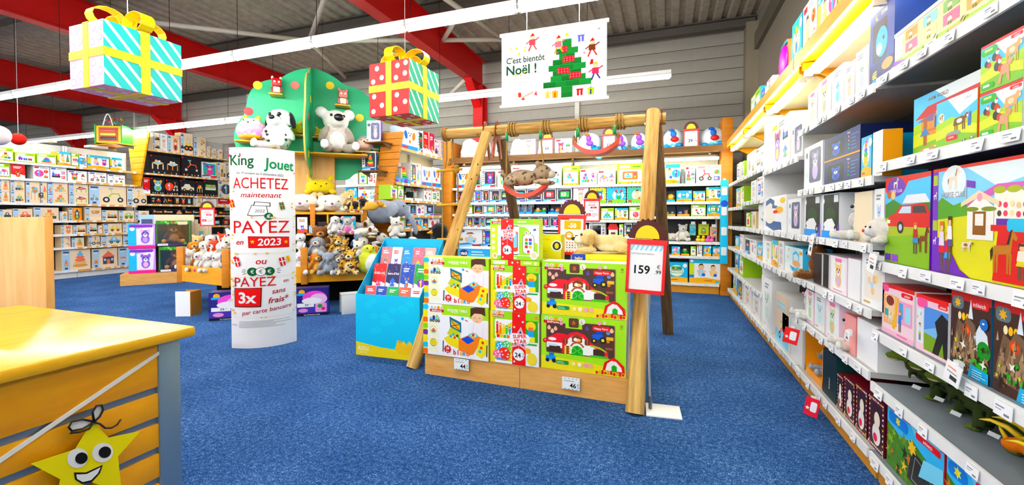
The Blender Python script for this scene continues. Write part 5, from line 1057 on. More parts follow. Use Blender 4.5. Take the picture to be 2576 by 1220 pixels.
def bsm(cv, x, y, w):
    """maker badge with little animal heads"""
    for i, c in enumerate(('#bfe4f4', '#f6dfc0', '#f2b040', '#f4d8d0')): cv.o(x + w * (.14 + .24 * i), y + .05, .035, c, 12); cv.o(x + w * (.14 + .24 * i), y + .05, .012, '#c86a2a', 6)
    cv.rr(x, y - .035, x + w, y + .02, '#b8323a', .015); cv.t('BABYsmile', x + w / 2, y - .008, .035, '#fff', w * .9, .02)
def a_bloko(cv, r):
    cv.r(0, 0, 1, 1, '#fcfcfa'); cv.r(.3, .82, 1, 1, '#a8d820'); cv.p([(.3, 1), (.3, .8), (.7, .8), (.76, .76), (1, .76), (1, 1)], '#a8d820'); cv.r(0, 0, .07, 1, '#f2e23a')
    for i, c in enumerate(['#38c0ea', '#f2e23a', '#ee7a52', '#8ed02a', '#6a3f9a', '#f2e23a', '#38c0ea', '#ee7a52']): cv.rr(-.0, .88 - .125 * i, .075, .98 - .125 * i, c, .02)
    cv.o(.05, .93, .055, '#38c0ea'); cv.r(.09, .06, .24, .84, '#fbf8d8'); bsm(cv, .11, .88, .22); cv.t('BUILDER TABLE', .54, .905, .045, '#fff', .3, .03); lines(cv, .44, .62, .86, 1, .1, .012, '#e8f8c0', r)
    c = cv.sub(.1, .62, .28, .82); c.r(.05, .35, .9, .6, '#8fcfe8'); c.r(.3, .35, .5, .75, '#3a2a7a'); c.p([(.5, .6), (.7, .9), (.95, .5), (.8, .35)], '#a8d0a0')
    for x in (.14, .36, .62, .84): c.o(x, .25, .14, '#1a1a1c'); c.o(x, .25, .06, '#ccc')
    cv.o(.165, .49, .075, '#a8d820'); cv.o(.165, .49, .066, '#fff'); cv.p([(.12, .47), (.17, .53), (.21, .47), (.17, .44)], '#ee7a52'); cv.p([(.13, .44), (.17, .48), (.2, .44)], '#3a7fd0'); cv.o(.165, .24, .075, '#a8443a'); cv.o(.165, .24, .062, '#fff'); cv.rr(.11, .19, .22, .29, '#e8dc3a', .03)
    # child and play table
    c = cv; c.p([(.7, .36), (.72, .66), (.8, .74), (.97, .74), (1, .6), (1, .34)], '#f6eff2'); c.e(.84, .8, .085, .1, '#f2c8a4'); c.p([(.74, .8), (.74, .97), (.82, 1), (.95, 1), (.96, .84), (.9, .88), (.8, .88)], '#4a2a1c'); c.e(.84, .4, .035, .12, '#f2c8a4', a=.3); c.l([(.79, .8), (.82, .79)], .008, '#5a3020'); c.l([(.86, .79), (.89, .8)], .008, '#5a3020'); c.l([(.84, .79), (.835, .76), (.845, .755)], .006, '#d89a78'); c.l([(.82, .735), (.85, .735)], .008, '#c8605a'); c.l([(.76, .4), (.79, .68)], .006, '#e8c0d0'); c.l([(.92, .4), (.93, .7)], .006, '#e8c0d0')
    c.p([(.33, .34), (.42, .42), (.6, .32), (.9, .44), (.98, .38), (.72, .1), (.4, .24)], '#f2de2c'); c.p([(.38, .44), (.58, .36), (.58, .52), (.44, .58)], '#c8d040'); c.p([(.56, .14), (.56, .36), (.78, .5), (.92, .42), (.78, .1), (.74, .08)], '#f08a3a'); c.p([(.6, .36), (.7, .44), (.8, .36), (.7, .28)], '#2f50c0'); c.p([(.7, .46), (.78, .52), (.86, .46), (.78, .4)], '#5fc8e8'); c.p([(.73, .46), (.78, .5), (.83, .46), (.78, .42)], '#f2de2c'); c.o(.78, .465, .03, '#e8502a')
    c.p([(.42, .78), (.6, .68), (.6, .48), (.43, .58)], '#2a6f86'); c.p([(.44, .72), (.58, .64), (.58, .52), (.45, .6)], '#f2b83a'); c.l([(.44, .6), (.58, .64)], .012, '#3a2c10'); c.l([(.44, .71), (.58, .52)], .012, '#3a2c10'); c.p([(.88, .42), (1, .4), (.98, .16), (.9, .04), (.82, .1)], '#f2e23a')
    for x, y, q in ((.92, .34, '#e8502a'), (.9, .24, '#e8642a'), (.88, .17, '#38c0ea')): c.o(x, y, .03, q, 12)
    for x, y, q in ((.44, .4, '#3aa0e0'), (.5, .38, '#e8502a'), (.54, .42, '#222'), (.48, .44, '#3aa0e0'), (.56, .38, '#8ed02a')): c.o(x, y, .026, q, 8)
    for x in (.31, .97): c.p([(x, .08), (x + .015, .08), (x + .02, .3), (x + .005, .3)], '#3a3a2a')
    c.star(.39, .14, .085, '#c83a3a', 8, .8); c.t('28', .39, .16, .05, '#fff', None, .02); c.t('pcs', .39, .1, .035, '#fff')
    for i, (ch, q) in enumerate(zip('bloko', ('#d8463a', '#c8362a', '#f2a83a', '#3fa0d8', '#e8642a'))): c.t(ch, .5 + .05 * i, .1, .09, q, None, .025)
    c.o(.62, .9 - .14, .03, '#38a0d8', 6); c.l([(.66, .74), (.7, .72)], .015, '#a8302a')
def sstar(cv, x, y, k):
    cv.star(x, y, .2 * k, '#fff', 5, .52, .1); cv.star(x, y, .185 * k, '#d8242c', 5, .52, .1); cv.star(x, y, .165 * k, '#fff', 5, .5, .1); cv.star(x, y, .15 * k, '#27408f', 5, .48, .1); cv.rr(x - .17 * k / cv.asp, y - .08 * k, x + .17 * k / cv.asp, y + .09 * k, '#fff', .06 * k); cv.t('SUPER', x, y + .045 * k, .06 * k, '#d8242c', None, .03, 0, .12); cv.t('STAR', x + .01, y - .04 * k, .066 * k, '#d8242c', None, .03, 0, .1)
def strip(cv, x, w, price, ys, yp, k=1.):
    cv.r(x - w / 2, 0, x + w / 2, 1, '#dc3440')
    for i in range(9): cv.star(x + (-.35, .3, 0)[i % 3] * w, .06 + .11 * i, .028, '#fff', 5, .45, i)
    sstar(cv, x + .02, ys, k); cv.o(x, yp, .105 * k, '#d8242c', 24); cv.o(x, yp, .1 * k, '#fff', 24); cv.t(price, x - .02, yp - .01, .075 * k, '#111', None, .025); cv.t('€', x + .125 * k / cv.asp * .62, yp + .02, .03 * k, '#111'); cv.t('99', x + .125 * k / cv.asp * .62, yp - .03, .028 * k, '#111')
    cv.r(x - .002, yp + .1 * k, x + .002, ys - .12 * k, '#fff')
def a_music(cv, r):
    cv.r(0, 0, 1, 1, '#fdfdf6'); cv.r(0, 0, .1, 1, '#f0e04a'); cv.r(.06, .84, 1, 1, '#9fd42a'); cv.r(.06, .46, .12, .84, '#9fd42a'); bsm(cv, .05, .92, .24); cv.rr(.1, .5, .58, .85, '#f4f6f0', .04); cv.p([(.1, .58), (.5, .84), (.56, .7), (.16, .5)], '#f2d22a')
    for i, c in enumerate(['#e8402a', '#f0862a', '#f2d22a', '#5fb83a', '#2f9fd8', '#2f6fd0']): cv.rr(.13 + .065 * i, .56, .175 + .065 * i, .8 - .02 * i, c, .02); cv.o(.152 + .065 * i, .76 - .02 * i, .012, '#fff', 6)
    for i, c in enumerate(['#e8402a', '#f2d22a', '#5fb83a', '#f0862a']): cv.r(.14 + .07 * i, .49, .2 + .07 * i, .55, c)
    cv.rr(.1, .05, .62, .42, '#6a8a3a', .04); cv.rr(.1, .05, .62, .42, '#b8c86a', .04)
    for x, y, q, c in ((.2, .33, .08, '#38a8e0'), (.34, .36, .08, '#5fc07a'), (.48, .3, .1, '#8ed02a'), (.3, .18, .13, '#e8504a'), (.15, .16, .09, '#ef7aa0'), (.5, .14, .09, '#f2c83a')):
        cv.o(x, y, q, c)
        for j in range(8): cv.o(x + q * .6 * math.cos(j) / cv.asp, y + q * .6 * math.sin(j * 1.7), .015, '#fff', 6)
    cv.r(.66, .46, .98, .86, '#4a9a3a'); cv.e(.84, .76, .1, .09, '#f2d22a'); cv.r(.78, .56, .9, .68, '#38a0d8'); cv.r(.79, .68, .89, .74, '#f0862a'); cv.r(.76, .46, .92, .56, '#f2e23a'); cv.rr(.6, .24, .84, .34, '#f0b03a', .05); cv.r(.62, .4, .96, .43, '#3f9a4a'); cv.e(.86, .14, .1, .12, '#e8d870'); cv.o(.94, .93, .03, '#f2a020'); lines(cv, .14, .44, .06, 1, .1, .025, '#38a0d8', r)
    strip(cv, .6, .27, '24', .5, .2, 1.15)
def a_phone(cv, r):
    cv.r(0, 0, 1, 1, '#fcfdf6'); cv.r(0, 0, 1, .1, '#9fd42a'); cv.r(0, .86, 1, 1, '#9fd42a'); cv.r(0, 0, .16, 1, '#cfe46a'); cv.r(.0, .84, .22, 1, '#9fd42a'); bsm(cv, .03, .92, .24); lines(cv, .58, .84, .915, 1, .1, .03, '#fff', r); cv.o(.92, .92, .04, '#f2c020', 12)
    cv.rr(.24, .12, .6, .84, '#2a2a20', .05); cv.rr(.3, .14, .62, .82, '#fff', .08); cv.rr(.33, .2, .58, .7, '#e85a4a', .05); cv.rr(.35, .3, .56, .66, '#8fd0e8', .03); cv.p([(.6, .12), (.98, .12), (.98, .4), (.8, .5), (.82, .7), (.72, .8), (.6, .82)], '#a8d830')
    cv.rr(.68, .16, .9, .62, '#fff', .09); cv.rr(.67, .15, .91, .63, '#6a6a60', .1); cv.rr(.68, .16, .9, .62, '#fff', .09); cv.rr(.71, .28, .87, .54, '#eaf4ee', .03)
    for i in range(6): cv.rr(.72 + .08 * (i % 2), .29 + .085 * (i // 2), .78 + .08 * (i % 2), .36 + .085 * (i // 2), BRI[i], .015)
    cv.o(.79, .21, .035, '#d8302a'); cv.o(.75, .66, .045, '#fff'); cv.o(.83, .66, .045, '#fff'); cv.o(.75, .66, .016, '#111'); cv.o(.83, .66, .016, '#111'); cv.p([(.88, .74), (.93, .77), (.95, .73), (.9, .71)], '#2f50a8')
    for i in range(4): cv.o(.07, .28 + .15 * i, .05, '#f4f2c0', 12)
    cv.o(.1, .09, .07, '#fff'); cv.o(.1, .09, .045, '#e8b890'); cv.o(.9, .12, .1, '#fff'); cv.o(.9, .12, .07, '#f2d8b0'); cv.rr(.3, .03, .56, .07, '#e8f8c0', .01)
    strip(cv, .36, .26, '34', .64, .24, 1.15)
def a_flat(cv, r): cv.r(0, 0, 1, 1, '#b5dc3a'); bsm(cv, .06, .5, .26) if False else None; cv.rr(.05, .2, .3, .8, '#fff', .2); cv.r(.36, 0, .62, 1, '#dc3440'); cv.star(.45, .5, .3, '#fff'); cv.star(.56, .6, .22, '#fff'); cv.rr(.68, .35, .84, .65, '#fff', .1); cv.o(.92, .5, .3, '#f4f2c0')
def a_barn(cv, r):
    cv.r(0, 0, 1, 1, '#a8dc28'); cv.p([(0, 0), (1, 0), (1, .14), (.5, .2), (0, .24)], '#e8dc2a'); cv.rr(.06, .3, .88, .9, '#6a4a3a', .03); cv.rr(.06, .3, .88, .9, '#8a6a50', .03); cv.rr(.07, .31, .87, .89, '#4a342c', .03); cv.rr(.02, .86, .32, .99, '#a8dc28', .02); bsm(cv, .03, .88, .24); cv.p([(.3, .78), (.5, .78), (.5, .99), (.3, .99)], '#a8dc28'); cv.rr(.34, .8, .46, .97, '#5a3a2c', .03); cv.o(.5, .92, .055, '#fff'); cv.o(.5, .92, .048, '#e8e8e0'); cv.t('L', .5, .91, .05, '#c8242c', None, .02)
    # barn
    cv.p([(.07, .5), (.08, .58), (.2, .68), (.3, .67), (.36, .62), (.34, .4), (.07, .4)], '#e03a4a'); cv.p([(.26, .32), (.28, .6), (.36, .7), (.44, .73), (.53, .69), (.6, .56), (.74, .44), (.8, .42), (.8, .32)], '#e03a4a'); cv.p([(.3, .32), (.32, .56), (.38, .65), (.44, .68), (.51, .64), (.57, .52), (.72, .41), (.76, .32)], '#f8f6f0'); cv.p([(.07, .4), (.07, .5), (.26, .5), (.26, .4)], '#f8f6f0')
    cv.p([(.38, .54), (.38, .63), (.44, .68), (.5, .63), (.5, .54)], '#7a3a24'); cv.p([(.36, .62), (.44, .71), (.52, .62), (.5, .61), (.44, .67), (.38, .61)], '#a84a2c'); cv.e(.44, .58, .045, .03, '#f0c890'); cv.e(.42, .59, .02, .03, '#fff'); cv.p([(.375, .3), (.375, .4), (.4, .46), (.44, .48), (.48, .46), (.51, .4), (.51, .3)], '#3aa83a'); cv.l([(.38, .32), (.505, .45)], .012, '#7ad06a'); cv.l([(.505, .32), (.38, .45)], .012, '#7ad06a'); cv.r(.438, .3, .446, .48, '#2a7a2a')
    cv.l([(.365, .46), (.4, .52), (.44, .535), (.48, .52), (.52, .46)], .03, '#b85a34')
    for x, y in ((.3, .53), (.56, .54)): cv.rr(x - .03, y - .04, x + .03, y + .06, '#7a3a24', .025); cv.l([(x, y - .04), (x, y + .06)], .008, '#d89a6a')
    cv.rr(.63, .33, .76, .45, '#3a241c', .02); cv.l([(.6, .5), (.7, .48), (.78, .42)], .03, '#a8c83a'); cv.rr(.1, .33, .24, .44, '#3a241c', .02); cv.rr(.29, .3, .36, .46, '#f2d26a', .01)
    for i in range(4): cv.rr(.31, .31 + .038 * i, .345, .34 + .038 * i, '#5a2c1c', .008)
    cv.r(.6, .3, .8, .34, '#5fb83a'); cv.e(.14, .56, .05, .03, '#fff'); cv.rr(.08, .43, .2, .47, '#cfe0f8', .015)
    # tractor, trailer and animals in the window
    cv.rr(.62, .63, .74, .72, '#2a5fc8', .02); cv.r(.66, .72, .74, .78, '#2a4aa0'); cv.o(.64, .6, .045, '#18181a'); cv.o(.74, .62, .06, '#18181a'); cv.o(.64, .6, .02, '#f2d22a'); cv.o(.74, .62, .028, '#f2d22a'); cv.rr(.78, .63, .86, .69, '#e8b820', .01); cv.o(.8, .61, .03, '#c88a10'); cv.r(.76, .44, .86, .56, '#5a2f24'); cv.r(.77, .46, .85, .5, '#8a5a44')
    for x, y, c in ((.1, .76, '#f2b8a0'), (.18, .75, '#efb0a8'), (.25, .86, '#ef9ab8'), (.4, .88, '#a86a3a'), (.14, .7, '#f2c8b0'), (.56, .8, '#5a4a8a'), (.84, .8, '#e8c49a'), (.8, .76, '#6a8ac8')): cv.o(x, y, .035, c, 12); cv.o(x, y + .03, .02, c, 10)
    cv.rr(.62, .78, .82, .87, '#d8303a', .03); cv.t('Happy Farm', .72, .825, .035, '#fff', .17, .015); cv.o(.7, .92, .035, '#f2a8b8'); cv.o(.76, .93, .03, '#e8dcc0'); cv.t('10', .95, .9, .035, '#7a1c1c', None, .02); cv.t('pcs', .95, .86, .025, '#7a1c1c')
    # foot of the box
    cv.o(.05, .52, .045, '#c83a3a', 14); cv.t('14', .05, .53, .03, '#fff'); cv.rr(.06, .17, .18, .25, '#3a8fd8', .02); cv.r(.1, .25, .16, .3, '#2a6fb8'); cv.o(.08, .16, .035, '#18181a'); cv.o(.16, .16, .04, '#18181a'); cv.rr(.19, .11, .34, .18, '#2a8a4a', .02); lines(cv, .2, .32, .15, 2, .025, .01, '#bfe8c8', r)
    for x, c in ((.4, '#f4e8a0'), (.47, '#f4f0d8'), (.54, '#f0a8b8'), (.6, '#f2b0a8')): cv.o(x, .14, .04, c, 12)
    cv.p([(.74, .1), (.76, .24), (.82, .3), (.86, .34), (.91, .3), (.98, .2), (.99, .08)], '#d8343a'); cv.p([(.77, .1), (.79, .22), (.84, .28), (.89, .27), (.95, .17), (.96, .1)], '#f6f2e8'); cv.p([(.84, .1), (.84, .18), (.87, .21), (.9, .18), (.9, .1)], '#3aa83a')
    for i in range(10): cv.rr(.66 + .033 * i, .02 + .01 * (i % 2), .685 + .033 * i, .07 + .012 * (i % 3), ['#d8303a', '#f2b020', '#d8303a'][i % 3], .01)
def stackbox(u0, u1, v0, v1, art, label, d=.2, y=3.19, side=None, top=None, sd=1, n='toy_box', rz=-1.6, z0=None, mat='card'):
    """one box of the stack: pixel extent on the front plane of the plinth"""
    um = (u0 + u1) / 2; a, b = at(u0, (v0 + v1) / 2, y=y), at(u1, (v0 + v1) / 2, y=y); zb, zt = at(um, v1, y=y).z, at(um, v0, y=y).z
    if z0 is not None: zb = z0
    me = box_mesh(b.x - a.x - .004, zt - zb - .003, d, art, sd, side, top, mat=mat)
    o = inst(n, me, None, ((a.x + b.x) / 2, y, zb + .001), (0, 0, R(rz))); return tag(o, label, 'toy box', 'boxes stacked under the swing'), zt
G50 = '#d8e0c8'
_, z1 = stackbox(1063, 1230, 768, 890, a_bloko, 'white and lime building table box, lower of the pair on the plinth', .16, side='#f2e23a', z0=.186)
stackbox(1065, 1231, 648, 768, a_bloko, 'white and lime building table box, upper of the pair on the plinth', .16, side='#f2e23a', z0=z1)
_, z1 = stackbox(1232, 1357, 785, 918, a_music, 'baby music set box with red strip reading 24, lowest of its stack', .17, side='#e8e4a0', z0=.186)
_, z1 = stackbox(1233, 1359, 668, 786, a_music, 'baby music set box with red strip reading 24, middle of its stack', .17, side='#e8e4a0', z0=z1)
_, z1 = stackbox(1234, 1358, 654, 668, a_flat, 'flat lime box lying between the music set and telephone boxes', .17, side='#a8d030', z0=z1)
stackbox(1232, 1357, 550, 655, a_phone, 'lime toy telephone box with red strip reading 34, topmost of its stack', .1, side='#d8e87a', z0=z1)
_, z1 = stackbox(1360, 1576, 798, 945, a_barn, 'lime farm barn window box, lower of the pair on the plinth', .18, side='#e8f0e8', z0=.186)
stackbox(1362, 1578, 660, 798, a_barn, 'lime farm barn window box, upper of the pair on the plinth', .18, side='#e8f0e8', z0=z1)
# boxes stored behind the front stacks
for k, (x0, x1, zt, c, lab) in enumerate(((-1.84, -1.36, .98, '#d8e8f0', 'pale carton standing behind the building table boxes'), (-1.34, -.93, 1.0, '#c8d8b8', 'green carton standing behind the music set boxes'), (-.9, -.28, .95, '#e8d8b8', 'tan carton standing behind the farm barn boxes'))):
    o = inst('toy_box', box_mesh(x1 - x0, zt - .186, .3, a_white, 900 + k, c), None, ((x0 + x1) / 2, 3.43, .187)); tag(o, lab, 'toy box', 'boxes stacked under the swing')
def a_vbar(cv, r): cv.r(0, 0, 1, 1, '#2f8fd8'); cv.p([(0, 0), (1, 0), (1, .3), (0, .6)], '#4aa8e8'); cv.e(.17, .5, .13, .4, '#14246a'); cv.t('vtech', .17, .5, .36, '#fff', .2, .02); lines(cv, .4, .9, .6, 2, .3, .1, '#bfe2f8', r)
def a_baby(cv, r): cv.r(0, 0, 1, 1, '#f2dc5a'); cv.r(0, 0, .24, 1, '#1f3f9a'); cv.t('baby', .12, .68, .24, '#f2e0a0', .16, .02); lines(cv, .03, .21, .22, 1, .1, .2, '#fff', r); cv.t('Symphonia, le fauteuil à musique', .6, .5, .26, '#b8862a', .6)
def a_yb(cv, r): cv.r(0, 0, 1, 1, '#f6e43a'); cv.o(.8, .62, .2, '#fff'); cv.o(.8, .62, .15, '#2a2a2a'); cv.e(.8, .62, .1, .1, '#e8d020'); cv.t('Le Gym', .3, .85, .06, '#b8962a', .5); cv.r(0, 0, 1, .14, '#3f8a2a'); lines(cv, .1, .5, .4, 3, .1, .02, '#d8c22a', r)
stackbox(1152, 1238, 625, 652, a_vbar, 'flat blue electronic toy box lying behind the building tables', .3, y=3.45, z0=.99)
stackbox(1357, 1412, 590, 665, a_yb, 'yellow baby gym box standing behind the stacks', .12, y=3.5, side='#e8d83a', z0=.96)
stackbox(1438, 1586, 640, 668, a_baby, 'flat yellow and blue musical armchair box lying atop the stack', .3, y=3.4, side='#e8cf4a', z0=.955)
put_plush('beige_dog', (at(1522, 640, y=3.55).x, 3.55, 1.06), .44, R(10), 'fluffy beige dog plush lying on the musical armchair box')

# ================================================================== cardboard book display
A0, A1, AY, AH = -2.86, -2.155, 3.46, .6
ad = empty('book_display', ((A0 + A1) / 2, AY, 0), R(2), 'cyan cardboard book display stand with yellow beach print', 'display stand')
wA = A1 - A0
mb = MB(); mb.box(-wA / 2, wA / 2, 0, .01, 0, AH, '#2cc4e8'); cv = Cv(wA, AH)
cv.r(0, 0, 1, 1, '#2cc4e8'); cv.p([(0, 0), (1, 0), (1, .1), (.8, .14), (.4, .16), (0, .22)], '#f4dc2a')
for i in range(12): rr_ = random.Random(i); cv.e(rr_.uniform(.1, .9), rr_.uniform(.35, .92), .07, .05, '#3fcdf0', 10)
cv.p([(.62, .14), (.66, .3), (.72, .26), (.76, .3), (.8, .24), (.84, .3), (.88, .28), (.94, .1), (.7, .08)], '#f0c83a'); cv.p([(.66, .3), (.68, .26), (.72, .26), (.72, .3)], '#d8a82a'); cv.t('AUZOU', .12, .12, .06, '#fffbe0', .18, .03); cv.t('Editions', .12, .06, .03, '#fffbe0', .14)
cv.into(mb, lambda x, y, q: (x - wA / 2, -q, y)); mb.build('front_panel', 'card', ad)
for s in (-1, 1):
    mb = MB(); mb.M = Matrix.Translation((s * (wA / 2 - .004), 0, 0)) @ Matrix.Rotation(R(90), 4, 'Z'); mb.prism([(.01, 0), (.5, 0), (.5, 1.12), (.01, AH)], -.004, .004, '#36a8d8'); mb.build('side_panel', 'card', ad)
B('rear_panel', -wA / 2, wA / 2, .49, .5, 0, 1.12, '#2cb4dc', 'card', ad)
for k, (y, z) in enumerate(((.04, AH - .12), (.17, AH + .02), (.3, AH + .2))):
    B('tier', -wA / 2 + .01, wA / 2 - .01, y, y + .13, z - .01, z, '#f2f6f8', 'card', ad)
    if k: B('tier_label', -wA / 2 + .01, wA / 2 - .01, y - .004, y, z - .01, z + .035, '#fbfcfd', 'card', ad)
BK = [[('#e86a6a', 'animal', ''), ('#3a4fa8', 'animal', ''), ('#3fae62', 'animal', ''), ('#ea7a66', 'house', ''), ('#f6f2f0', 'animal', '')],
      [('#c8242c', 'house', 'HISTOIRES de NOËL'), ('#2a2458', 'house', 'histoires de Noël'), ('#2f4fa8', 'animal', ''), ('#2f9a4a', 'ball', '')],
      [('#e8848a', 'animal', ''), ('#fbfaf6', 'animal', ''), ('#3f8fd0', 'car', ''), ('#e87a8a', 'house', ''), ('#f0b8b0', 'animal', '')]]
for k, (y, z) in enumerate(((.07, AH - .12), (.2, AH + .02), (.34, AH + .2))):
    n = len(BK[k]); w_ = (wA - .06) / n
    for i, (c, pk, t) in enumerate(BK[k]):
        h = (.19, .26, .24)[k]
        o = inst('picture_book', box_mesh(w_ - .012, h, .03, a_book, 300 + 10 * k + i, '#fbfaf6', c=c, t=t, k=pk, c2='#fff' if c != '#f6f2f0' and c != '#fbfaf6' else '#c83a4a'), None)
        p = Vector((-wA / 2 + .03 + w_ * (i + .5), y, z + .002)); p.rotate(Euler((0, 0, R(2)))); o.location = Vector(((A0 + A1) / 2, AY, 0)) + p; o.rotation_euler = (R(-14), 0, R(2))
        tag(o, f'Christmas picture book, {ordn(i)} in the {("front", "middle", "rear")[k]} tier of the cyan display', 'book', 'books in the cyan display')

# ================================================================== green tree stand full of soft toys
TC, TA = Vector((-5.78, 5.9, 0)), R(38.5)
def tl(x, y, z=0):
    c, s = math.cos(TA), math.sin(TA); return Vector((TC.x + x * c - y * s, TC.y + x * s + y * c, z))
tr = empty('tree_display', TC, TA, 'green cut-out tree display with coloured dots on a wooden plush stand', 'display stand')
k_ = 7.5 / 1085
def tp(u, v): return ((u - 788) * k_, 1.35 + (546 - v) * k_)
half = [(788, 174), (815, 180), (841, 193), (860, 209), (888, 214), (909, 226), (926, 248), (931, 275), (934, 298), (951, 322), (959, 348), (957, 375), (944, 404), (925, 424), (897, 430), (880, 436), (868, 452), (837, 452)]
leftp = [(2 * 788 - u, v) for u, v in half]
def smooth_outline(P, n=3):
    for _ in range(n):
        Q = [P[0]]
        for a, b in zip(P, P[1:]): Q += [(a[0] * .75 + b[0] * .25, a[1] * .75 + b[1] * .25), (a[0] * .25 + b[0] * .75, a[1] * .25 + b[1] * .75)]
        P = Q + [P[-1]]
    return P
hs = [tp(*p) for p in smooth_outline(half, 2)]; out = [(x * 1.04, z) for x, z in hs] + [(-x, z) for x, z in reversed(hs)]
GRN, EDG = '#12a877', '#e8c07a'
mb = MB(); mb.prism(out, -.012, .012, GRN, EDG); mb.build('crown_board', 'gloss_board', tr) if 'gloss_board' in MATS else mb.build('crown_board', 'paint', tr)
# crossing board: half crown pointing to the shop
hb = [(x, z) for x, z in hs]
pts = [(.013, hb[0][1])] + [(x * .95, z) for x, z in hb[1:]] + [(.35, 1.86), (.16, 1.78), (.06, 1.62), (.013, 1.6)]
mb = MB(); mb.M = Matrix.Rotation(R(-90), 4, 'Z'); mb.prism(pts, -.012, .012, GRN, EDG); mb.build('crossing_board', 'paint', tr)
mb = MB(); mb.M = Matrix.Rotation(R(90), 4, 'Z'); mb.prism(pts, -.012, .012, GRN, EDG); mb.build('crossing_board', 'paint', tr)
for u, v, c in ((669, 229, '#f2d42a'), (750, 221, '#e0847a'), (649, 293, '#e0342a'), (830, 214, '#f2d42a'), (900, 290, '#f2cf3a'), (940, 380, '#f2d42a')):
    x, z = tp(u, v); mb = MB(); mb.tube([(x, -.013, z), (x, -.019, z)], .068, 24, c); mb.build('dot', 'paint', tr)
for y, z, c in ((-.35, 3.3, '#f2d42a'), (-.62, 2.95, '#e0847a'), (-.7, 2.35, '#f2d42a'), (-.4, 2.1, '#e8c02a')):
    mb = MB(); mb.tube([(.013, y, z), (.018, y, z)], .06, 20, c); mb.build('dot', 'paint', tr)
    mb = MB(); mb.tube([(-.013, y, z), (-.018, y, z)], .06, 20, c); mb.build('dot', 'paint', tr)
B('trunk', -.36, .36, -.2, .2, 1.43, 2.4, mat='oak_up', parent=tr)
for x0, x1, z, dp in ((-.62, -.42, 3.38, .24), (.38, .62, 3.28, .24), (-1.1, -.66, 2.58, .3), (.66, 1.08, 2.5, .26), (-.55, -.013, 2.74, .17), (.013, .42, 2.72, .17), (-.8, -.014, 2.4, .56), (.014, .9, 2.4, .56)):
    B('ledge', x0, x1, -.012 - dp, -.012, z - .022, z, mat='beech', parent=tr, bev=.003)
# wooden cabinet under the trunk
hw, f, b = .8, -.55, .55
for z in (.45, 1.09, 1.43): B('cabinet_shelf', -hw, hw, f, b, z - .035, z, mat='beech', parent=tr)
for x in (-hw, -.27, .27, hw): B('cabinet_divider', x - .012, x + .012, f + .01, b, .45, 1.4, mat='beech', parent=tr)
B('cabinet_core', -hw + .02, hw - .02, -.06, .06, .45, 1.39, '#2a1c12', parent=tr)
for x in (-.85, .05, .85): B('corner_post', x - .035, x + .035, f - .05, f + .02, 1.2, 1.56, mat='orange_wood', parent=tr)
# chamfered plush bin
PB = [(-1.0, -1.2), (1.0, -1.2), (1.62, -.74), (1.3, -.5), (.9, -.1), (.2, .9), (-1.8, .4), (-1.8, -.4)]
for (x0, y0), (x1, y1) in zip(PB, PB[1:] + PB[:1]):
    L = math.hypot(x1 - x0, y1 - y0); a = math.atan2(y1 - y0, x1 - x0); o = B('bin_board', -L / 2, L / 2, -.015, .015, .38, .62, mat='beech', parent=tr); o.location = ((x0 + x1) / 2, (y0 + y1) / 2, 0); o.rotation_euler = (0, 0, a)
for x, y, h in [(p[0], p[1], .9) for p in PB] + [(0, -1.22, .9)]:
    B('bin_post', x - .045, x + .045, y - .045, y + .045, .36, h, mat='orange_wood', parent=tr, bev=.006)
mb = MB(); mb.add([(x * .99, y * .99, z) for z in (.4, .43) for x, y in PB], [tuple(range(7, -1, -1)), tuple(range(8, 16))] + [(i, (i + 1) % 8, (i + 1) % 8 + 8, i + 8) for i in range(8)], '#c89a5a'); mb.build('bin_floor', 'paint', tr)
mb = MB(); PF = [(x * .72 - .1, y * .62 + .05) for x, y in PB]; mb.add([(x, y, z) for z in (0, .4) for x, y in PF], [tuple(range(8, 16))] + [(i, (i + 1) % 8, (i + 1) % 8 + 8, i + 8) for i in range(8)], '#0e0c0b'); mb.build('under_bin_shade', 'matt', tr)  # black block added to paint in the dark shade under the bin
for x0, x1, y0, y1, z in ((-.95, .95, -.85, -.58, .62), (-1.72, -1.02, -.3, .3, .64), (.84, 1.42, -.8, -.56, .76), (.9, 1.2, -.55, -.4, .92)): B('bin_riser', x0, x1, y0, y1, .431, z, '#b98a4e', parent=tr)
GP = 'soft toys on the tree stand'
def pp(kind, u, v, d, s, rz=0, label=None, g=GP): return put_plush(kind, at(u, v, d=d), s, TA + R(rz), label, group=g)
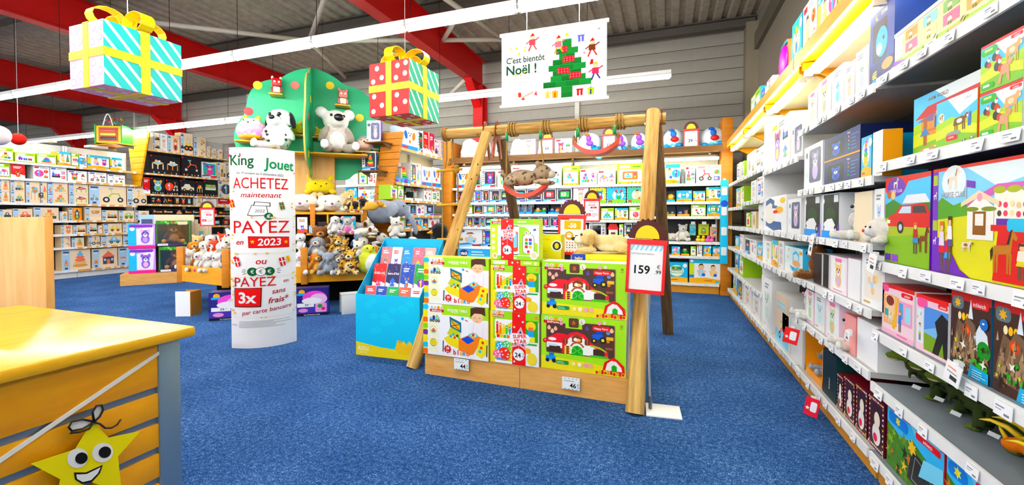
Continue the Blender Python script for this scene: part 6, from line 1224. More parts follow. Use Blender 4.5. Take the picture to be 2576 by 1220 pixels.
# on the crown ledges
o = put_plush('koala', tl(.4, -.42, 2.405), .8, TA + R(14), 'big grey and white koala plush sitting on the tree ledge')
put_plush('dog_spot_sit', tl(-.42, -.42, 2.405), .74, TA - R(24), 'grey and white spotted dog plush sitting on the tree ledge')
put_plush('yellow_pillow', tl(-.27, -.12, 2.742), .34, TA - R(20), 'sleepy yellow plush on the small ledge beside the spotted dog')
put_plush('yellow_pillow', tl(.16, -.1, 2.722), .26, TA + R(10), 'small yellow plush on the ledge beside the koala')
put_plush('donut_cat', tl(-.87, -.19, 2.582), .46, TA - R(6), 'round pink and white plush on its own ledge of the tree')
put_plush('seal', tl(.86, -.15, 2.502), .44, TA + R(15), 'grey and peach seal plush on its own ledge of the tree')
def robot(p, c, label, ear):
    e = empty('toy_figure', p, TA + R(12), label, 'toy figure')
    B('head', -.07, .07, -.05, .05, .13, .26, c, 'plastic', e, .02); B('body', -.05, .05, -.035, .035, .03, .125, '#f6e4dc', 'plastic', e, .012)
    for s in (-1, 1):
        B('leg', s * .03 - .015, s * .03 + .015, -.02, .02, 0, .035, c, 'plastic', e); B('arm', s * .07 - .013, s * .07 + .013, -.02, .02, .04, .115, c, 'plastic', e, .006)
        mb = MB(); mb.ball(s * .032, -.052, .2, .018, .006, .018, '#eaf4fa'); mb.build('eye', 'gloss', e, smooth=True)
        mb = MB(); mb.ball(s * .06, 0, .27, .02, .015, .03, ear); mb.build('ear', 'plastic', e, smooth=True)
robot(tl(.5, -.14, 3.282), '#e28a80', 'pink toy robot figure on the small ledge of the tree', '#e28a80')
robot(tl(-.52, -.14, 3.382), '#d8303a', 'red toy figure on the small ledge of the tree', '#f6e8e0')
# on top of the cabinet
put_plush('cushion_bear', tl(-.12, -.4, 1.432), .5, TA - R(4), 'round cream bear plush beside the trunk, partly behind the column')
put_plush('cushion_bear', tl(.33, -.4, 1.432), .5, TA + R(4), 'round cream bear plush under the yellow sleepy plush')
put_plush('yellow_pillow', tl(.14, -.24, 1.72), .52, TA + R(8), 'large sleepy yellow plush lying on the two cream bears')
pp('bear_tan', 878, 530, 6.95, .34, 20, 'small tan bear plush beside the trunk')
pp('gorilla', 897, 528, 6.9, .42, 140, 'black ape plush lying on the cabinet edge'); pp('giraffe', 884, 531, 6.6, .2, 20, 'small yellow giraffe plush on the cabinet edge'); pp('giraffe', 903, 531, 6.6, .15, 30, 'tiny yellow giraffe plush at the cabinet corner')
pp('camel', 935, 532, 6.7, .36, 175, 'orange camel plush hanging its head over the cabinet corner')
# in the cabinet
pp('white_dog', 843, 589, 6.85, .33, 8, 'white dog plush with black ears in the cabinet'); pp('pink_mouse', 876, 590, 6.75, .3, -10, 'grey mouse plush in a pink dress in the cabinet'); pp('saint_bernard', 918, 592, 6.7, .34, 170, 'brown and white dog plush in the cabinet'); pp('panda', 757, 635, 6.75, .34, 0, 'panda plush beside the printed column')
for i, (u0, u1, v, art, kw, lab) in enumerate(((749, 772, 547, a_book, dict(c='#f2f0ee', c2='#e0602a', k='animal'), 'white box with orange fox picture in the cabinet'), (800, 822, 560, a_card1, dict(c='#1a1a1e'), 'small black box in the cabinet'), (778, 796, 568, a_wood, {}, 'small tan box in the cabinet'), (862, 894, 545, a_cyan, {}, 'cyan picture box at the back of the cabinet'))):
    dd = 6.95; a0, a1 = at(u0, 587, d=dd), at(u1, 587, d=dd); w = (a1 - a0).length; h = (587 - v) * dd / 1085
    o = inst('toy_box', box_mesh(w, h, .1, art, 500 + i, **kw), None, (a0 + a1) / 2, (0, 0, TA)); o.location.z = 1.092; tag(o, lab, 'toy box', 'boxes in the tree cabinet')
# heap in the bin, front side
HEAP = [('rabbit_white', 758, 690, 6.45, .4, -10, 'cream rabbit plush at the bin edge beside the column'), ('dog_yellow', 797, 688, 6.45, .36, 20, 'orange dog plush sitting at the bin post'), ('elephant_sit', 826, 690, 6.42, .38, 0, 'grey elephant plush sitting in the bin'), ('snow_leopard', 850, 690, 6.5, .34, 10, 'pale spotted leopard plush in the bin'), ('leopard', 880, 690, 6.45, .42, -8, 'golden spotted leopard plush at the bin edge'),
        ('pear_bird', 928, 690, 6.6, .52, 12, 'lime and white round bird plush at the bin edge'), ('dog_grey', 800, 655, 6.7, .42, -14, 'grey dog plush behind the orange dog'), ('bear_brown', 806, 640, 6.95, .52, 6, 'big brown bear plush at the back of the bin'), ('leopard', 848, 650, 6.75, .4, 16, 'golden leopard plush behind the grey elephant'), ('leopard', 866, 648, 6.8, .34, -20, 'small leopard plush in the middle of the bin'), ('dog_brown', 912, 646, 6.75, .36, 15, 'white dog plush with brown ears in the bin'),
        ('bear_white', 902, 656, 6.7, .36, -12, 'white bear plush beside the leopards'), ('bear_tan', 838, 622, 7.0, .34, 0, 'tan bear plush under the cabinet shelf'), ('blue_hippo', 900, 630, 6.95, .34, 10, 'blue plush under the cabinet shelf'), ('bear_white', 850, 605, 7.0, .3, 5, 'white bear plush leaning into the cabinet'), ('saint_bernard', 938, 650, 7.0, .5, 160, 'brown and white dog plush lying by the bin corner'),
        ('husky', 940, 620, 7.05, .5, 150, 'dark husky plush lying across the heap'), ('dalmatian', 966, 630, 7.1, .55, 190, 'black spotted white dog plush below the grey elephant'), ('dalmatian', 1012, 632, 7.15, .55, 170, 'black spotted white dog plush over the book display'), ('beige_dog', 922, 600, 7.1, .4, 150, 'beige dog plush lying behind the husky'), ('bear_white', 994, 596, 7.0, .36, 10, 'white bear plush sitting under the grey elephant'),
        ('elephant_lie', 966, 592, 7.35, .66, 160, 'big grey elephant plush draped over the heap'), ('saint_bernard', 905, 580, 7.1, .4, 170, 'brown eared dog plush by the cabinet corner')]
for h in HEAP: pp(*h)
LH = [('bear_white', 480, 676, 6.75, .34, -30), ('dog_brown', 503, 682, 6.55, .34, -10), ('rabbit_white', 525, 684, 6.4, .34, 12), ('white_dog', 548, 684, 6.35, .32, -20), ('dog_yellow', 490, 655, 7.0, .36, 15), ('dog_brown', 516, 655, 6.9, .36, 0), ('fox_red', 540, 655, 6.85, .36, -25), ('rabbit_white', 558, 660, 6.7, .36, 20), ('dog_brown', 575, 650, 6.9, .4, 0), ('bear_tan', 498, 640, 7.2, .36, 0), ('white_dog', 530, 638, 7.2, .36, 10), ('fox_red', 560, 636, 7.1, .36, 30), ('bear_white', 583, 630, 7.2, .4, -10), ('pink_mouse', 512, 682, 6.5, .26, 0), ('penguin_toy', 584, 684, 6.4, .42, 0)]
ND = {'bear_white': 'white bear', 'dog_brown': 'white and brown dog', 'rabbit_white': 'white rabbit', 'white_dog': 'white dog', 'dog_yellow': 'orange dog', 'fox_red': 'red fox', 'bear_tan': 'tan bear', 'pink_mouse': 'pink dressed mouse', 'penguin_toy': 'dark penguin'}
for i, (k, u, v, d, s, rz) in enumerate(LH): pp(k, u, v, d, s, rz, f'{ND[k]} plush, {ordn(i)} in the heap of the bin beside the bear boxes')
# boxes pushed under the stand
def a_uni(cv, r):
    cv.r(0, 0, 1, 1, '#2a2374'); cv.p([(0, .1), (1, .1), (1, .5), (0, .3)], '#4a3aa0'); cv.r(0, 0, 1, .09, '#0c0c18'); cv.t("La Licorne rose", .5, .045, .05, '#fff', .6, .01); cv.o(.2, .86, .09, '#f2b83a'); cv.rr(.06, .74, .34, .82, '#3aa8e0', .03); cv.e(.58, .66, .36, .24, '#f26ac8'); cv.e(.7, .6, .26, .2, '#f8c8ea'); cv.e(.5, .54, .3, .12, '#fff'); cv.rr(.06, .32, .56, .46, '#fff', .01); cv.t('39', .34, .39, .08, '#111', None, .015); cv.t('€', .45, .41, .04, '#111'); cv.rr(.6, .12, .94, .44, '#f0a8d8', .04); cv.o(.74, .34, .07, '#3f9a4a'); cv.o(.84, .24, .06, '#e0307a'); cv.e(.24, .2, .14, .07, '#f4a0d0')
for p, w, sd, lab in ((at(575, 805, z=0), .44, 1, 'navy and pink unicorn plush box under the stand beside the white carton'), (at(785, 794, z=0), .42, 2, 'navy and pink unicorn plush box under the stand, by the column')):
    o = inst('toy_box', box_mesh(w, .43 if sd == 1 else .44, .2, a_uni, 600 + sd, '#1f1a58'), None, (p.x, p.y, 0), (0, 0, TA)); o.scale = (1, 1, .86); tag(o, lab, 'toy box', 'boxes under the plush stand')
e = empty('carton', at(463, 796, z=0), TA + R(-15), 'white open carton standing under the corner of the plush bin', 'carton'); B('carton_side', -.11, .08, 0, .01, 0, .34, '#f4f3f0', 'card', e); B('carton_flap', .08, .09, 0, .22, 0, .33, '#a87a4a', 'card', e); B('carton_back', -.11, .08, .21, .22, 0, .33, '#b58a58', 'card', e)
e = empty('carton', at(890, 789, z=0), TA + R(10), 'white carton lying under the plush bin beside the book display', 'carton'); B('carton_side', -.16, .12, 0, .01, 0, .27, '#e4e4e2', 'card', e, .003); B('carton_top', -.16, .12, 0, .2, .27, .28, '#cfcfcc', 'card', e); B('carton_back', -.16, .12, .19, .2, 0, .27, '#cfcfcc', 'card', e)

# ================================================================== brown bear boxes on an oak platform
bp = at(425, 712, z=0); ba = R(52)
e = empty('display_plinth', bp, ba, 'oak display platform under the brown bear boxes', 'plinth'); B('front_board', -.75, .75, 0, .03, 0, .2, mat='oak', parent=e); B('deck', -.75, .75, .0, .8, .2, .22, mat='oak', parent=e); B('side_board', .72, .75, .03, .8, 0, .2, mat='oak', parent=e); B('side_board', -.75, -.72, .03, .8, 0, .2, mat='oak', parent=e)
def wp(x, y, z): c, s = math.cos(ba), math.sin(ba); return (bp.x + x * c - y * s, bp.y + x * s + y * c, z)
for i, (x, z) in enumerate(((.12, .222), (.08, .755), (.7, .222))):
    e = empty('bear_box', wp(x, .06, z), ba, ('leafy window box with brown bear plush, lower one on the oak platform', 'leafy window box with brown bear plush, upper one on the oak platform', 'leafy window box with brown bear plush, half behind the plush bin')[i], 'toy box', 'brown bear window boxes')
    w, h, d = .56, .52, .3
    mb = MB(); mb.box(-w / 2, w / 2, d - .01, d, 0, h, '#2c4a24'); mb.box(-w / 2, w / 2, 0, d, 0, .05, '#3a2a5a'); mb.box(-w / 2, w / 2, 0, d, h - .07, h, '#3f8a3a'); mb.box(-w / 2, -w / 2 + .02, 0, d, .05, h - .07, '#4a7a3a'); mb.box(w / 2 - .02, w / 2, 0, d, .05, h - .07, '#4a7a3a')
    cv = Cv(w, h)
    for j in range(14): rr_ = random.Random(j); cv.star(rr_.uniform(.05, .95), rr_.uniform(.88, .97), .06, rr_.choice(['#5fb04a', '#2f6a2c', '#8fcf6a']), 4, .5, j)
    cv.rr(.62, .84, .92, .97, '#f2e2c4', .04); cv.o(.5, .95, .04, '#d8303a'); cv.rr(.04, .02, .34, .1, '#fff', .02); cv.l([(.08, .05), (.12, .08), (.16, .045), (.21, .08), (.25, .05), (.3, .07)], .012, '#5a2a6a'); cv.o(.84, .1, .05, '#4aa83a')
    cv.into(mb, lambda x, y, q: (x - w / 2, -q, y)); mb.build('carton', 'card', e)
    pb = inst('bear_plush', PL['bear_brown'][0], e, (0, .17, .05), (0, 0, 0), (.52, .38, .44)); [inst('eye', bead(), pb, q, scale=.03) for q in PL['bear_brown'][1]]; inst('nose', bead(), pb, (0, -.27, .66), scale=.045)
    B('window', -w / 2 + .02, w / 2 - .02, .002, .004, .05, h - .07, mat='film', parent=e)
def a_purp(cv, r):
    cv.r(0, 0, 1, 1, '#c8a0e0'); cv.r(0, 0, .3, 1, '#4ab8e0'); cv.r(0, 0, 1, .12, '#e8308a'); cv.p([(.3, .15), (.9, .15), (.95, .9), (.3, .8)], '#f4ecfa'); pic(cv, 'animal', .35, .2, .9, .8, r, ['#c8a0e8', '#f0c0e0', '#8a6ac8']); cv.o(.15, .8, .08, '#fff'); cv.rr(.05, .86, .9, .97, '#7a3fb0', .03)
for i, (x, z) in enumerate(((-.42, .222), (-.42, .72))):
    o = inst('toy_box', box_mesh(.42, .49, .3, a_purp, 640 + i, '#7a4fb8'), None, wp(x, .06, z), (0, 0, ba)); tag(o, ('purple unicorn toy box, lower one beside the brown bear boxes', 'purple unicorn toy box, upper one beside the brown bear boxes')[i], 'toy box', 'purple boxes on the oak platform')
for i, (x, y, z, w, h, art, lab) in enumerate(((-.05, .4, .9, .9, .5, a_wood, 'tan wooden-toy carton standing behind the bear boxes'), (.45, .62, .78, .5, .42, a_wood, 'tan wooden-toy carton beside the upper bear box'))):
    o = inst('toy_box', box_mesh(w, h + z - .222, .2, art, 660 + i), None, wp(x, y, .222), (0, 0, ba)); tag(o, lab, 'toy box', 'cartons behind the bear boxes')

# ================================================================== cash desk
CXE, CYN, CZ = -1.915, 1.29, .88
cd = empty('cash_desk', (CXE - .04, CYN - .04, 0), 0, 'yellow wooden cash desk with grey slotted side', 'counter')
B('counter_top', -1.3, .04, -2.4, .04, CZ - .045, CZ, mat='beech_top', parent=cd, bev=.012)
zt, gaps = CZ - .045, (.64, .515, .39, .265, .14)
edges = [zt] + [g for g in gaps]
B('desk_core', -1.25, -.03, -2.35, -.01, 0, zt, '#7f94a6', parent=cd)
top = zt
for g in gaps + (-.0,):
    B('slat_board', -.03, -.005, -2.35, -.085, max(g + .014, .0), top, mat='beech', parent=cd, bev=.002); top = g - .014
for g in gaps: B('slot_rail', -.03, -.016, -2.35, -.085, g - .0135, g + .0135, '#8c9cac', 'metal', cd)
B('corner_profile', -.06, .0, -.085, 0, 0, zt, '#93a9b8', 'metal', cd, .006)
tp_ = B('desk_partition', -4.7, -3.37, 1.43, 1.47, 0, 1.35, mat='oak_up', bev=.004); tag(tp_, 'tall tan wooden partition panel behind the cash desk', 'partition')
XS = -1.955
def sp(u, v, x=XS + .022): p = at(u, v, x=x); return (p.y, p.z)
def poly_x(pts, name, c, parent, x, th=.004, mat='paper', org=None):
    """flat cut-out standing in the plane of the desk side"""
    mb = MB(); n = len(pts); P = [(x + th, y, z) for y, z in pts]; Q = [(x, y, z) for y, z in pts]
    if org: P = [tuple(Vector(p) - Vector(org)) for p in P]; Q = [tuple(Vector(p) - Vector(org)) for p in Q]
    mb.add(P, [tuple(range(n))], c); mb.add(Q, [tuple(range(n - 1, -1, -1))], c); mb.add(P + Q, [(i, (i + 1) % n, n + (i + 1) % n, n + i) for i in range(n)], c)
    return mb.build(name, mat, parent)
rb = empty('ribbon', (XS, 1.1, .8), 0, 'white ribbon strung diagonally across the side of the cash desk', 'ribbon')
poly_x([sp(452, 862), sp(455, 874), sp(412, 893), sp(0, 1176), sp(-160, 1290), sp(-160, 1278), sp(0, 1163), sp(405, 888)], 'ribbon_band', '#fbfaf8', rb, XS - .005, .004, org=(XS, 1.1, .8))
st = empty('paper_star', (XS, .75, .3), 0, 'smiling yellow paper star with black bow on the cash desk', 'decoration')
O_ = (XS, .75, .3)
S_ = [(233, 1058), (273, 1101), (352, 1085), (296, 1148), (306, 1240), (222, 1210), (140, 1262), (152, 1206), (78, 1167), (190, 1130)]
XX = XS + .02
poly_x([sp(*p) for p in S_], 'star_body', '#f8e414', st, XX, .004, 'paper', O_)
def ell(u, v, a, b, rot=0, n=22): return [sp(u + a * math.cos(t) * math.cos(rot) - b * math.sin(t) * math.sin(rot), v + a * math.cos(t) * math.sin(rot) + b * math.sin(t) * math.cos(rot)) for t in [2 * math.pi * i / n for i in range(n)]]
for (u, v) in ((194, 1152), (257, 1138)): poly_x(ell(u, v, 27, 24, -.5), 'eye_white', '#fff', st, XX + .0045, .001, org=O_)
for (u, v) in ((203, 1152), (262, 1137)): poly_x(ell(u, v, 16, 14, -.5), 'pupil', '#111', st, XX + .006, .001, org=O_)
poly_x([sp(*p) for p in ((185, 1188), (215, 1188), (257, 1169), (250, 1190), (230, 1212), (205, 1217), (188, 1206))], 'mouth_outline', '#111', st, XX + .0045, .001, org=O_)
poly_x([sp(*p) for p in ((190, 1193), (216, 1192), (251, 1175), (244, 1190), (227, 1207), (206, 1212), (192, 1204))], 'mouth', '#fff', st, XX + .006, .001, org=O_)
def loopline(P, name, r=.0035):
    mb = MB(); mb.tube([Vector((XX + .008, *sp(*p))) - Vector(O_) for p in P], r, 6, '#111'); mb.build(name, 'plastic', st, smooth=True)
poly_x([sp(*p) for p in ((234, 1060), (205, 1054), (178, 1060), (170, 1076), (185, 1082), (215, 1075))], 'bow_loop', '#fff', st, XX + .003, .001, org=O_); poly_x([sp(*p) for p in ((234, 1060), (230, 1035), (240, 1020), (254, 1018), (256, 1032), (246, 1050))], 'bow_loop', '#fff', st, XX + .003, .001, org=O_)
loopline(((234, 1060), (205, 1054), (178, 1060), (170, 1074), (178, 1083), (205, 1078), (234, 1061)), 'bow_line'); loopline(((234, 1060), (230, 1036), (240, 1020), (253, 1018), (257, 1030), (248, 1048), (234, 1061)), 'bow_line'); loopline(((234, 1061), (248, 1065), (262, 1076), (278, 1076), (292, 1068), (302, 1054)), 'bow_line'); loopline(((234, 1061), (222, 1078), (200, 1086), (174, 1089)), 'bow_line')

# ================================================================== printed column
TCt, TAt, TW, TB, TH = Vector((-3.997, 3.4, 0)), R(45), .3, .12, 2.06
tt = empty('printed_column', TCt, TAt, 'tall white curved advertising column with red Christmas lettering', 'sign')
n = 24; arc = [(-TW + 2 * TW * i / n, -TB * (1 - ((-TW + 2 * TW * i / n) / TW) ** 2)) for i in range(n + 1)]; ring = arc + [(x, -y) for x, y in reversed(arc[1:-1])]
m = len(ring); mb = MB(); mb.add([(x, y, z) for z in (0, TH) for x, y in ring], [(i, (i + 1) % m, m + (i + 1) % m, m + i) for i in range(m)] + [tuple(range(m, 2 * m))], '#fefefe'); mb.build('column_shell', 'paper', tt)
cv = Cv(2 * TW, TH, .00003); RD, GN, GD = '#c4202c', '#0f5a34', '#f0c23a'
K = lambda v: 1 - (v - 376) / (872 - 376)     # print rows measured down the column
X = lambda u: (u - 590) / 154
def word(t, u, v, h, c, mw=None, fat=0, shear=0, rot=0): cv.t(t, X(u), K(v), h / 496, c, None if mw is None else mw / 154, fat, shear, rot)
word('King', 622, 407, 25, GN, 56, .012); word('Jouet', 706, 414, 25, '#2f8a5c', 68, .02, 0, -.05)
word('Du 19 octobre au 5 décembre 2022', 662, 440, 5.5, '#333', 104, 0, 0, -.04)
word('ACHETEZ', 663, 463, 27, RD, 124, .0); word('maintenant', 664, 492, 13, '#b81c2a', 124, .005, .25)
cv.p([(X(634), K(543)), (X(644), K(517)), (X(676), K(519)), (X(680), K(543)), (X(646), K(545))], '#222'); cv.p([(X(636), K(541.5)), (X(645), K(518.5)), (X(675), K(520.5)), (X(678), K(541.5)), (X(647), K(543.5))], '#fff'); cv.p([(X(648), K(519)), (X(650), K(509)), (X(684), K(511)), (X(684), K(521))], '#222'); cv.p([(X(650), K(518)), (X(652), K(510.5)), (X(682), K(512.5)), (X(682), K(519.5))], '#fff'); word('2022', 661, 532, 7, '#222', 24, 0, .2)
cv.o(X(680), K(545), .018, GN); word('€', 680, 545, 9, '#fff', None, .01)
word('PAYEZ', 664, 571, 31, RD, 126, .0); word('en', 616, 608, 13, RD, 28, .01, .25); cv.p([(X(635), K(594)), (X(726), K(597)), (X(726), K(624)), (X(636), K(623))], '#7a0f1a'); cv.p([(X(636), K(595)), (X(725), K(598)), (X(725), K(623)), (X(637), K(622))], '#d42836'); word('2023', 681, 609, 17, '#fff', 58, .02, .1); cv.star(X(645), K(608), .011, GD); cv.star(X(718), K(610), .011, GD)
word('ou', 663, 656, 15, RD, 42, .01, .15)
for u, c, t in ((644, GN, '#fff'), (680, GN, '#fff'), (662, '#222', '#222')):
    cv.e(X(u), K(682), .075, .0215, c)
    if c == '#222': cv.e(X(u), K(682), .068, .0195, '#fff')
    word('€', u, 682, 9, t)
for u, dv in ((622, -6), (620, 0), (622, 6), (704, -6), (706, 0), (704, 6)): cv.l([(X(u), K(682 + dv)), (X(u + (8 if u < 660 else -8)), K(682 + dv * .6))], .002, '#333')
word('PAYEZ', 648, 707, 23, RD, 92, .0); word('en', 717, 708, 9, '#a81c28', 22, .005, .25)
cv.p([(X(601), K(722)), (X(664), K(722)), (X(662), K(770)), (X(601), K(769))], '#2a1a16'); cv.p([(X(602.5), K(723.5)), (X(662), K(723.5)), (X(660), K(768)), (X(602.5), K(767)),], '#dc3436'); word('3x', 632, 746, 26, '#fff', 50, .03); word('sans', 700, 732, 12, '#a81c28', 56, .005, .25, .08); word('frais*', 700, 754, 14, '#a81c28', 60, .01, .25, .08); word('par carte bancaire', 674, 778, 10, '#a81c28', 112, .003, .25, .12)
for i in range(6): lines(cv, X(612), X(734), K(805 + 3 * i), 1, .1, .0022, '#b8bcc2', random.Random(i))
word('oney', 600, 812, 5, '#9aa0a8', 16)
for i in range(44):
    q = random.Random(i); u, v = (q.uniform(592, 602) if i % 2 else q.uniform(732, 742), q.uniform(480, 800)) if i < 32 else (q.uniform(600, 735), q.choice((548, 637, 641, 694, 796))); cv.o(X(u), K(v), .0035 + .002 * q.random(), GD, 6)
for y0, y1 in ((549, 636), (694, 795)):
    P = [(X(604), K(y0)), (X(730), K(y0)), (X(737), K(y0 + 6)), (X(737), K(y1 - 6)), (X(730), K(y1)), (X(604), K(y1)), (X(597), K(y1 - 6)), (X(597), K(y0 + 6)), (X(604), K(y0))]; cv.l(P, .0012, '#efe2bf')
def gift(u, v, s, a, b): cv.p([(X(u - s), K(v - s * 1.2)), (X(u + s * .4), K(v - s * 1.5)), (X(u + s), K(v + s * 1.1)), (X(u - s * .4), K(v + s * 1.4))], a); cv.l([(X(u - s * .3), K(v - s * 1.3)), (X(u + s * .3), K(v + s * 1.2))], .005, b); cv.l([(X(u - s * .7), K(v)), (X(u + s * .7), K(v - s * .2))], .004, b)
gift(598, 514, 7, '#d42836', GD); gift(709, 519, 7, '#2f6a44', '#c87a2a'); gift(610, 658, 8, '#c8303a', '#fff'); gift(708, 660, 8, '#c83a3a', '#fff'); gift(722, 654, 6, GD, '#d89a2a')
cv.star(X(605), K(648), .012, '#d42836', 4, .6); cv.o(X(592), K(396), .008, '#d84a5a', 8); cv.r(X(619), K(399), X(622), K(391), '#d84a5a'); cv.star(X(594), K(381), .006, '#e8a0a0'); cv.o(X(741), K(434), .008, '#f0b0a8', 8)
import bisect
_al = [0.]
for p, q in zip(arc, arc[1:]): _al.append(_al[-1] + math.hypot(q[0] - p[0], q[1] - p[1]))
def onarc(x, y, q):
    s = min(max(x / (2 * TW), .004), .996) * _al[-1]; i = min(max(bisect.bisect(_al, s) - 1, 0), n - 1); t = (s - _al[i]) / (_al[i + 1] - _al[i]); (x0, y0), (x1, y1) = arc[i], arc[i + 1]; nx, ny = (y1 - y0), -(x1 - x0); L = math.hypot(nx, ny)
    return (x0 + (x1 - x0) * t + nx / L * q * 3, y0 + (y1 - y0) * t + ny / L * q * 3, y)
# split wide shapes so that the print follows the curve
def into_curved(cv, mb, fn, mx=.03):
    for nn, pts, fs, c in cv.it:
        for f in fs:
            P = [pts[i] for i in f]; lo, hi = min(p[0] for p in P), max(p[0] for p in P); cuts = [2 * TW * s / _al[-1] for s in _al]; cuts = [lo] + [q for q in cuts if lo < q < hi] + [hi]; kx = len(cuts) - 1
            for j in range(kx):
                a, b = cuts[j], cuts[j + 1]; Q = P
                for lim, sg in ((a, 1), (b, -1)):
                    if kx == 1: break
                    Rr = []
                    for p0, p1 in zip(Q, Q[1:] + Q[:1]):
                        i0, i1 = (p0[0] - lim) * sg >= 0, (p1[0] - lim) * sg >= 0
                        if i0: Rr.append(p0)
                        if i0 != i1: t = (lim - p0[0]) / (p1[0] - p0[0]); Rr.append((lim, p0[1] + (p1[1] - p0[1]) * t))
                    Q = Rr
                if len(Q) > 2: mb.add([fn(x, y, .0006 + nn * cv.step) for x, y in Q], [tuple(range(len(Q)))], c)
mb = MB(); into_curved(cv, mb, onarc); mb.build('lettering', 'paper', tt)

# ================================================================== hanging poster
PY = 4.15
a, b, c, d = at(1262, 94, y=PY), at(1527, 54, y=PY), at(1520, 243, y=PY), at(1258, 268, y=PY)
pw, ph = b.x - a.x, (a.z + b.z) / 2 - (c.z + d.z) / 2
ho = empty('hanging_poster', ((a.x + b.x) / 2, PY, (c.z + d.z) / 2), 0, 'white hanging Christmas poster with a green brick tree', 'poster')
mb = MB(); mb.box(-pw / 2, pw / 2, -.002, .002, 0, ph, '#fefefd'); cv = Cv(pw, ph)
cv.t("C'est bientôt", .24, .64, .085, '#1f3a2a', .38, .012); cv.t('Noël !', .2, .5, .13, '#1a4a30', .3, .02); lines(cv, .06, .42, .36, 2, .05, .012, '#d2d4d4', random.Random(4)); cv.t('?', .38, .31, .03, '#c2c4c4')
GB = ['#12803a', '#0f7434', '#16883f', '#0d6a2f']
def brick(x0, y0, x1, y1, i): cv.r(x0 - .002, y0 - .003, x1 + .002, y1 + .003, '#0a4a22'); cv.r(x0, y0, x1, y1, GB[i % 4]); cv.r(x0, y1 - .006, x1, y1, '#3aa860')
rows_ = [(.64, .08, 1), (.64, .2, 2), (.64, .14, 2), (.64, .26, 3), (.64, .34, 3), (.64, .26, 3), (.65, .32, 3), (.64, .44, 4), (.64, .1, 1), (.64, .1, 1)]
y = .84
for j, (cx_, w_, nb) in enumerate(rows_):
    h_ = .12 if j == 0 else .075
    for i in range(nb): brick(cx_ - w_ / 2 + w_ * i / nb, y - h_, cx_ - w_ / 2 + w_ * (i + 1) / nb, y, i + j)
    y -= h_
for x0, y0, w_, nn in ((.59, .66, .06, 2), (.6, .52, .11, 4), (.55, .37, .11, 4), (.66, .29, .11, 4)):
    cv.rr(x0, y0, x0 + w_, y0 + .085, '#e0404a', .01)
    for i in range(nn):
        for j in range(2): cv.o(x0 + w_ * (i + .5) / nn, y0 + .025 + .035 * j, .012, '#f0787a', 8)
cv.star(.64, .9, .035, '#f2e23a')
for i in range(14): q = random.Random(i + 3); cv.star(q.uniform(.05, .45), q.choice((q.uniform(.7, .85), q.uniform(.4, .46))), q.choice((.012, .02, .026)), '#f2dc3a')
def kid(x, y, k, c1, c2, hat='#d8303a'): cv.o(x, y + .06 * k, .03 * k, '#f4cfae', 12); cv.p([(x - .018 * k, y + .07 * k), (x + .02 * k, y + .075 * k), (x + .005, y + .11 * k)], hat); cv.p([(x - .022 * k, y + .035 * k), (x + .022 * k, y + .035 * k), (x + .026 * k, y - .03 * k), (x - .026 * k, y - .03 * k)], c1); cv.l([(x - .01 * k, y - .03 * k), (x - .03 * k, y - .1 * k)], .014 * k, c2); cv.l([(x + .01 * k, y - .03 * k), (x + .035 * k, y - .09 * k)], .014 * k, c2); cv.l([(x + .02 * k, y + .02 * k), (x + .055 * k, y + .05 * k)], .011 * k, c1); cv.l([(x - .02 * k, y + .02 * k), (x - .05 * k, y - .01 * k)], .011 * k, c1)
kid(.56, .78, 1.2, '#e8808a', '#f0b43a'); kid(.87, .68, 1.2, '#7a3a24', '#c8303a'); kid(.9, .36, 1.2, '#e8506a', '#3a2a7a', '#f2c83a'); kid(.31, .86, 1.2, '#e8606a', '#e8606a')
for x, y, c1, c2 in ((.46, .1, '#f2e0a0', '#e8b83a'), (.53, .1, '#f2b83a', '#d85a2a'), (.76, .1, '#d8303a', '#fff'), (.86, .1, '#b8d83a', '#2a2a7a'), (.77, .83, '#6a6ac8', '#fff')): cv.r(x - .025, y - .05, x + .025, y + .03, c1); cv.r(x - .006, y - .05, x + .006, y + .05, c2); cv.r(x - .03, y + .02, x + .03, y + .04, c1)
cv.o(.55, .67, .014, '#e8606a', 8); cv.o(.8, .62, .016, '#e8a0a0', 8); cv.p([(.86, .52), (.88, .52), (.88, .46), (.85, .45)], '#c8303a'); cv.rr(.17, .1, .2, .17, '#e05a4a', .02); cv.p([(.2, .06), (.24, .06), (.22, .1)], '#e05a4a'); cv.l([(.22, .1), (.32, .16)], .01, '#f0b080'); cv.p([(.33, .12), (.36, .1), (.35, .17)], '#e8606a'); cv.star(.93, .92, .02, '#e0a0a0')
cv.into(mb, lambda x, y, q: (x - pw / 2, -.002 - q, y)); mb.build('poster_sheet', 'paper', ho)
B('top_rail', -pw / 2 - .02, pw / 2 + .02, -.012, .012, ph - .005, ph + .03, '#f6f4f2', 'plastic', ho, .006); B('bottom_rail', -pw / 2 - .02, pw / 2 + .02, -.012, .012, -.025, .008, '#f2f2f0', 'plastic', ho, .006)
for u in (1325, 1457): mb = MB(); x_ = at(u, 80, y=PY).x - ho.location.x; mb.tube([(x_, 0, ph + .02), (x_, 0, ZR - ho.location.z - .1)], .004, 6, '#cfcac2'); mb.build('hanging_wire', 'metal', ho)

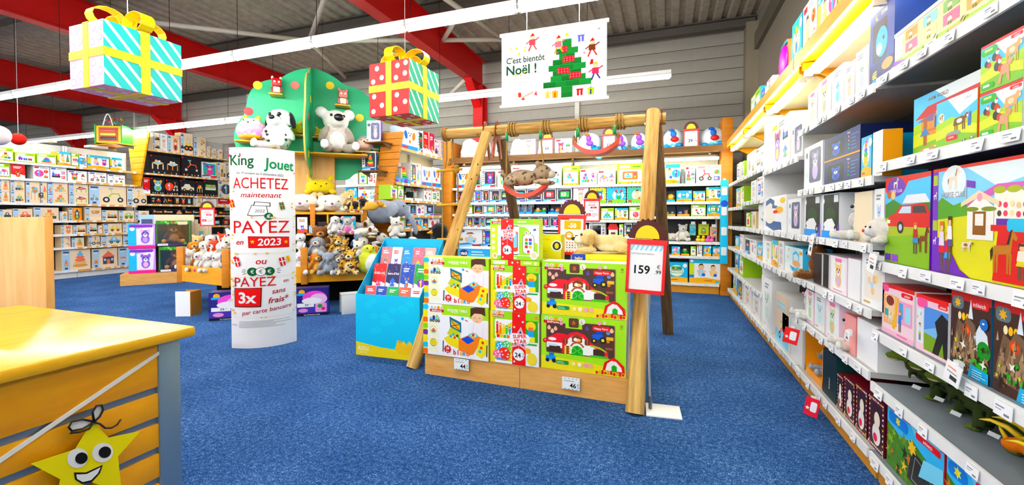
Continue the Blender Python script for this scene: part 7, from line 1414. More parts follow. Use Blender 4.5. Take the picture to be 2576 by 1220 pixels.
# ================================================================== hanging gift boxes
def giftbox(x0, x1, y0, y1, z0, z1, label, faceA, faceB, rz=0):
    w, d, h = x1 - x0, y1 - y0, z1 - z0; e = empty('gift_box', ((x0 + x1) / 2, (y0 + y1) / 2, z0), R(rz), label, 'decoration', 'hanging gift boxes')
    mb = MB(); mb.box(-w / 2, w / 2, -d / 2, d / 2, 0, h, faceA[0], cols=(faceA[0], faceA[0], faceA[0], faceA[0], faceB, faceB))
    def dots(cv, r):
        for xx, yy in ((.1, .1), (.32, .2), (.12, .38), (.66, .1), (.9, .22), (.7, .36), (.1, .66), (.32, .72), (.2, .9), (.68, .68), (.9, .74), (.72, .9), (.92, .93)): cv.o(xx, yy, .058, faceA[2], 16); cv.o(xx, yy, .05, faceA[1], 16)
    def stripes(cv, r):
        for i in range(-6, 9):
            P = [(i / 5., 1), (i / 5. + .055, 1), (i / 5. + .055 + .75, 0), (i / 5. + .75, 0)]
            Q = P
            for lim, sg in ((.0, 1), (1., -1)):
                Rr = []
                for p0, p1 in zip(Q, Q[1:] + Q[:1]):
                    i0, i1 = (p0[0] - lim) * sg >= 0, (p1[0] - lim) * sg >= 0
                    if i0: Rr.append(p0)
                    if i0 != i1: t = (lim - p0[0]) / (p1[0] - p0[0]); Rr.append((lim, p0[1] + (p1[1] - p0[1]) * t))
                Q = Rr
                if not Q: break
            if len(Q) > 2: cv.p(Q, '#fdfdfd')
    r = random.Random(1)
    c1 = Cv(w, h); dots(c1, r); c1.into(mb, lambda x, y, q: (x - w / 2, -d / 2 - q, y)); c1.into(mb, lambda x, y, q: (w / 2 - x, d / 2 + q, y))
    c2 = Cv(d, h); stripes(c2, r); c2.into(mb, lambda x, y, q: (w / 2 + q, x - d / 2, y)); c2.into(mb, lambda x, y, q: (-w / 2 - q, d / 2 - x, y))
    c3 = Cv(w, d); dots(c3, r); c3.into(mb, lambda x, y, q: (x - w / 2, y - d / 2, -q))
    mb.build('box_body', 'card', e); Y = '#f4dc1e'; t = .004; bw = .03
    B('ribbon_band', -w / 2 - t, w / 2 + t, -d / 2 - t, d / 2 + t, h * .52 - bw, h * .52 + bw, Y, 'card', e); B('ribbon_band', -bw, bw, -d / 2 - t * 1.3, d / 2 + t * 1.3, -t, h + t, Y, 'card', e); B('ribbon_band', -w / 2 - t * 1.6, w / 2 + t * 1.6, -bw, bw, -t * 1.2, h + t * 1.2, Y, 'card', e)
    for i, (ax, sg, ln) in enumerate((('x', 1, .5), ('x', -1, .5), ('y', 1, .5), ('y', -1, .5))):
        mb = MB(); N = 14; L = .22; P = []
        for k in range(N + 1): a_ = math.pi * 2 * k / N; P.append((.02 + L * .5 * (1 - math.cos(a_)), .075 * math.sin(a_) + .08))
        for k in range(N):
            (xa, za), (xb, zb2) = P[k], P[k + 1]
            if ax == 'x': q = [(sg * xa, -bw * 1.5, h + za), (sg * xb, -bw * 1.5, h + zb2), (sg * xb, bw * 1.5, h + zb2), (sg * xa, bw * 1.5, h + za)]
            else: q = [(-bw * 1.5, sg * xa, h + za), (-bw * 1.5, sg * xb, h + zb2), (bw * 1.5, sg * xb, h + zb2), (bw * 1.5, sg * xa, h + za)]
            mb.poly(q, Y)
        o = mb.build('bow_loop', 'card', e); sm = o.modifiers.new('t', 'SOLIDIFY'); sm.thickness = .004
    mb = MB(); mb.tube([(0, 0, h), (0, 0, ZR - z0)], .003, 5, '#e8e4dc'); mb.build('hanging_wire', 'metal', e)
giftbox(-4.06, -3.67, 1.88, 2.39, 2.27, 2.72, 'hanging gift box with pink dotted face and turquoise striped face', ('#efb4d6', '#fdf4fa', '#c86a94'), '#12c0bc')
giftbox(-2.46, -2.04, 3.17, 3.63, 2.23, 2.69, 'hanging gift box with red dotted face and green striped face', ('#d8283c', '#fdf6f2', '#a81826'), '#12b08c', -3)
for i, (u, v, d, r, c, lab) in enumerate(((-8, 340, 6.0, .14, '#f6e6e2', 'round white paper lantern hanging at the edge of the view'), (46, 350, 7.5, .1, '#c8403c', 'small red paper lantern hanging behind the white one'))):
    p = at(u, v, d=d); e = empty('paper_lantern', p, 0, lab, 'lantern'); mb = MB()
    prof = [(r * math.sin(math.pi * k / 24) * (1 + .02 * (k % 2)), -r * math.cos(math.pi * k / 24)) for k in range(25)]; N = 24
    mb.add([(max(a_, .01) * math.cos(2 * math.pi * i / N), max(a_, .01) * math.sin(2 * math.pi * i / N), z_) for a_, z_ in prof for i in range(N)], [(j * N + i, j * N + (i + 1) % N, (j + 1) * N + (i + 1) % N, (j + 1) * N + i) for j in range(24) for i in range(N)], c); mb.build('lantern_shade', 'paper', e, smooth=True)
    mb = MB(); mb.tube([(0, 0, r), (0, 0, ZR - p.z)], .003, 5, '#ddd'); mb.build('hanging_wire', 'metal', e)

# ================================================================== price signs with a maned header board
def sign(p, rz, s, sheet, label, pole=True, px=0, tilt=0, base='#fbfbfa', floor=0):
    """red framed sign; p = middle of the frame's lower edge"""
    e = empty('price_sign', (p[0], p[1], floor), rz, label, 'sign', 'red framed price signs'); w, h = .235 * s, .33 * s; z0 = p[2] - floor
    M = Matrix.Translation((0, 0, z0)) @ Matrix.Rotation(tilt, 4, 'Y')
    def add(mb, nm, mat): mb.build(nm, mat, e)
    mb = MB(); mb.M = M; mb.box(-w / 2, w / 2, 0, .008, 0, h, '#fefefe'); cv = Cv(w, h); sheet(cv); cv.into(mb, lambda x, y, q: (x - w / 2, -q, y)); add(mb, 'price_sheet', 'paper')
    for nm, bx in (('frame_side', (-w / 2 - .012 * s, -w / 2 + .008 * s, 0, h)), ('frame_side', (w / 2 - .008 * s, w / 2 + .012 * s, 0, h)), ('frame_top', (-w / 2 - .016 * s, w / 2 + .016 * s, h - .005, h + .03 * s)), ('frame_foot', (-w / 2 - .012 * s, w / 2 + .012 * s, -.015 * s, .01 * s))):
        mb = MB(); mb.M = M; mb.box(bx[0], bx[1], -.008, .012, bx[2], bx[3], '#da2030'); add(mb, nm, 'plastic')
    # plain header: dark spiky board with a yellow patch
    P = []; N = 22
    for k in range(N + 1):
        a_ = math.pi * k / N; q = (.118 if k % 2 else .106) * s; P.append((q * 1.12 * math.cos(a_), h + .03 * s + q * 1.22 * math.sin(a_) + .006))
    mb = MB(); mb.M = M; mb.prism(P, .001, .007, '#4a1712', '#f4f2ee'); add(mb, 'header_board', 'card')
    P = [(.08 * s * math.cos(math.pi * k / 12), h + .03 * s + .008 + .092 * s * math.sin(math.pi * k / 12)) for k in range(13)]
    mb = MB(); mb.M = M; mb.prism(P, -.003, .001, '#f4d23a'); add(mb, 'header_patch', 'card')
    if pole:
        mb = MB(); mb.tube([(px, .014, .01), (px * .3, .014, z0 + h * .6)], .008 * s if s > .9 else .006, 8, '#c9ced2'); add(mb, 'pole', 'metal'); mb = MB(); mb.tube([(px, .014, .012), (px, .014, .1)], .012, 8, '#6f7478'); add(mb, 'pole_socket', 'metal'); B('base_plate', -.03 + px, .2 + px, -.09, .11, 0, .012, base, 'plastic', e, .003)
    return e
def sh_price(big, cents='99', title=''):
    def f(cv):
        for i in range(7): cv.p([(.04 + .135 * i, .86), (.1 + .135 * i, .86), (.17 + .135 * i, .97), (.11 + .135 * i, .97)] if i < 6 else [(.85, .86), (.91, .86), (.96, .94), (.96, .97), (.92, .97)], '#9fd6ec')
        if title: cv.t(title, .4, .79, .028, '#4a4a4a', .66)
        cv.t(big, .4 if len(big) > 2 else .46, .46, .17, '#151515', .6 if len(big) > 2 else .46, .02); cv.t('€', .86, .53, .08, '#151515'); cv.t('.' + cents, .85, .42, .08, '#151515', .24, .01); cv.r(.04, .03, .5, .035, '#ccc')
    return f
def sh_50(cv):
    cv.rr(.2, .68, .86, .93, '#e8b83a', .01); cv.t('-50', .52, .79, .12, '#fff', .5, .04); cv.o(.4, .5, .12, '#3a2a10'); cv.o(.4, .5, .112, '#e8b24a'); cv.o(.4, .5, .085, '#d89a2a'); cv.e(.4, .48, .09, .035, '#fff'); [cv.o(.4 + dx, .53 + dy, .018, '#fff', 10) for dx, dy in ((-.07, 0), (-.025, .025), (.025, .025), (.07, 0))]
    for i in range(24): q = random.Random(i); cv.o(.1 + .11 * (i % 8), .3 - .07 * (i // 8), .018, q.choice(['#7a3a2a', '#c85a4a', '#d8a03a', '#3a2a20', '#c86a8a']), 8)
    for i in range(8): cv.p([(.02 + .125 * i, .02), (.07 + .125 * i, .02), (.11 + .125 * i, .08), (.06 + .125 * i, .08)] if i < 7 else [(.9, .02), (.95, .02), (.98, .08), (.93, .08)], '#e88a2a')
    cv.r(.64, .5, .92, .52, '#222'); cv.r(.64, .46, .92, .48, '#222'); cv.r(.05, .95, .4, .985, '#d84a2a')
def sh_pay(cv): cv.t('ACHETEZ', .5, .9, .05, '#c8303a', .7); cv.t('PAYEZ', .5, .78, .08, '#c8303a', .7, .01); cv.rr(.4, .62, .82, .7, '#d83a44', .02); cv.t('2023', .61, .66, .05, '#fff'); cv.o(.4, .5, .02, '#333', 8); cv.o(.52, .5, .02, '#333', 8); cv.rr(.12, .24, .42, .38, '#d83a44', .02); cv.t('3x', .27, .31, .08, '#fff', None, .02); lines(cv, .5, .9, .34, 3, .06, .02, '#c87a80', random.Random(2))
q = at(1621, 733, y=3.12); sign((q.x, 3.12, q.z), R(4), 1., sh_price('159', '99', 'PORTIQUE BOIS TIRIDOU'), 'red framed price sign reading 159 euros in front of the swing leg', tilt=R(2.5), px=.045)
q = at(1437, 637, d=4.05); sign(q, R(3), 1., sh_50, 'red framed sign with minus fifty and a paw coin behind the stacks', tilt=R(1))
q = at(1489, 556, d=7.0); sign(q, R(5), 1., sh_pay, 'red framed payment offer sign behind the paw coin sign')
q = at(522, 567, d=8.9); sign(q, R(40), 1., sh_pay, 'red framed payment offer sign beside the brown bear boxes')
for u, v, t, lab in ((1738, 368, '39', 'red framed price sign between the two outer blue bags on the brown board'), (1532, 372, '32', 'red framed price sign above the empty orange swing on the brown board'), (1377, 378, '69', 'red framed price sign above the tan cat swing on the brown board'), (1252, 385, '9', 'red framed price sign beside the white tent pack on the brown board')):
    q = at(u, v, y=8.17); e = sign((q.x, 8.17, 2.54), 0, .95, sh_price(t), lab, pole=False); e.location.z = 2.54 - 2.54; 

# ================================================================== slatted end panels
def slat_panel(y, outline, zs, label, mat, th=.04):
    """wooden slat panel facing the shop: outline(z) -> (x0, x1); boards between the heights zs"""
    x0, x1 = outline(zs[-1]); e = empty('slat_panel', ((x0 + x1) / 2, y, 0), 0, label, 'panel'); cx = (x0 + x1) / 2
    for a, b in zip(zs, zs[1:]):
        (p, q), (r, s) = outline(a + .004), outline(b - .004); mb = MB(); mb.prism([(p - cx, a + .004), (q - cx, a + .004), (s - cx, b - .004), (r - cx, b - .004)], 0, th, '#fff'); mb.build('slat', mat, e)
    a, b = zs[0], zs[-1]; (p, q), (r, s) = outline(a), outline(b); mb = MB(); mb.prism([(p - cx + .01, a), (q - cx - .01, a), (s - cx - .01, b), (r - cx + .01, b)], th, th + .02, '#3a2a18'); mb.build('backing', 'paint', e)
    return e
def trap(ub0, ub1, vb, ut0, ut1, vt, y):
    b0, b1, t0, t1 = at(ub0, vb, y=y), at(ub1, vb, y=y), at(ut0, vt, y=y), at(ut1, vt, y=y)
    def f(z): t = (z - b0.z) / (t0.z - b0.z); return (b0.x + (t0.x - b0.x) * t, b1.x + (t1.x - b1.x) * t)
    return f, b0.z, t0.z
f, za, zb_ = trap(334, 350, 470, 320, 372, 338, 7.0)
slat_panel(7.0, f, [za + (zb_ - za) * i / 9 for i in range(10)], 'yellow slatted wooden end panel between the two shelving runs', 'beech')
f, za, zb_ = trap(942, 986, 487, 962, 1013, 334, 6.44)
slat_panel(6.44, f, [za + (zb_ - za) * i / 9 for i in range(10)], 'orange slatted end panel, upper tapering half behind the tree', 'orange_wood')
f, za, zb_ = trap(926, 1006, 700, 942, 990, 488, 6.44)
slat_panel(6.44, f, [za + (zb_ - za) * i / 5 for i in range(6)], 'orange slatted end panel, lower widening half behind the tree', 'orange_wood')
def bracket_shelf(p, w, d, label, mat='brown_board'):
    e = empty('bracket_shelf', p, 0, label, 'shelf'); B('board', -w / 2, w / 2, -d, 0, -.02, 0, mat=mat, parent=e)
    for s in (-1, 1): mb = MB(); mb.M = Matrix.Rotation(R(90), 4, 'Z'); mb.prism([(0, -.02), (-d * .9, -.02), (0, -.1)], s * w * .4 - .008, s * w * .4 + .008, '#8a8478'); mb.build('bracket', 'metal', e)
    return e
for i, (u, v, lab) in enumerate(((962, 362, 'upper small brown bracket shelf on the orange slatted panel'), (950, 432, 'lower small brown bracket shelf on the orange slatted panel'))):
    p = at(u, v, y=6.43); bracket_shelf(p, .42, .26, lab)
    o = inst('toy_box', box_mesh(.24, (.38, .34)[i], .1, (a_grey, a_vt)[i], 700 + i, ('#5a3f8a', '#2a6fc0')[i]), None, (p.x - .06, p.y - .16, p.z + .001), (0, 0, R(20))); tag(o, ('purple calendar box on the small bracket shelf', 'blue figure box on the small bracket shelf')[i], 'toy box')
p = at(314, 368, y=6.7); bracket_shelf(p, .85, .4, 'small shelf carrying the activity cube on the yellow panel', 'beech')
e = empty('activity_cube', (p.x - .02, p.y - .2, p.z + .001), R(28), 'yellow and green wooden activity cube with bead wires on top', 'toy')
B('cube_body', -.26, .26, -.17, .17, .02, .42, '#f0c82a', 'paint', e, .01); B('front_panel', -.2, .2, -.18, -.17, .06, .38, '#a8541e', 'paint', e); B('side_post', .26, .29, -.18, .18, 0, .44, '#3fa04a', 'paint', e); B('side_post', -.29, -.26, -.18, .18, 0, .44, '#3fa04a', 'paint', e)
for k, c in enumerate(('#2a1a10', '#e8c02a', '#d8502a')): B('roller', -.16, .16, -.195, -.18, .1 + .09 * k, .16 + .09 * k, c, 'plastic', e, .005)
for k, (x0, x1, h, c) in enumerate(((-.2, .02, .3, '#f4f2ec'), (-.1, .2, .22, '#d8303a'), (-.24, -.06, .18, '#3a9ad8'), (.05, .24, .26, '#3fa04a'))):
    mb = MB(); mb.tube([(x0 + (x1 - x0) * t / 10, -.05 + .03 * k, .42 + h * math.sin(math.pi * t / 10)) for t in range(11)], .012 if k == 0 else .007, 8, c); mb.build('bead_wire', 'plastic', e, smooth=True)
for k in range(5): mb = MB(); mb.ball(-.1 + .07 * k, -.02, .56 + .04 * math.sin(k * 2), .028, c=BRI[k]); mb.build('bead', 'plastic', e, smooth=True)

# shelving seen between the tree and the slatted panel
RX = Run(0, 7.7, 0, 'y', 7.7)
unit(RX, -6.9, -5.35, [.2, .6, .98, 1.32, 1.7, 2.05], 'dark-backed shelving bay seen between the tree and the orange panel', seed=95, depth=.4, top=2.3, backs=[(.1, 2.3, '#1c1a1a')], tags=5)
row(RX, 2.05, [(868, 899, 428, a_pink), (902, 922, 430, a_lime), (924, 946, 430, a_white)], 'top shelf behind the green tree', 'boxes behind the tree', .2)
row(RX, 1.7, [(868, 897, 456, a_cyan), (899, 946, 462, a_white, {'k': 'blocks'})], 'second shelf behind the green tree', 'boxes behind the tree', .2)
row(RX, 1.32, [(868, 905, 512, a_vt), (907, 946, 510, a_white)], 'third shelf behind the green tree', 'boxes behind the tree', .2)

# ================================================================== goods on the brown board over the back wall
def dome_pack(u0, u1, vt, i):
    a, b = at(u0, 360, y=8.3), at(u1, 360, y=8.3); w = b.x - a.x; h = max(.3, at((u0 + u1) / 2, vt, y=8.3).z - 2.535); cx = (a.x + b.x) / 2
    e = empty('bagged_toy', (cx, 8.38, 2.535), 0, f'rounded clear bag with blue ride-on toy, {ordn(i)} along the brown board', 'toy', 'bagged toys on the brown board')
    mb = MB(); mb.ball(0, 0, h * .5, w / 2, .17, h * .5, '#e8f2f8', 18, 12); mb.build('bag', 'gloss', e, smooth=True)
    mb = MB()
    for k in range(9): q = random.Random(k + i); mb.M = Matrix.Rotation(q.uniform(-.5, .5), 4, 'Y'); mb.ball(q.uniform(-.38, .38) * w, -.06, h * q.uniform(.12, .3), w * .17, .12, h * .13, q.choice(['#3f9fdc', '#6fc0ea', '#1f6fb8', '#bfe2f4']), 10, 6)
    mb.build('blue_wrap', 'gloss', e, smooth=True)
    mb = MB(); mb.M = Matrix.Translation((0, -.165, h * .62)); mb.ball(0, 0, .03, .05, .02, .06, ('#8a4fb8', '#2f6fc8')[i > 2]); mb.ball(.02, -.01, -.06, .07, .02, .05, ('#8a4fb8', '#c8303a')[i > 2]); mb.ball(-.03, 0, .1, .05, .02, .025, ('#d8703a', '#2a5fc0')[i > 2]); mb.build('print', 'card', e, smooth=True)
for i, (u0, u1, v) in enumerate(((1452, 1514, 333), (1545, 1580, 336), (1586, 1630, 332), (1667, 1721, 322), (1759, 1828, 318))): dome_pack(u0, u1, v, i)
def soft_pack(u0, u1, vt, i, c='#f7f5f3'):
    a, b = at(u0, 365, y=8.3), at(u1, 365, y=8.3); w = b.x - a.x; h = max(.25, at((u0 + u1) / 2, vt, y=8.3).z - 2.535)
    me = blob([(0, 0, h * .4, w * .5, .2, h * .4, c), (-w * .2, 0, h * .7, w * .22, .16, h * .3, c), (w * .22, 0, h * .62, w * .22, .16, h * .3, c), (0, -.1, h * .2, w * .46, .16, h * .2, '#f4ebe6')], 'white_pack', .04)
    o = inst('soft_pack', me, None, ((a.x + b.x) / 2, 8.4, 2.535)); tag(o, ('white soft play tent pack', 'white soft seat pack', 'white and pink soft seat pack', 'pale soft armchair pack')[i] + ' on the brown board above the back wall', 'toy', 'soft packs on the brown board')
for i, (u0, u1, v) in enumerate(((1152, 1238, 345), (1278, 1350, 345), (1352, 1372, 348), (1396, 1446, 350))): soft_pack(u0, u1, v, i)
row(RB, 2.535, [(1316, 1350, 352, a_pink, {'dy': -.1, 'd': .1}), (1398, 1440, 350, a_white, {'dy': -.1, 'd': .1})], 'the brown board over the back wall', 'boxes on the brown board', .2)

# ================================================================== single toys on the back wall shelves
def tray(run, u0, u1, vt, z, i, toys, col, label, back='#1f2a3a'):
    x0, x1 = sorted((run.lx(u0), run.lx(u1))); w = x1 - x0 - .008; h = max(.12, run.pt((u0 + u1) / 2, vt).z - z); d = .2
    e = empty('display_box', run.w((x0 + x1) / 2, .03, z + .001), run.th, label, 'toy box', 'open display boxes')
    mb = MB(); mb.box(-w / 2, w / 2, d - .008, d, 0, h, back); mb.box(-w / 2, w / 2, 0, d, 0, .006, col); mb.box(-w / 2, w / 2, 0, .006, 0, h * .2, col); mb.box(-w / 2, -w / 2 + .006, .0, d, 0, h * .7, back); mb.box(w / 2 - .006, w / 2, .0, d, 0, h * .7, back); mb.build('tray', 'card', e)
    n = len(toys)
    for k, t in enumerate(toys):
        x = -w / 2 + w * (k + .5) / n; s = min(h * .92, w / n * 1.25)
        if t in PL:
            o = inst('toy', PL[t][0], e, (x, .12, .01), (0, 0, 0), s); [inst('eye', bead(), o, q, scale=.03) for q in PL[t][1]]
        elif t == 'rings': rings(e, x, .1, .008, s)
        elif t == 'ball':
            mb = MB(); mb.ball(x, .1, s * .42, s * .4, c=BRI[(i + k) % 8]); mb.ball(x - s * .14, .1 - s * .34, s * .5, s * .09, c='#fff', n=8, m=6); mb.ball(x + s * .14, .1 - s * .34, s * .5, s * .09, c='#fff', n=8, m=6); mb.build('toy', 'plastic', e, smooth=True)
        elif t == 'car':
            mb = MB(); c = BRI[(i + k) % 8]; mb.ball(x, .1, s * .36, s * .45, s * .26, s * .22, c); mb.ball(x, .1, s * .56, s * .24, s * .2, s * .18, '#f6e6c8'); [mb.ball(x + a * s * .28, .1 - s * .2, s * .16, s * .15, .02, s * .15, '#1c1c20') for a in (-1, 1)]; mb.build('toy', 'plastic', e, smooth=True)
    return e
def rings(parent, x, y, z, s):
    cs = ['#7a3fb0', '#2f8fd0', '#3fae4a', '#f2d22a', '#f0862a', '#e0342a']
    for k, c in enumerate(cs):
        rr_ = s * (.48 - .055 * k); mb = MB(); N = 14; mb.tube([(x + rr_ * .62 * math.cos(2 * math.pi * j / N), y + rr_ * .62 * math.sin(2 * math.pi * j / N), z + s * (.09 + .145 * k)) for j in range(N + 1)], s * .085, 8, c, False); mb.build('ring', 'plastic', parent, smooth=True)
tray(RB, 1676, 1699, 479, 1.62, 1, ['ball'], '#3fb0e0', 'open box with green ball toy, second shelf of the black-backed bay')
tray(RB, 1670, 1700, 516, 1.36, 2, ['ball', 'car'], '#f0b03a', 'open box with yellow and teal toys in the black-backed bay')
tray(RB, 1702, 1736, 514, 1.36, 3, ['ball', 'owl_red'], '#f0b03a', 'open box with red round toy in the black-backed bay')
tray(RB, 1147, 1168, 512, 1.41, 4, ['panda'], '#35a0e0', 'open box with panda toy beside the rope ladder', '#20242c')
for k in range(3): tray(RB, 1284 + 18 * k, 1300 + 18 * k, 512, 1.41, 5, ['blue_hippo'], '#35a0e0', f'open box with blue bear toy, {ordn(k)} of three behind the cat swing', '#dfe8f0')
tray(RB, 1340, 1374, 514, 1.41, 1, ['car', 'car'], '#35a0e0', 'open box with yellow and red toy cars behind the cat swing'); tray(RB, 1377, 1408, 513, 1.41, 3, ['car', 'ball'], '#35a0e0', 'open box with toy car and ball behind the cat swing')
tray(RB, 1713, 1736, 618, .66, 2, ['car'], '#f0b03a', 'open box with green toy car in the black-backed bay')
put_plush('cushion_bear', RB.w(RB.lx(1692), .16, .912), .24, 0, 'round yellow pig plush in the black-backed bay'); put_plush('bear_white', RB.w(RB.lx(1719), .16, .912), .34, 0, 'cream bear plush sitting in the black-backed bay')
def hang_card(u0, u1, v0, v1, i, c, label):
    a, b = at(u0, v0, y=8.45), at(u1, v1, y=8.45); w, h = b.x - a.x, a.z - b.z; e = empty('blister_card', ((a.x + b.x) / 2, 8.45, b.z), 0, label, 'toy', 'hanging toy cards')
    mb = MB(); mb.box(-w / 2, w / 2, 0, .006, 0, h, c); cv = Cv(w, h); pic(cv, ('ball', 'animal', 'dots')[i % 3], .1, .1, .9, .7, random.Random(i)); cv.into(mb, lambda x, y, q: (x - w / 2, -q, y)); mb.build('card', 'card', e); mb = MB(); mb.tube([(0, .22, h * .96), (0, -.1, h * .96)], .004, 6, '#ddd'); mb.build('hook', 'metal', e); mb = MB(); mb.box(-.035, .035, -.11, -.105, h * .96, h * .96 + .05, '#fdfdfd'); mb.build('hook_tag', 'paper', e)
for i, (u0, u1, v0, v1, c, lab) in enumerate(((1735, 1750, 563, 592, '#8fd0c8', 'small teal toy card hanging in the black-backed bay'), (1757, 1783, 563, 592, '#c8d85a', 'lime farm animal toy card hanging in the black-backed bay'), (1786, 1802, 570, 595, '#f0c8b0', 'pink ring toy card hanging in the black-backed bay'))): hang_card(u0, u1, v0, v1, i, c, lab)
for i, (u, c) in enumerate(((1758, '#f4d23a'), (1770, '#f4d23a'), (1782, '#f07ab0'), (1792, '#f07ab0'))):
    e = empty('bath_duck', RB.w(RB.lx(u), .08, .911), R(20 * i), f'small {"yellow" if i < 2 else "pink"} bath duck, {ordn(i)} in the row below the toy cards', 'toy', 'bath ducks'); mb = MB(); mb.ball(0, 0, .035, .045, .038, .035, c); mb.build('duck_body', 'plastic', e, smooth=True); mb = MB(); mb.ball(0, -.015, .085, .028, c=c); mb.build('duck_head', 'plastic', e, smooth=True); mb = MB(); mb.ball(0, -.045, .08, .012, .015, .006, '#f0822a'); mb.build('beak', 'plastic', e, smooth=True)
# toy oven and toy house
x0, x1 = RB.lx(1480), RB.lx(1523); w = x1 - x0; e = empty('toy_oven', RB.w((x0 + x1) / 2, .05, .971), 0, 'white toy microwave oven with black door behind the price signs', 'toy')
B('oven_body', -w / 2, w / 2, 0, .2, 0, .27, '#f2f2f4', 'plastic', e, .02); B('oven_door', -w * .4, w * .22, -.008, 0, .05, .22, '#0d0d10', 'gloss', e, .006); B('control_strip', w * .28, w * .46, -.006, 0, .04, .24, '#cfd4da', 'plastic', e)
for k, c in enumerate(('#d8303a', '#2f6fc8', '#f2c22a')): mb = MB(); mb.ball(w * .37, -.01, .08 + .06 * k, .018, .01, .018, c); mb.build('knob', 'plastic', e, smooth=True)
x0, x1 = RB.lx(1527), RB.lx(1556); w = x1 - x0; e = empty('toy_house', RB.w((x0 + x1) / 2, .05, .971), 0, 'small red-roofed toy house behind the price signs', 'toy')
B('house_wall', -w * .4, w * .4, .02, .16, 0, .15, '#f4e8d8', 'plastic', e, .006); mb = MB(); mb.prism([(-w * .5, .15), (w * .5, .15), (w * .3, .25), (-w * .3, .25)], 0, .18, '#d8242c'); mb.build('roof', 'plastic', e); B('door', -.04, .04, .014, .02, 0, .09, '#5a2c18', 'plastic', e)
# corner shelving toys
for i, (u0, u1) in enumerate(((993, 1014), (1015, 1036))): tray(RS, u0, u1, 408, 1.97, i, ['rings'], '#3aa0d8', f'rainbow ring stacking toy in an open box, {ordn(i)} on the second corner shelf', '#f4f2ee')
tray(RS, 1021, 1044, 472, 1.66, 1, ['penguin_toy'], '#e8f2f8', 'open box with penguin toy on the third corner shelf', '#2c3a30'); tray(RS, 1046, 1067, 472, 1.66, 2, ['owl_red'], '#f2f4f6', 'open box with red owl toy on the third corner shelf', '#d8e0e4')

# ================================================================== figures and gifts on the side shelving
def dino(kind):
    g, l_ = ('#2f3a1f', '#5a6a34') if kind == 'rex' else ('#8a3f18', '#c8743a')
    if kind == 'rex': P = [(0, 0, .2, .17, .07, .075, g), (-.16, 0, .27, .08, .05, .07, g, (0, -.7, 0)), (-.26, 0, .34, .09, .05, .055, l_), (-.34, 0, .315, .055, .036, .03, l_), (-.32, 0, .285, .05, .03, .018, '#c8b890'), (.2, 0, .22, .15, .045, .045, g), (.36, 0, .26, .1, .025, .025, g), (.02, .05, .1, .045, .035, .1, g), (.02, -.05, .1, .045, .035, .1, g), (-.02, .05, .02, .06, .03, .02, l_), (-.02, -.05, .02, .06, .03, .02, l_), (-.17, .055, .19, .015, .015, .05, g), (-.17, -.055, .19, .015, .015, .05, g)]
    else: P = [(0, 0, .16, .18, .1, .1, g), (-.2, 0, .17, .1, .07, .075, l_), (-.3, 0, .14, .06, .045, .05, l_), (-.12, 0, .25, .03, .13, .11, l_, (0, -.4, 0)), (.22, 0, .14, .14, .05, .05, g)] + [(x, y, .06, .035, .035, .07, g) for x in (-.1, .12) for y in (-.08, .08)]
    return blob(P, 'dinosaur_body', .014, 'matt', (60, .02, '#14180c' if kind == 'rex' else '#4a1c0a', (g,)), smooth=2)
REX, TRI = dino('rex'), dino('tri')
def put_dino(me, u, v, s, rz, label, horns=False):
    o = inst('dinosaur_figure', me, None, RR.w(u, v, .511), (0, 0, RR.th + R(rz)), s); tag(o, label, 'toy figure', 'dinosaur figures on the side shelf')
    for y in (-.04, .04): inst('eye', bead('#e8c020', 'gloss'), o, (-.28, y * 1.05, .365) if not horns else (-.25, y * 1.5, .2), scale=.008)
    if horns:
        for y in (-.05, .05): mb = MB(); mb.tube([(-.22, y, .22), (-.3, y * 1.2, .27), (-.38, y * 1.3, .28), (-.44, y * 1.3, .26)], [.02, .018, .012, .003], 8, '#e8c83a'); mb.build('horn', 'plastic', o, smooth=True)
        mb = MB(); mb.tube([(-.33, 0, .17), (-.36, 0, .22), (-.37, 0, .24)], [.015, .01, .002], 8, '#e8c83a'); mb.build('horn', 'plastic', o, smooth=True)
    mb = MB(); mb.box(-.03, .03, -.002, .002, -.02, .02, '#f6f6f4'); t = mb.build('hang_tag', 'paper', o); t.location = (-.1, -.1, .1); t.rotation_euler = (.4, .3, .6)
for i, (u, v) in enumerate(((-2.5, .17), (-2.36, .19), (-2.2, .17), (-2.02, .19))): put_dino(REX, u, v, .5, 44 - 6 * i, f'dark green toothed dinosaur figure, {ordn(i)} on the shelf from the baby gifts')
for i, (u, v) in enumerate(((-1.8, .19), (-1.64, .17))): put_dino(TRI, u, v, .5, 34, f'brown horned dinosaur figure with yellow horns, {ordn(i)} along the dinosaur shelf', True)
def rplush(kind, u, v, z, s, rz, label, inset=.14): x = RR.lx(u, v); return put_plush(kind, RR.w(x, inset, z + .002), s, RR.th + R(rz), label)
rplush('blue_hippo', 2108, 560, 1.21, .34, -20, 'pale blue hippo plush sitting between the car boxes', .2)
rplush('bear_white', 2130, 560, 1.21, .3, 10, 'small cream bear plush beside the blue hippo', .1)
rplush('bear_brown', 2022, 680, .87, .3, -25, 'brown monkey-coloured bear plush beside the soap box', .1)
rplush('rabbit_white', 2012, 840, .55, .3, 0, 'white rabbit plush on the fifth shelf of baby gifts', .1)
rplush('bear_white', 2112, 850, .55, .26, 0, 'white bear plush with the pink boxes on the fifth shelf', .09)
rplush('cushion_bear', 2195, 600, 1.21, .24, -10, 'white lying blanket plush at the shelf edge by the horse sets', .06)
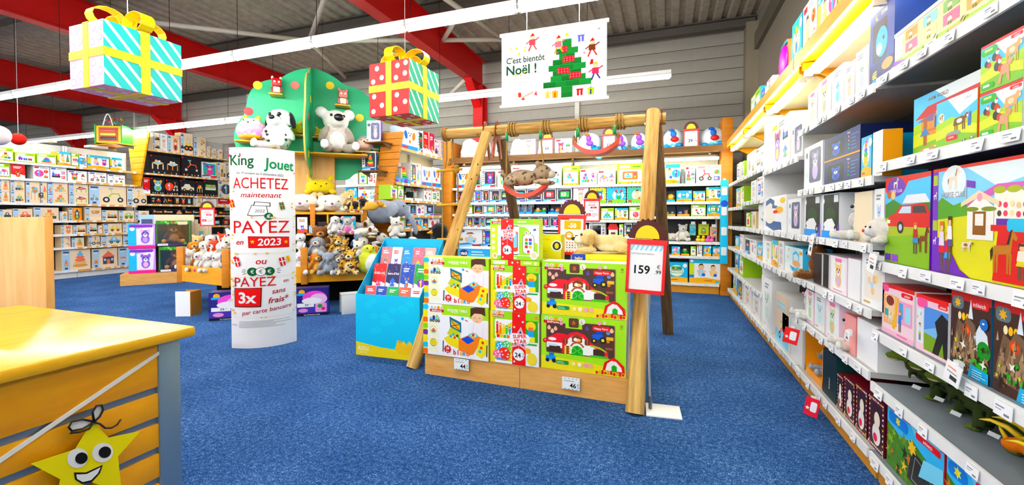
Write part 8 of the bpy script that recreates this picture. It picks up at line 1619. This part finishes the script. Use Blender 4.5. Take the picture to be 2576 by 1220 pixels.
# orange open gift box with a grey plush inside
e = empty('gift_carton', RR.w(RR.lx(2040), .03, .152), RR.th, 'orange open-front gift box with grey plush on the floor shelf', 'toy box'); xw = abs(RR.lx(2064) - RR.lx(2018)) - .01; hh = .37
mb = MB(); mb.box(-xw / 2, xw / 2, .2, .21, 0, hh, '#e8a428'); mb.box(-xw / 2, -xw / 2 + .015, 0, .2, 0, hh, '#f0a01e'); mb.box(xw / 2 - .015, xw / 2, 0, .2, 0, hh, '#f0a01e'); mb.box(-xw / 2, xw / 2, 0, .2, hh - .02, hh, '#e8981a'); mb.box(-xw / 2, xw / 2, 0, .2, 0, .05, '#f0a01e'); mb.build('carton', 'card', e)
inst('plush_inside', PL['elephant_sit'][0], e, (0, .11, .05), (0, 0, 0), .24)
# red promotion flags and long paper tags clipped to the rails
def flag(u, v, w, h, c, label, rz=0, zf=None):
    p = RR.pt(u, v) if zf is None else at(u, v, z=zf); e = empty('shelf_flag', (RR.plane - .03 - .05 * (rz > 0) if zf is None else p.x, p.y, p.z), RR.th + R(rz), label, 'price tag', 'flags clipped to the price rails'); mb = MB(); mb.box(-w / 2, w / 2, -.003, 0, -h, 0, c); cv = Cv(w, h)
    if c != '#fdfdfd': cv.rr(.4, .25, .85, .8, '#fff', .08); cv.star(.22, .4, .12, '#fff')
    else: cv.r(.15, .7, .7, .76, '#e88a6a'); cv.r(.15, .5, .8, .55, '#888'); cv.r(.4, .2, .85, .4, '#333')
    cv.into(mb, lambda x, y, q: (x - w / 2, -.003 - q, y - h)); mb.build('flag_card', 'card', e, rot=(R(-6), R(8), 0)); B('clip', -.015, .015, 0, .014, -.02, .012, '#e8e8e6', 'plastic', e)
flag(2025, 828, .1, .12, '#d8283c', 'red promotion flag clipped to the fifth baby gift shelf', 60); flag(2047, 1002, .08, .12, '#d8284a', 'red promotion flag clipped to the floor shelf beside the black gift box', 60, .15); flag(2058, 592, .07, .14, '#fdfdfd', 'long white price slip below the toy car boxes'); flag(2432, 918, .085, .075, '#fdfdfd', 'white and orange price card below the rock fortress boxes'); flag(2218, 640, .08, .09, '#fdfdfd', 'white price card under the red car horse set'); flag(2150, 835, .06, .05, '#fdfdfd', 'white price slip on the salmon gift box shelf')
# round toys on the cornice
e = empty('play_pack', RR.w(RR.lx(1940), .1, 2.605), RR.th, 'round-topped orange and magenta doll pack on the cornice', 'toy box'); mb = MB(); P = [(-.24, 0), (.24, 0), (.24, .3)] + [(.24 * math.cos(math.pi * k / 10), .3 + .2 * math.sin(math.pi * k / 10)) for k in range(1, 10)] + [(-.24, .3)]; mb.prism(P, 0, .16, '#f0a060'); mb.build('pack_body', 'card', e); mb = MB(); mb.ball(0, -.01, .28, .15, .03, .17, '#e83fc8'); mb.build('pack_window', 'plastic', e, smooth=True); B('pack_handle', -.12, .12, -.012, .0, .44, .47, '#2a8fa8', 'plastic', e)
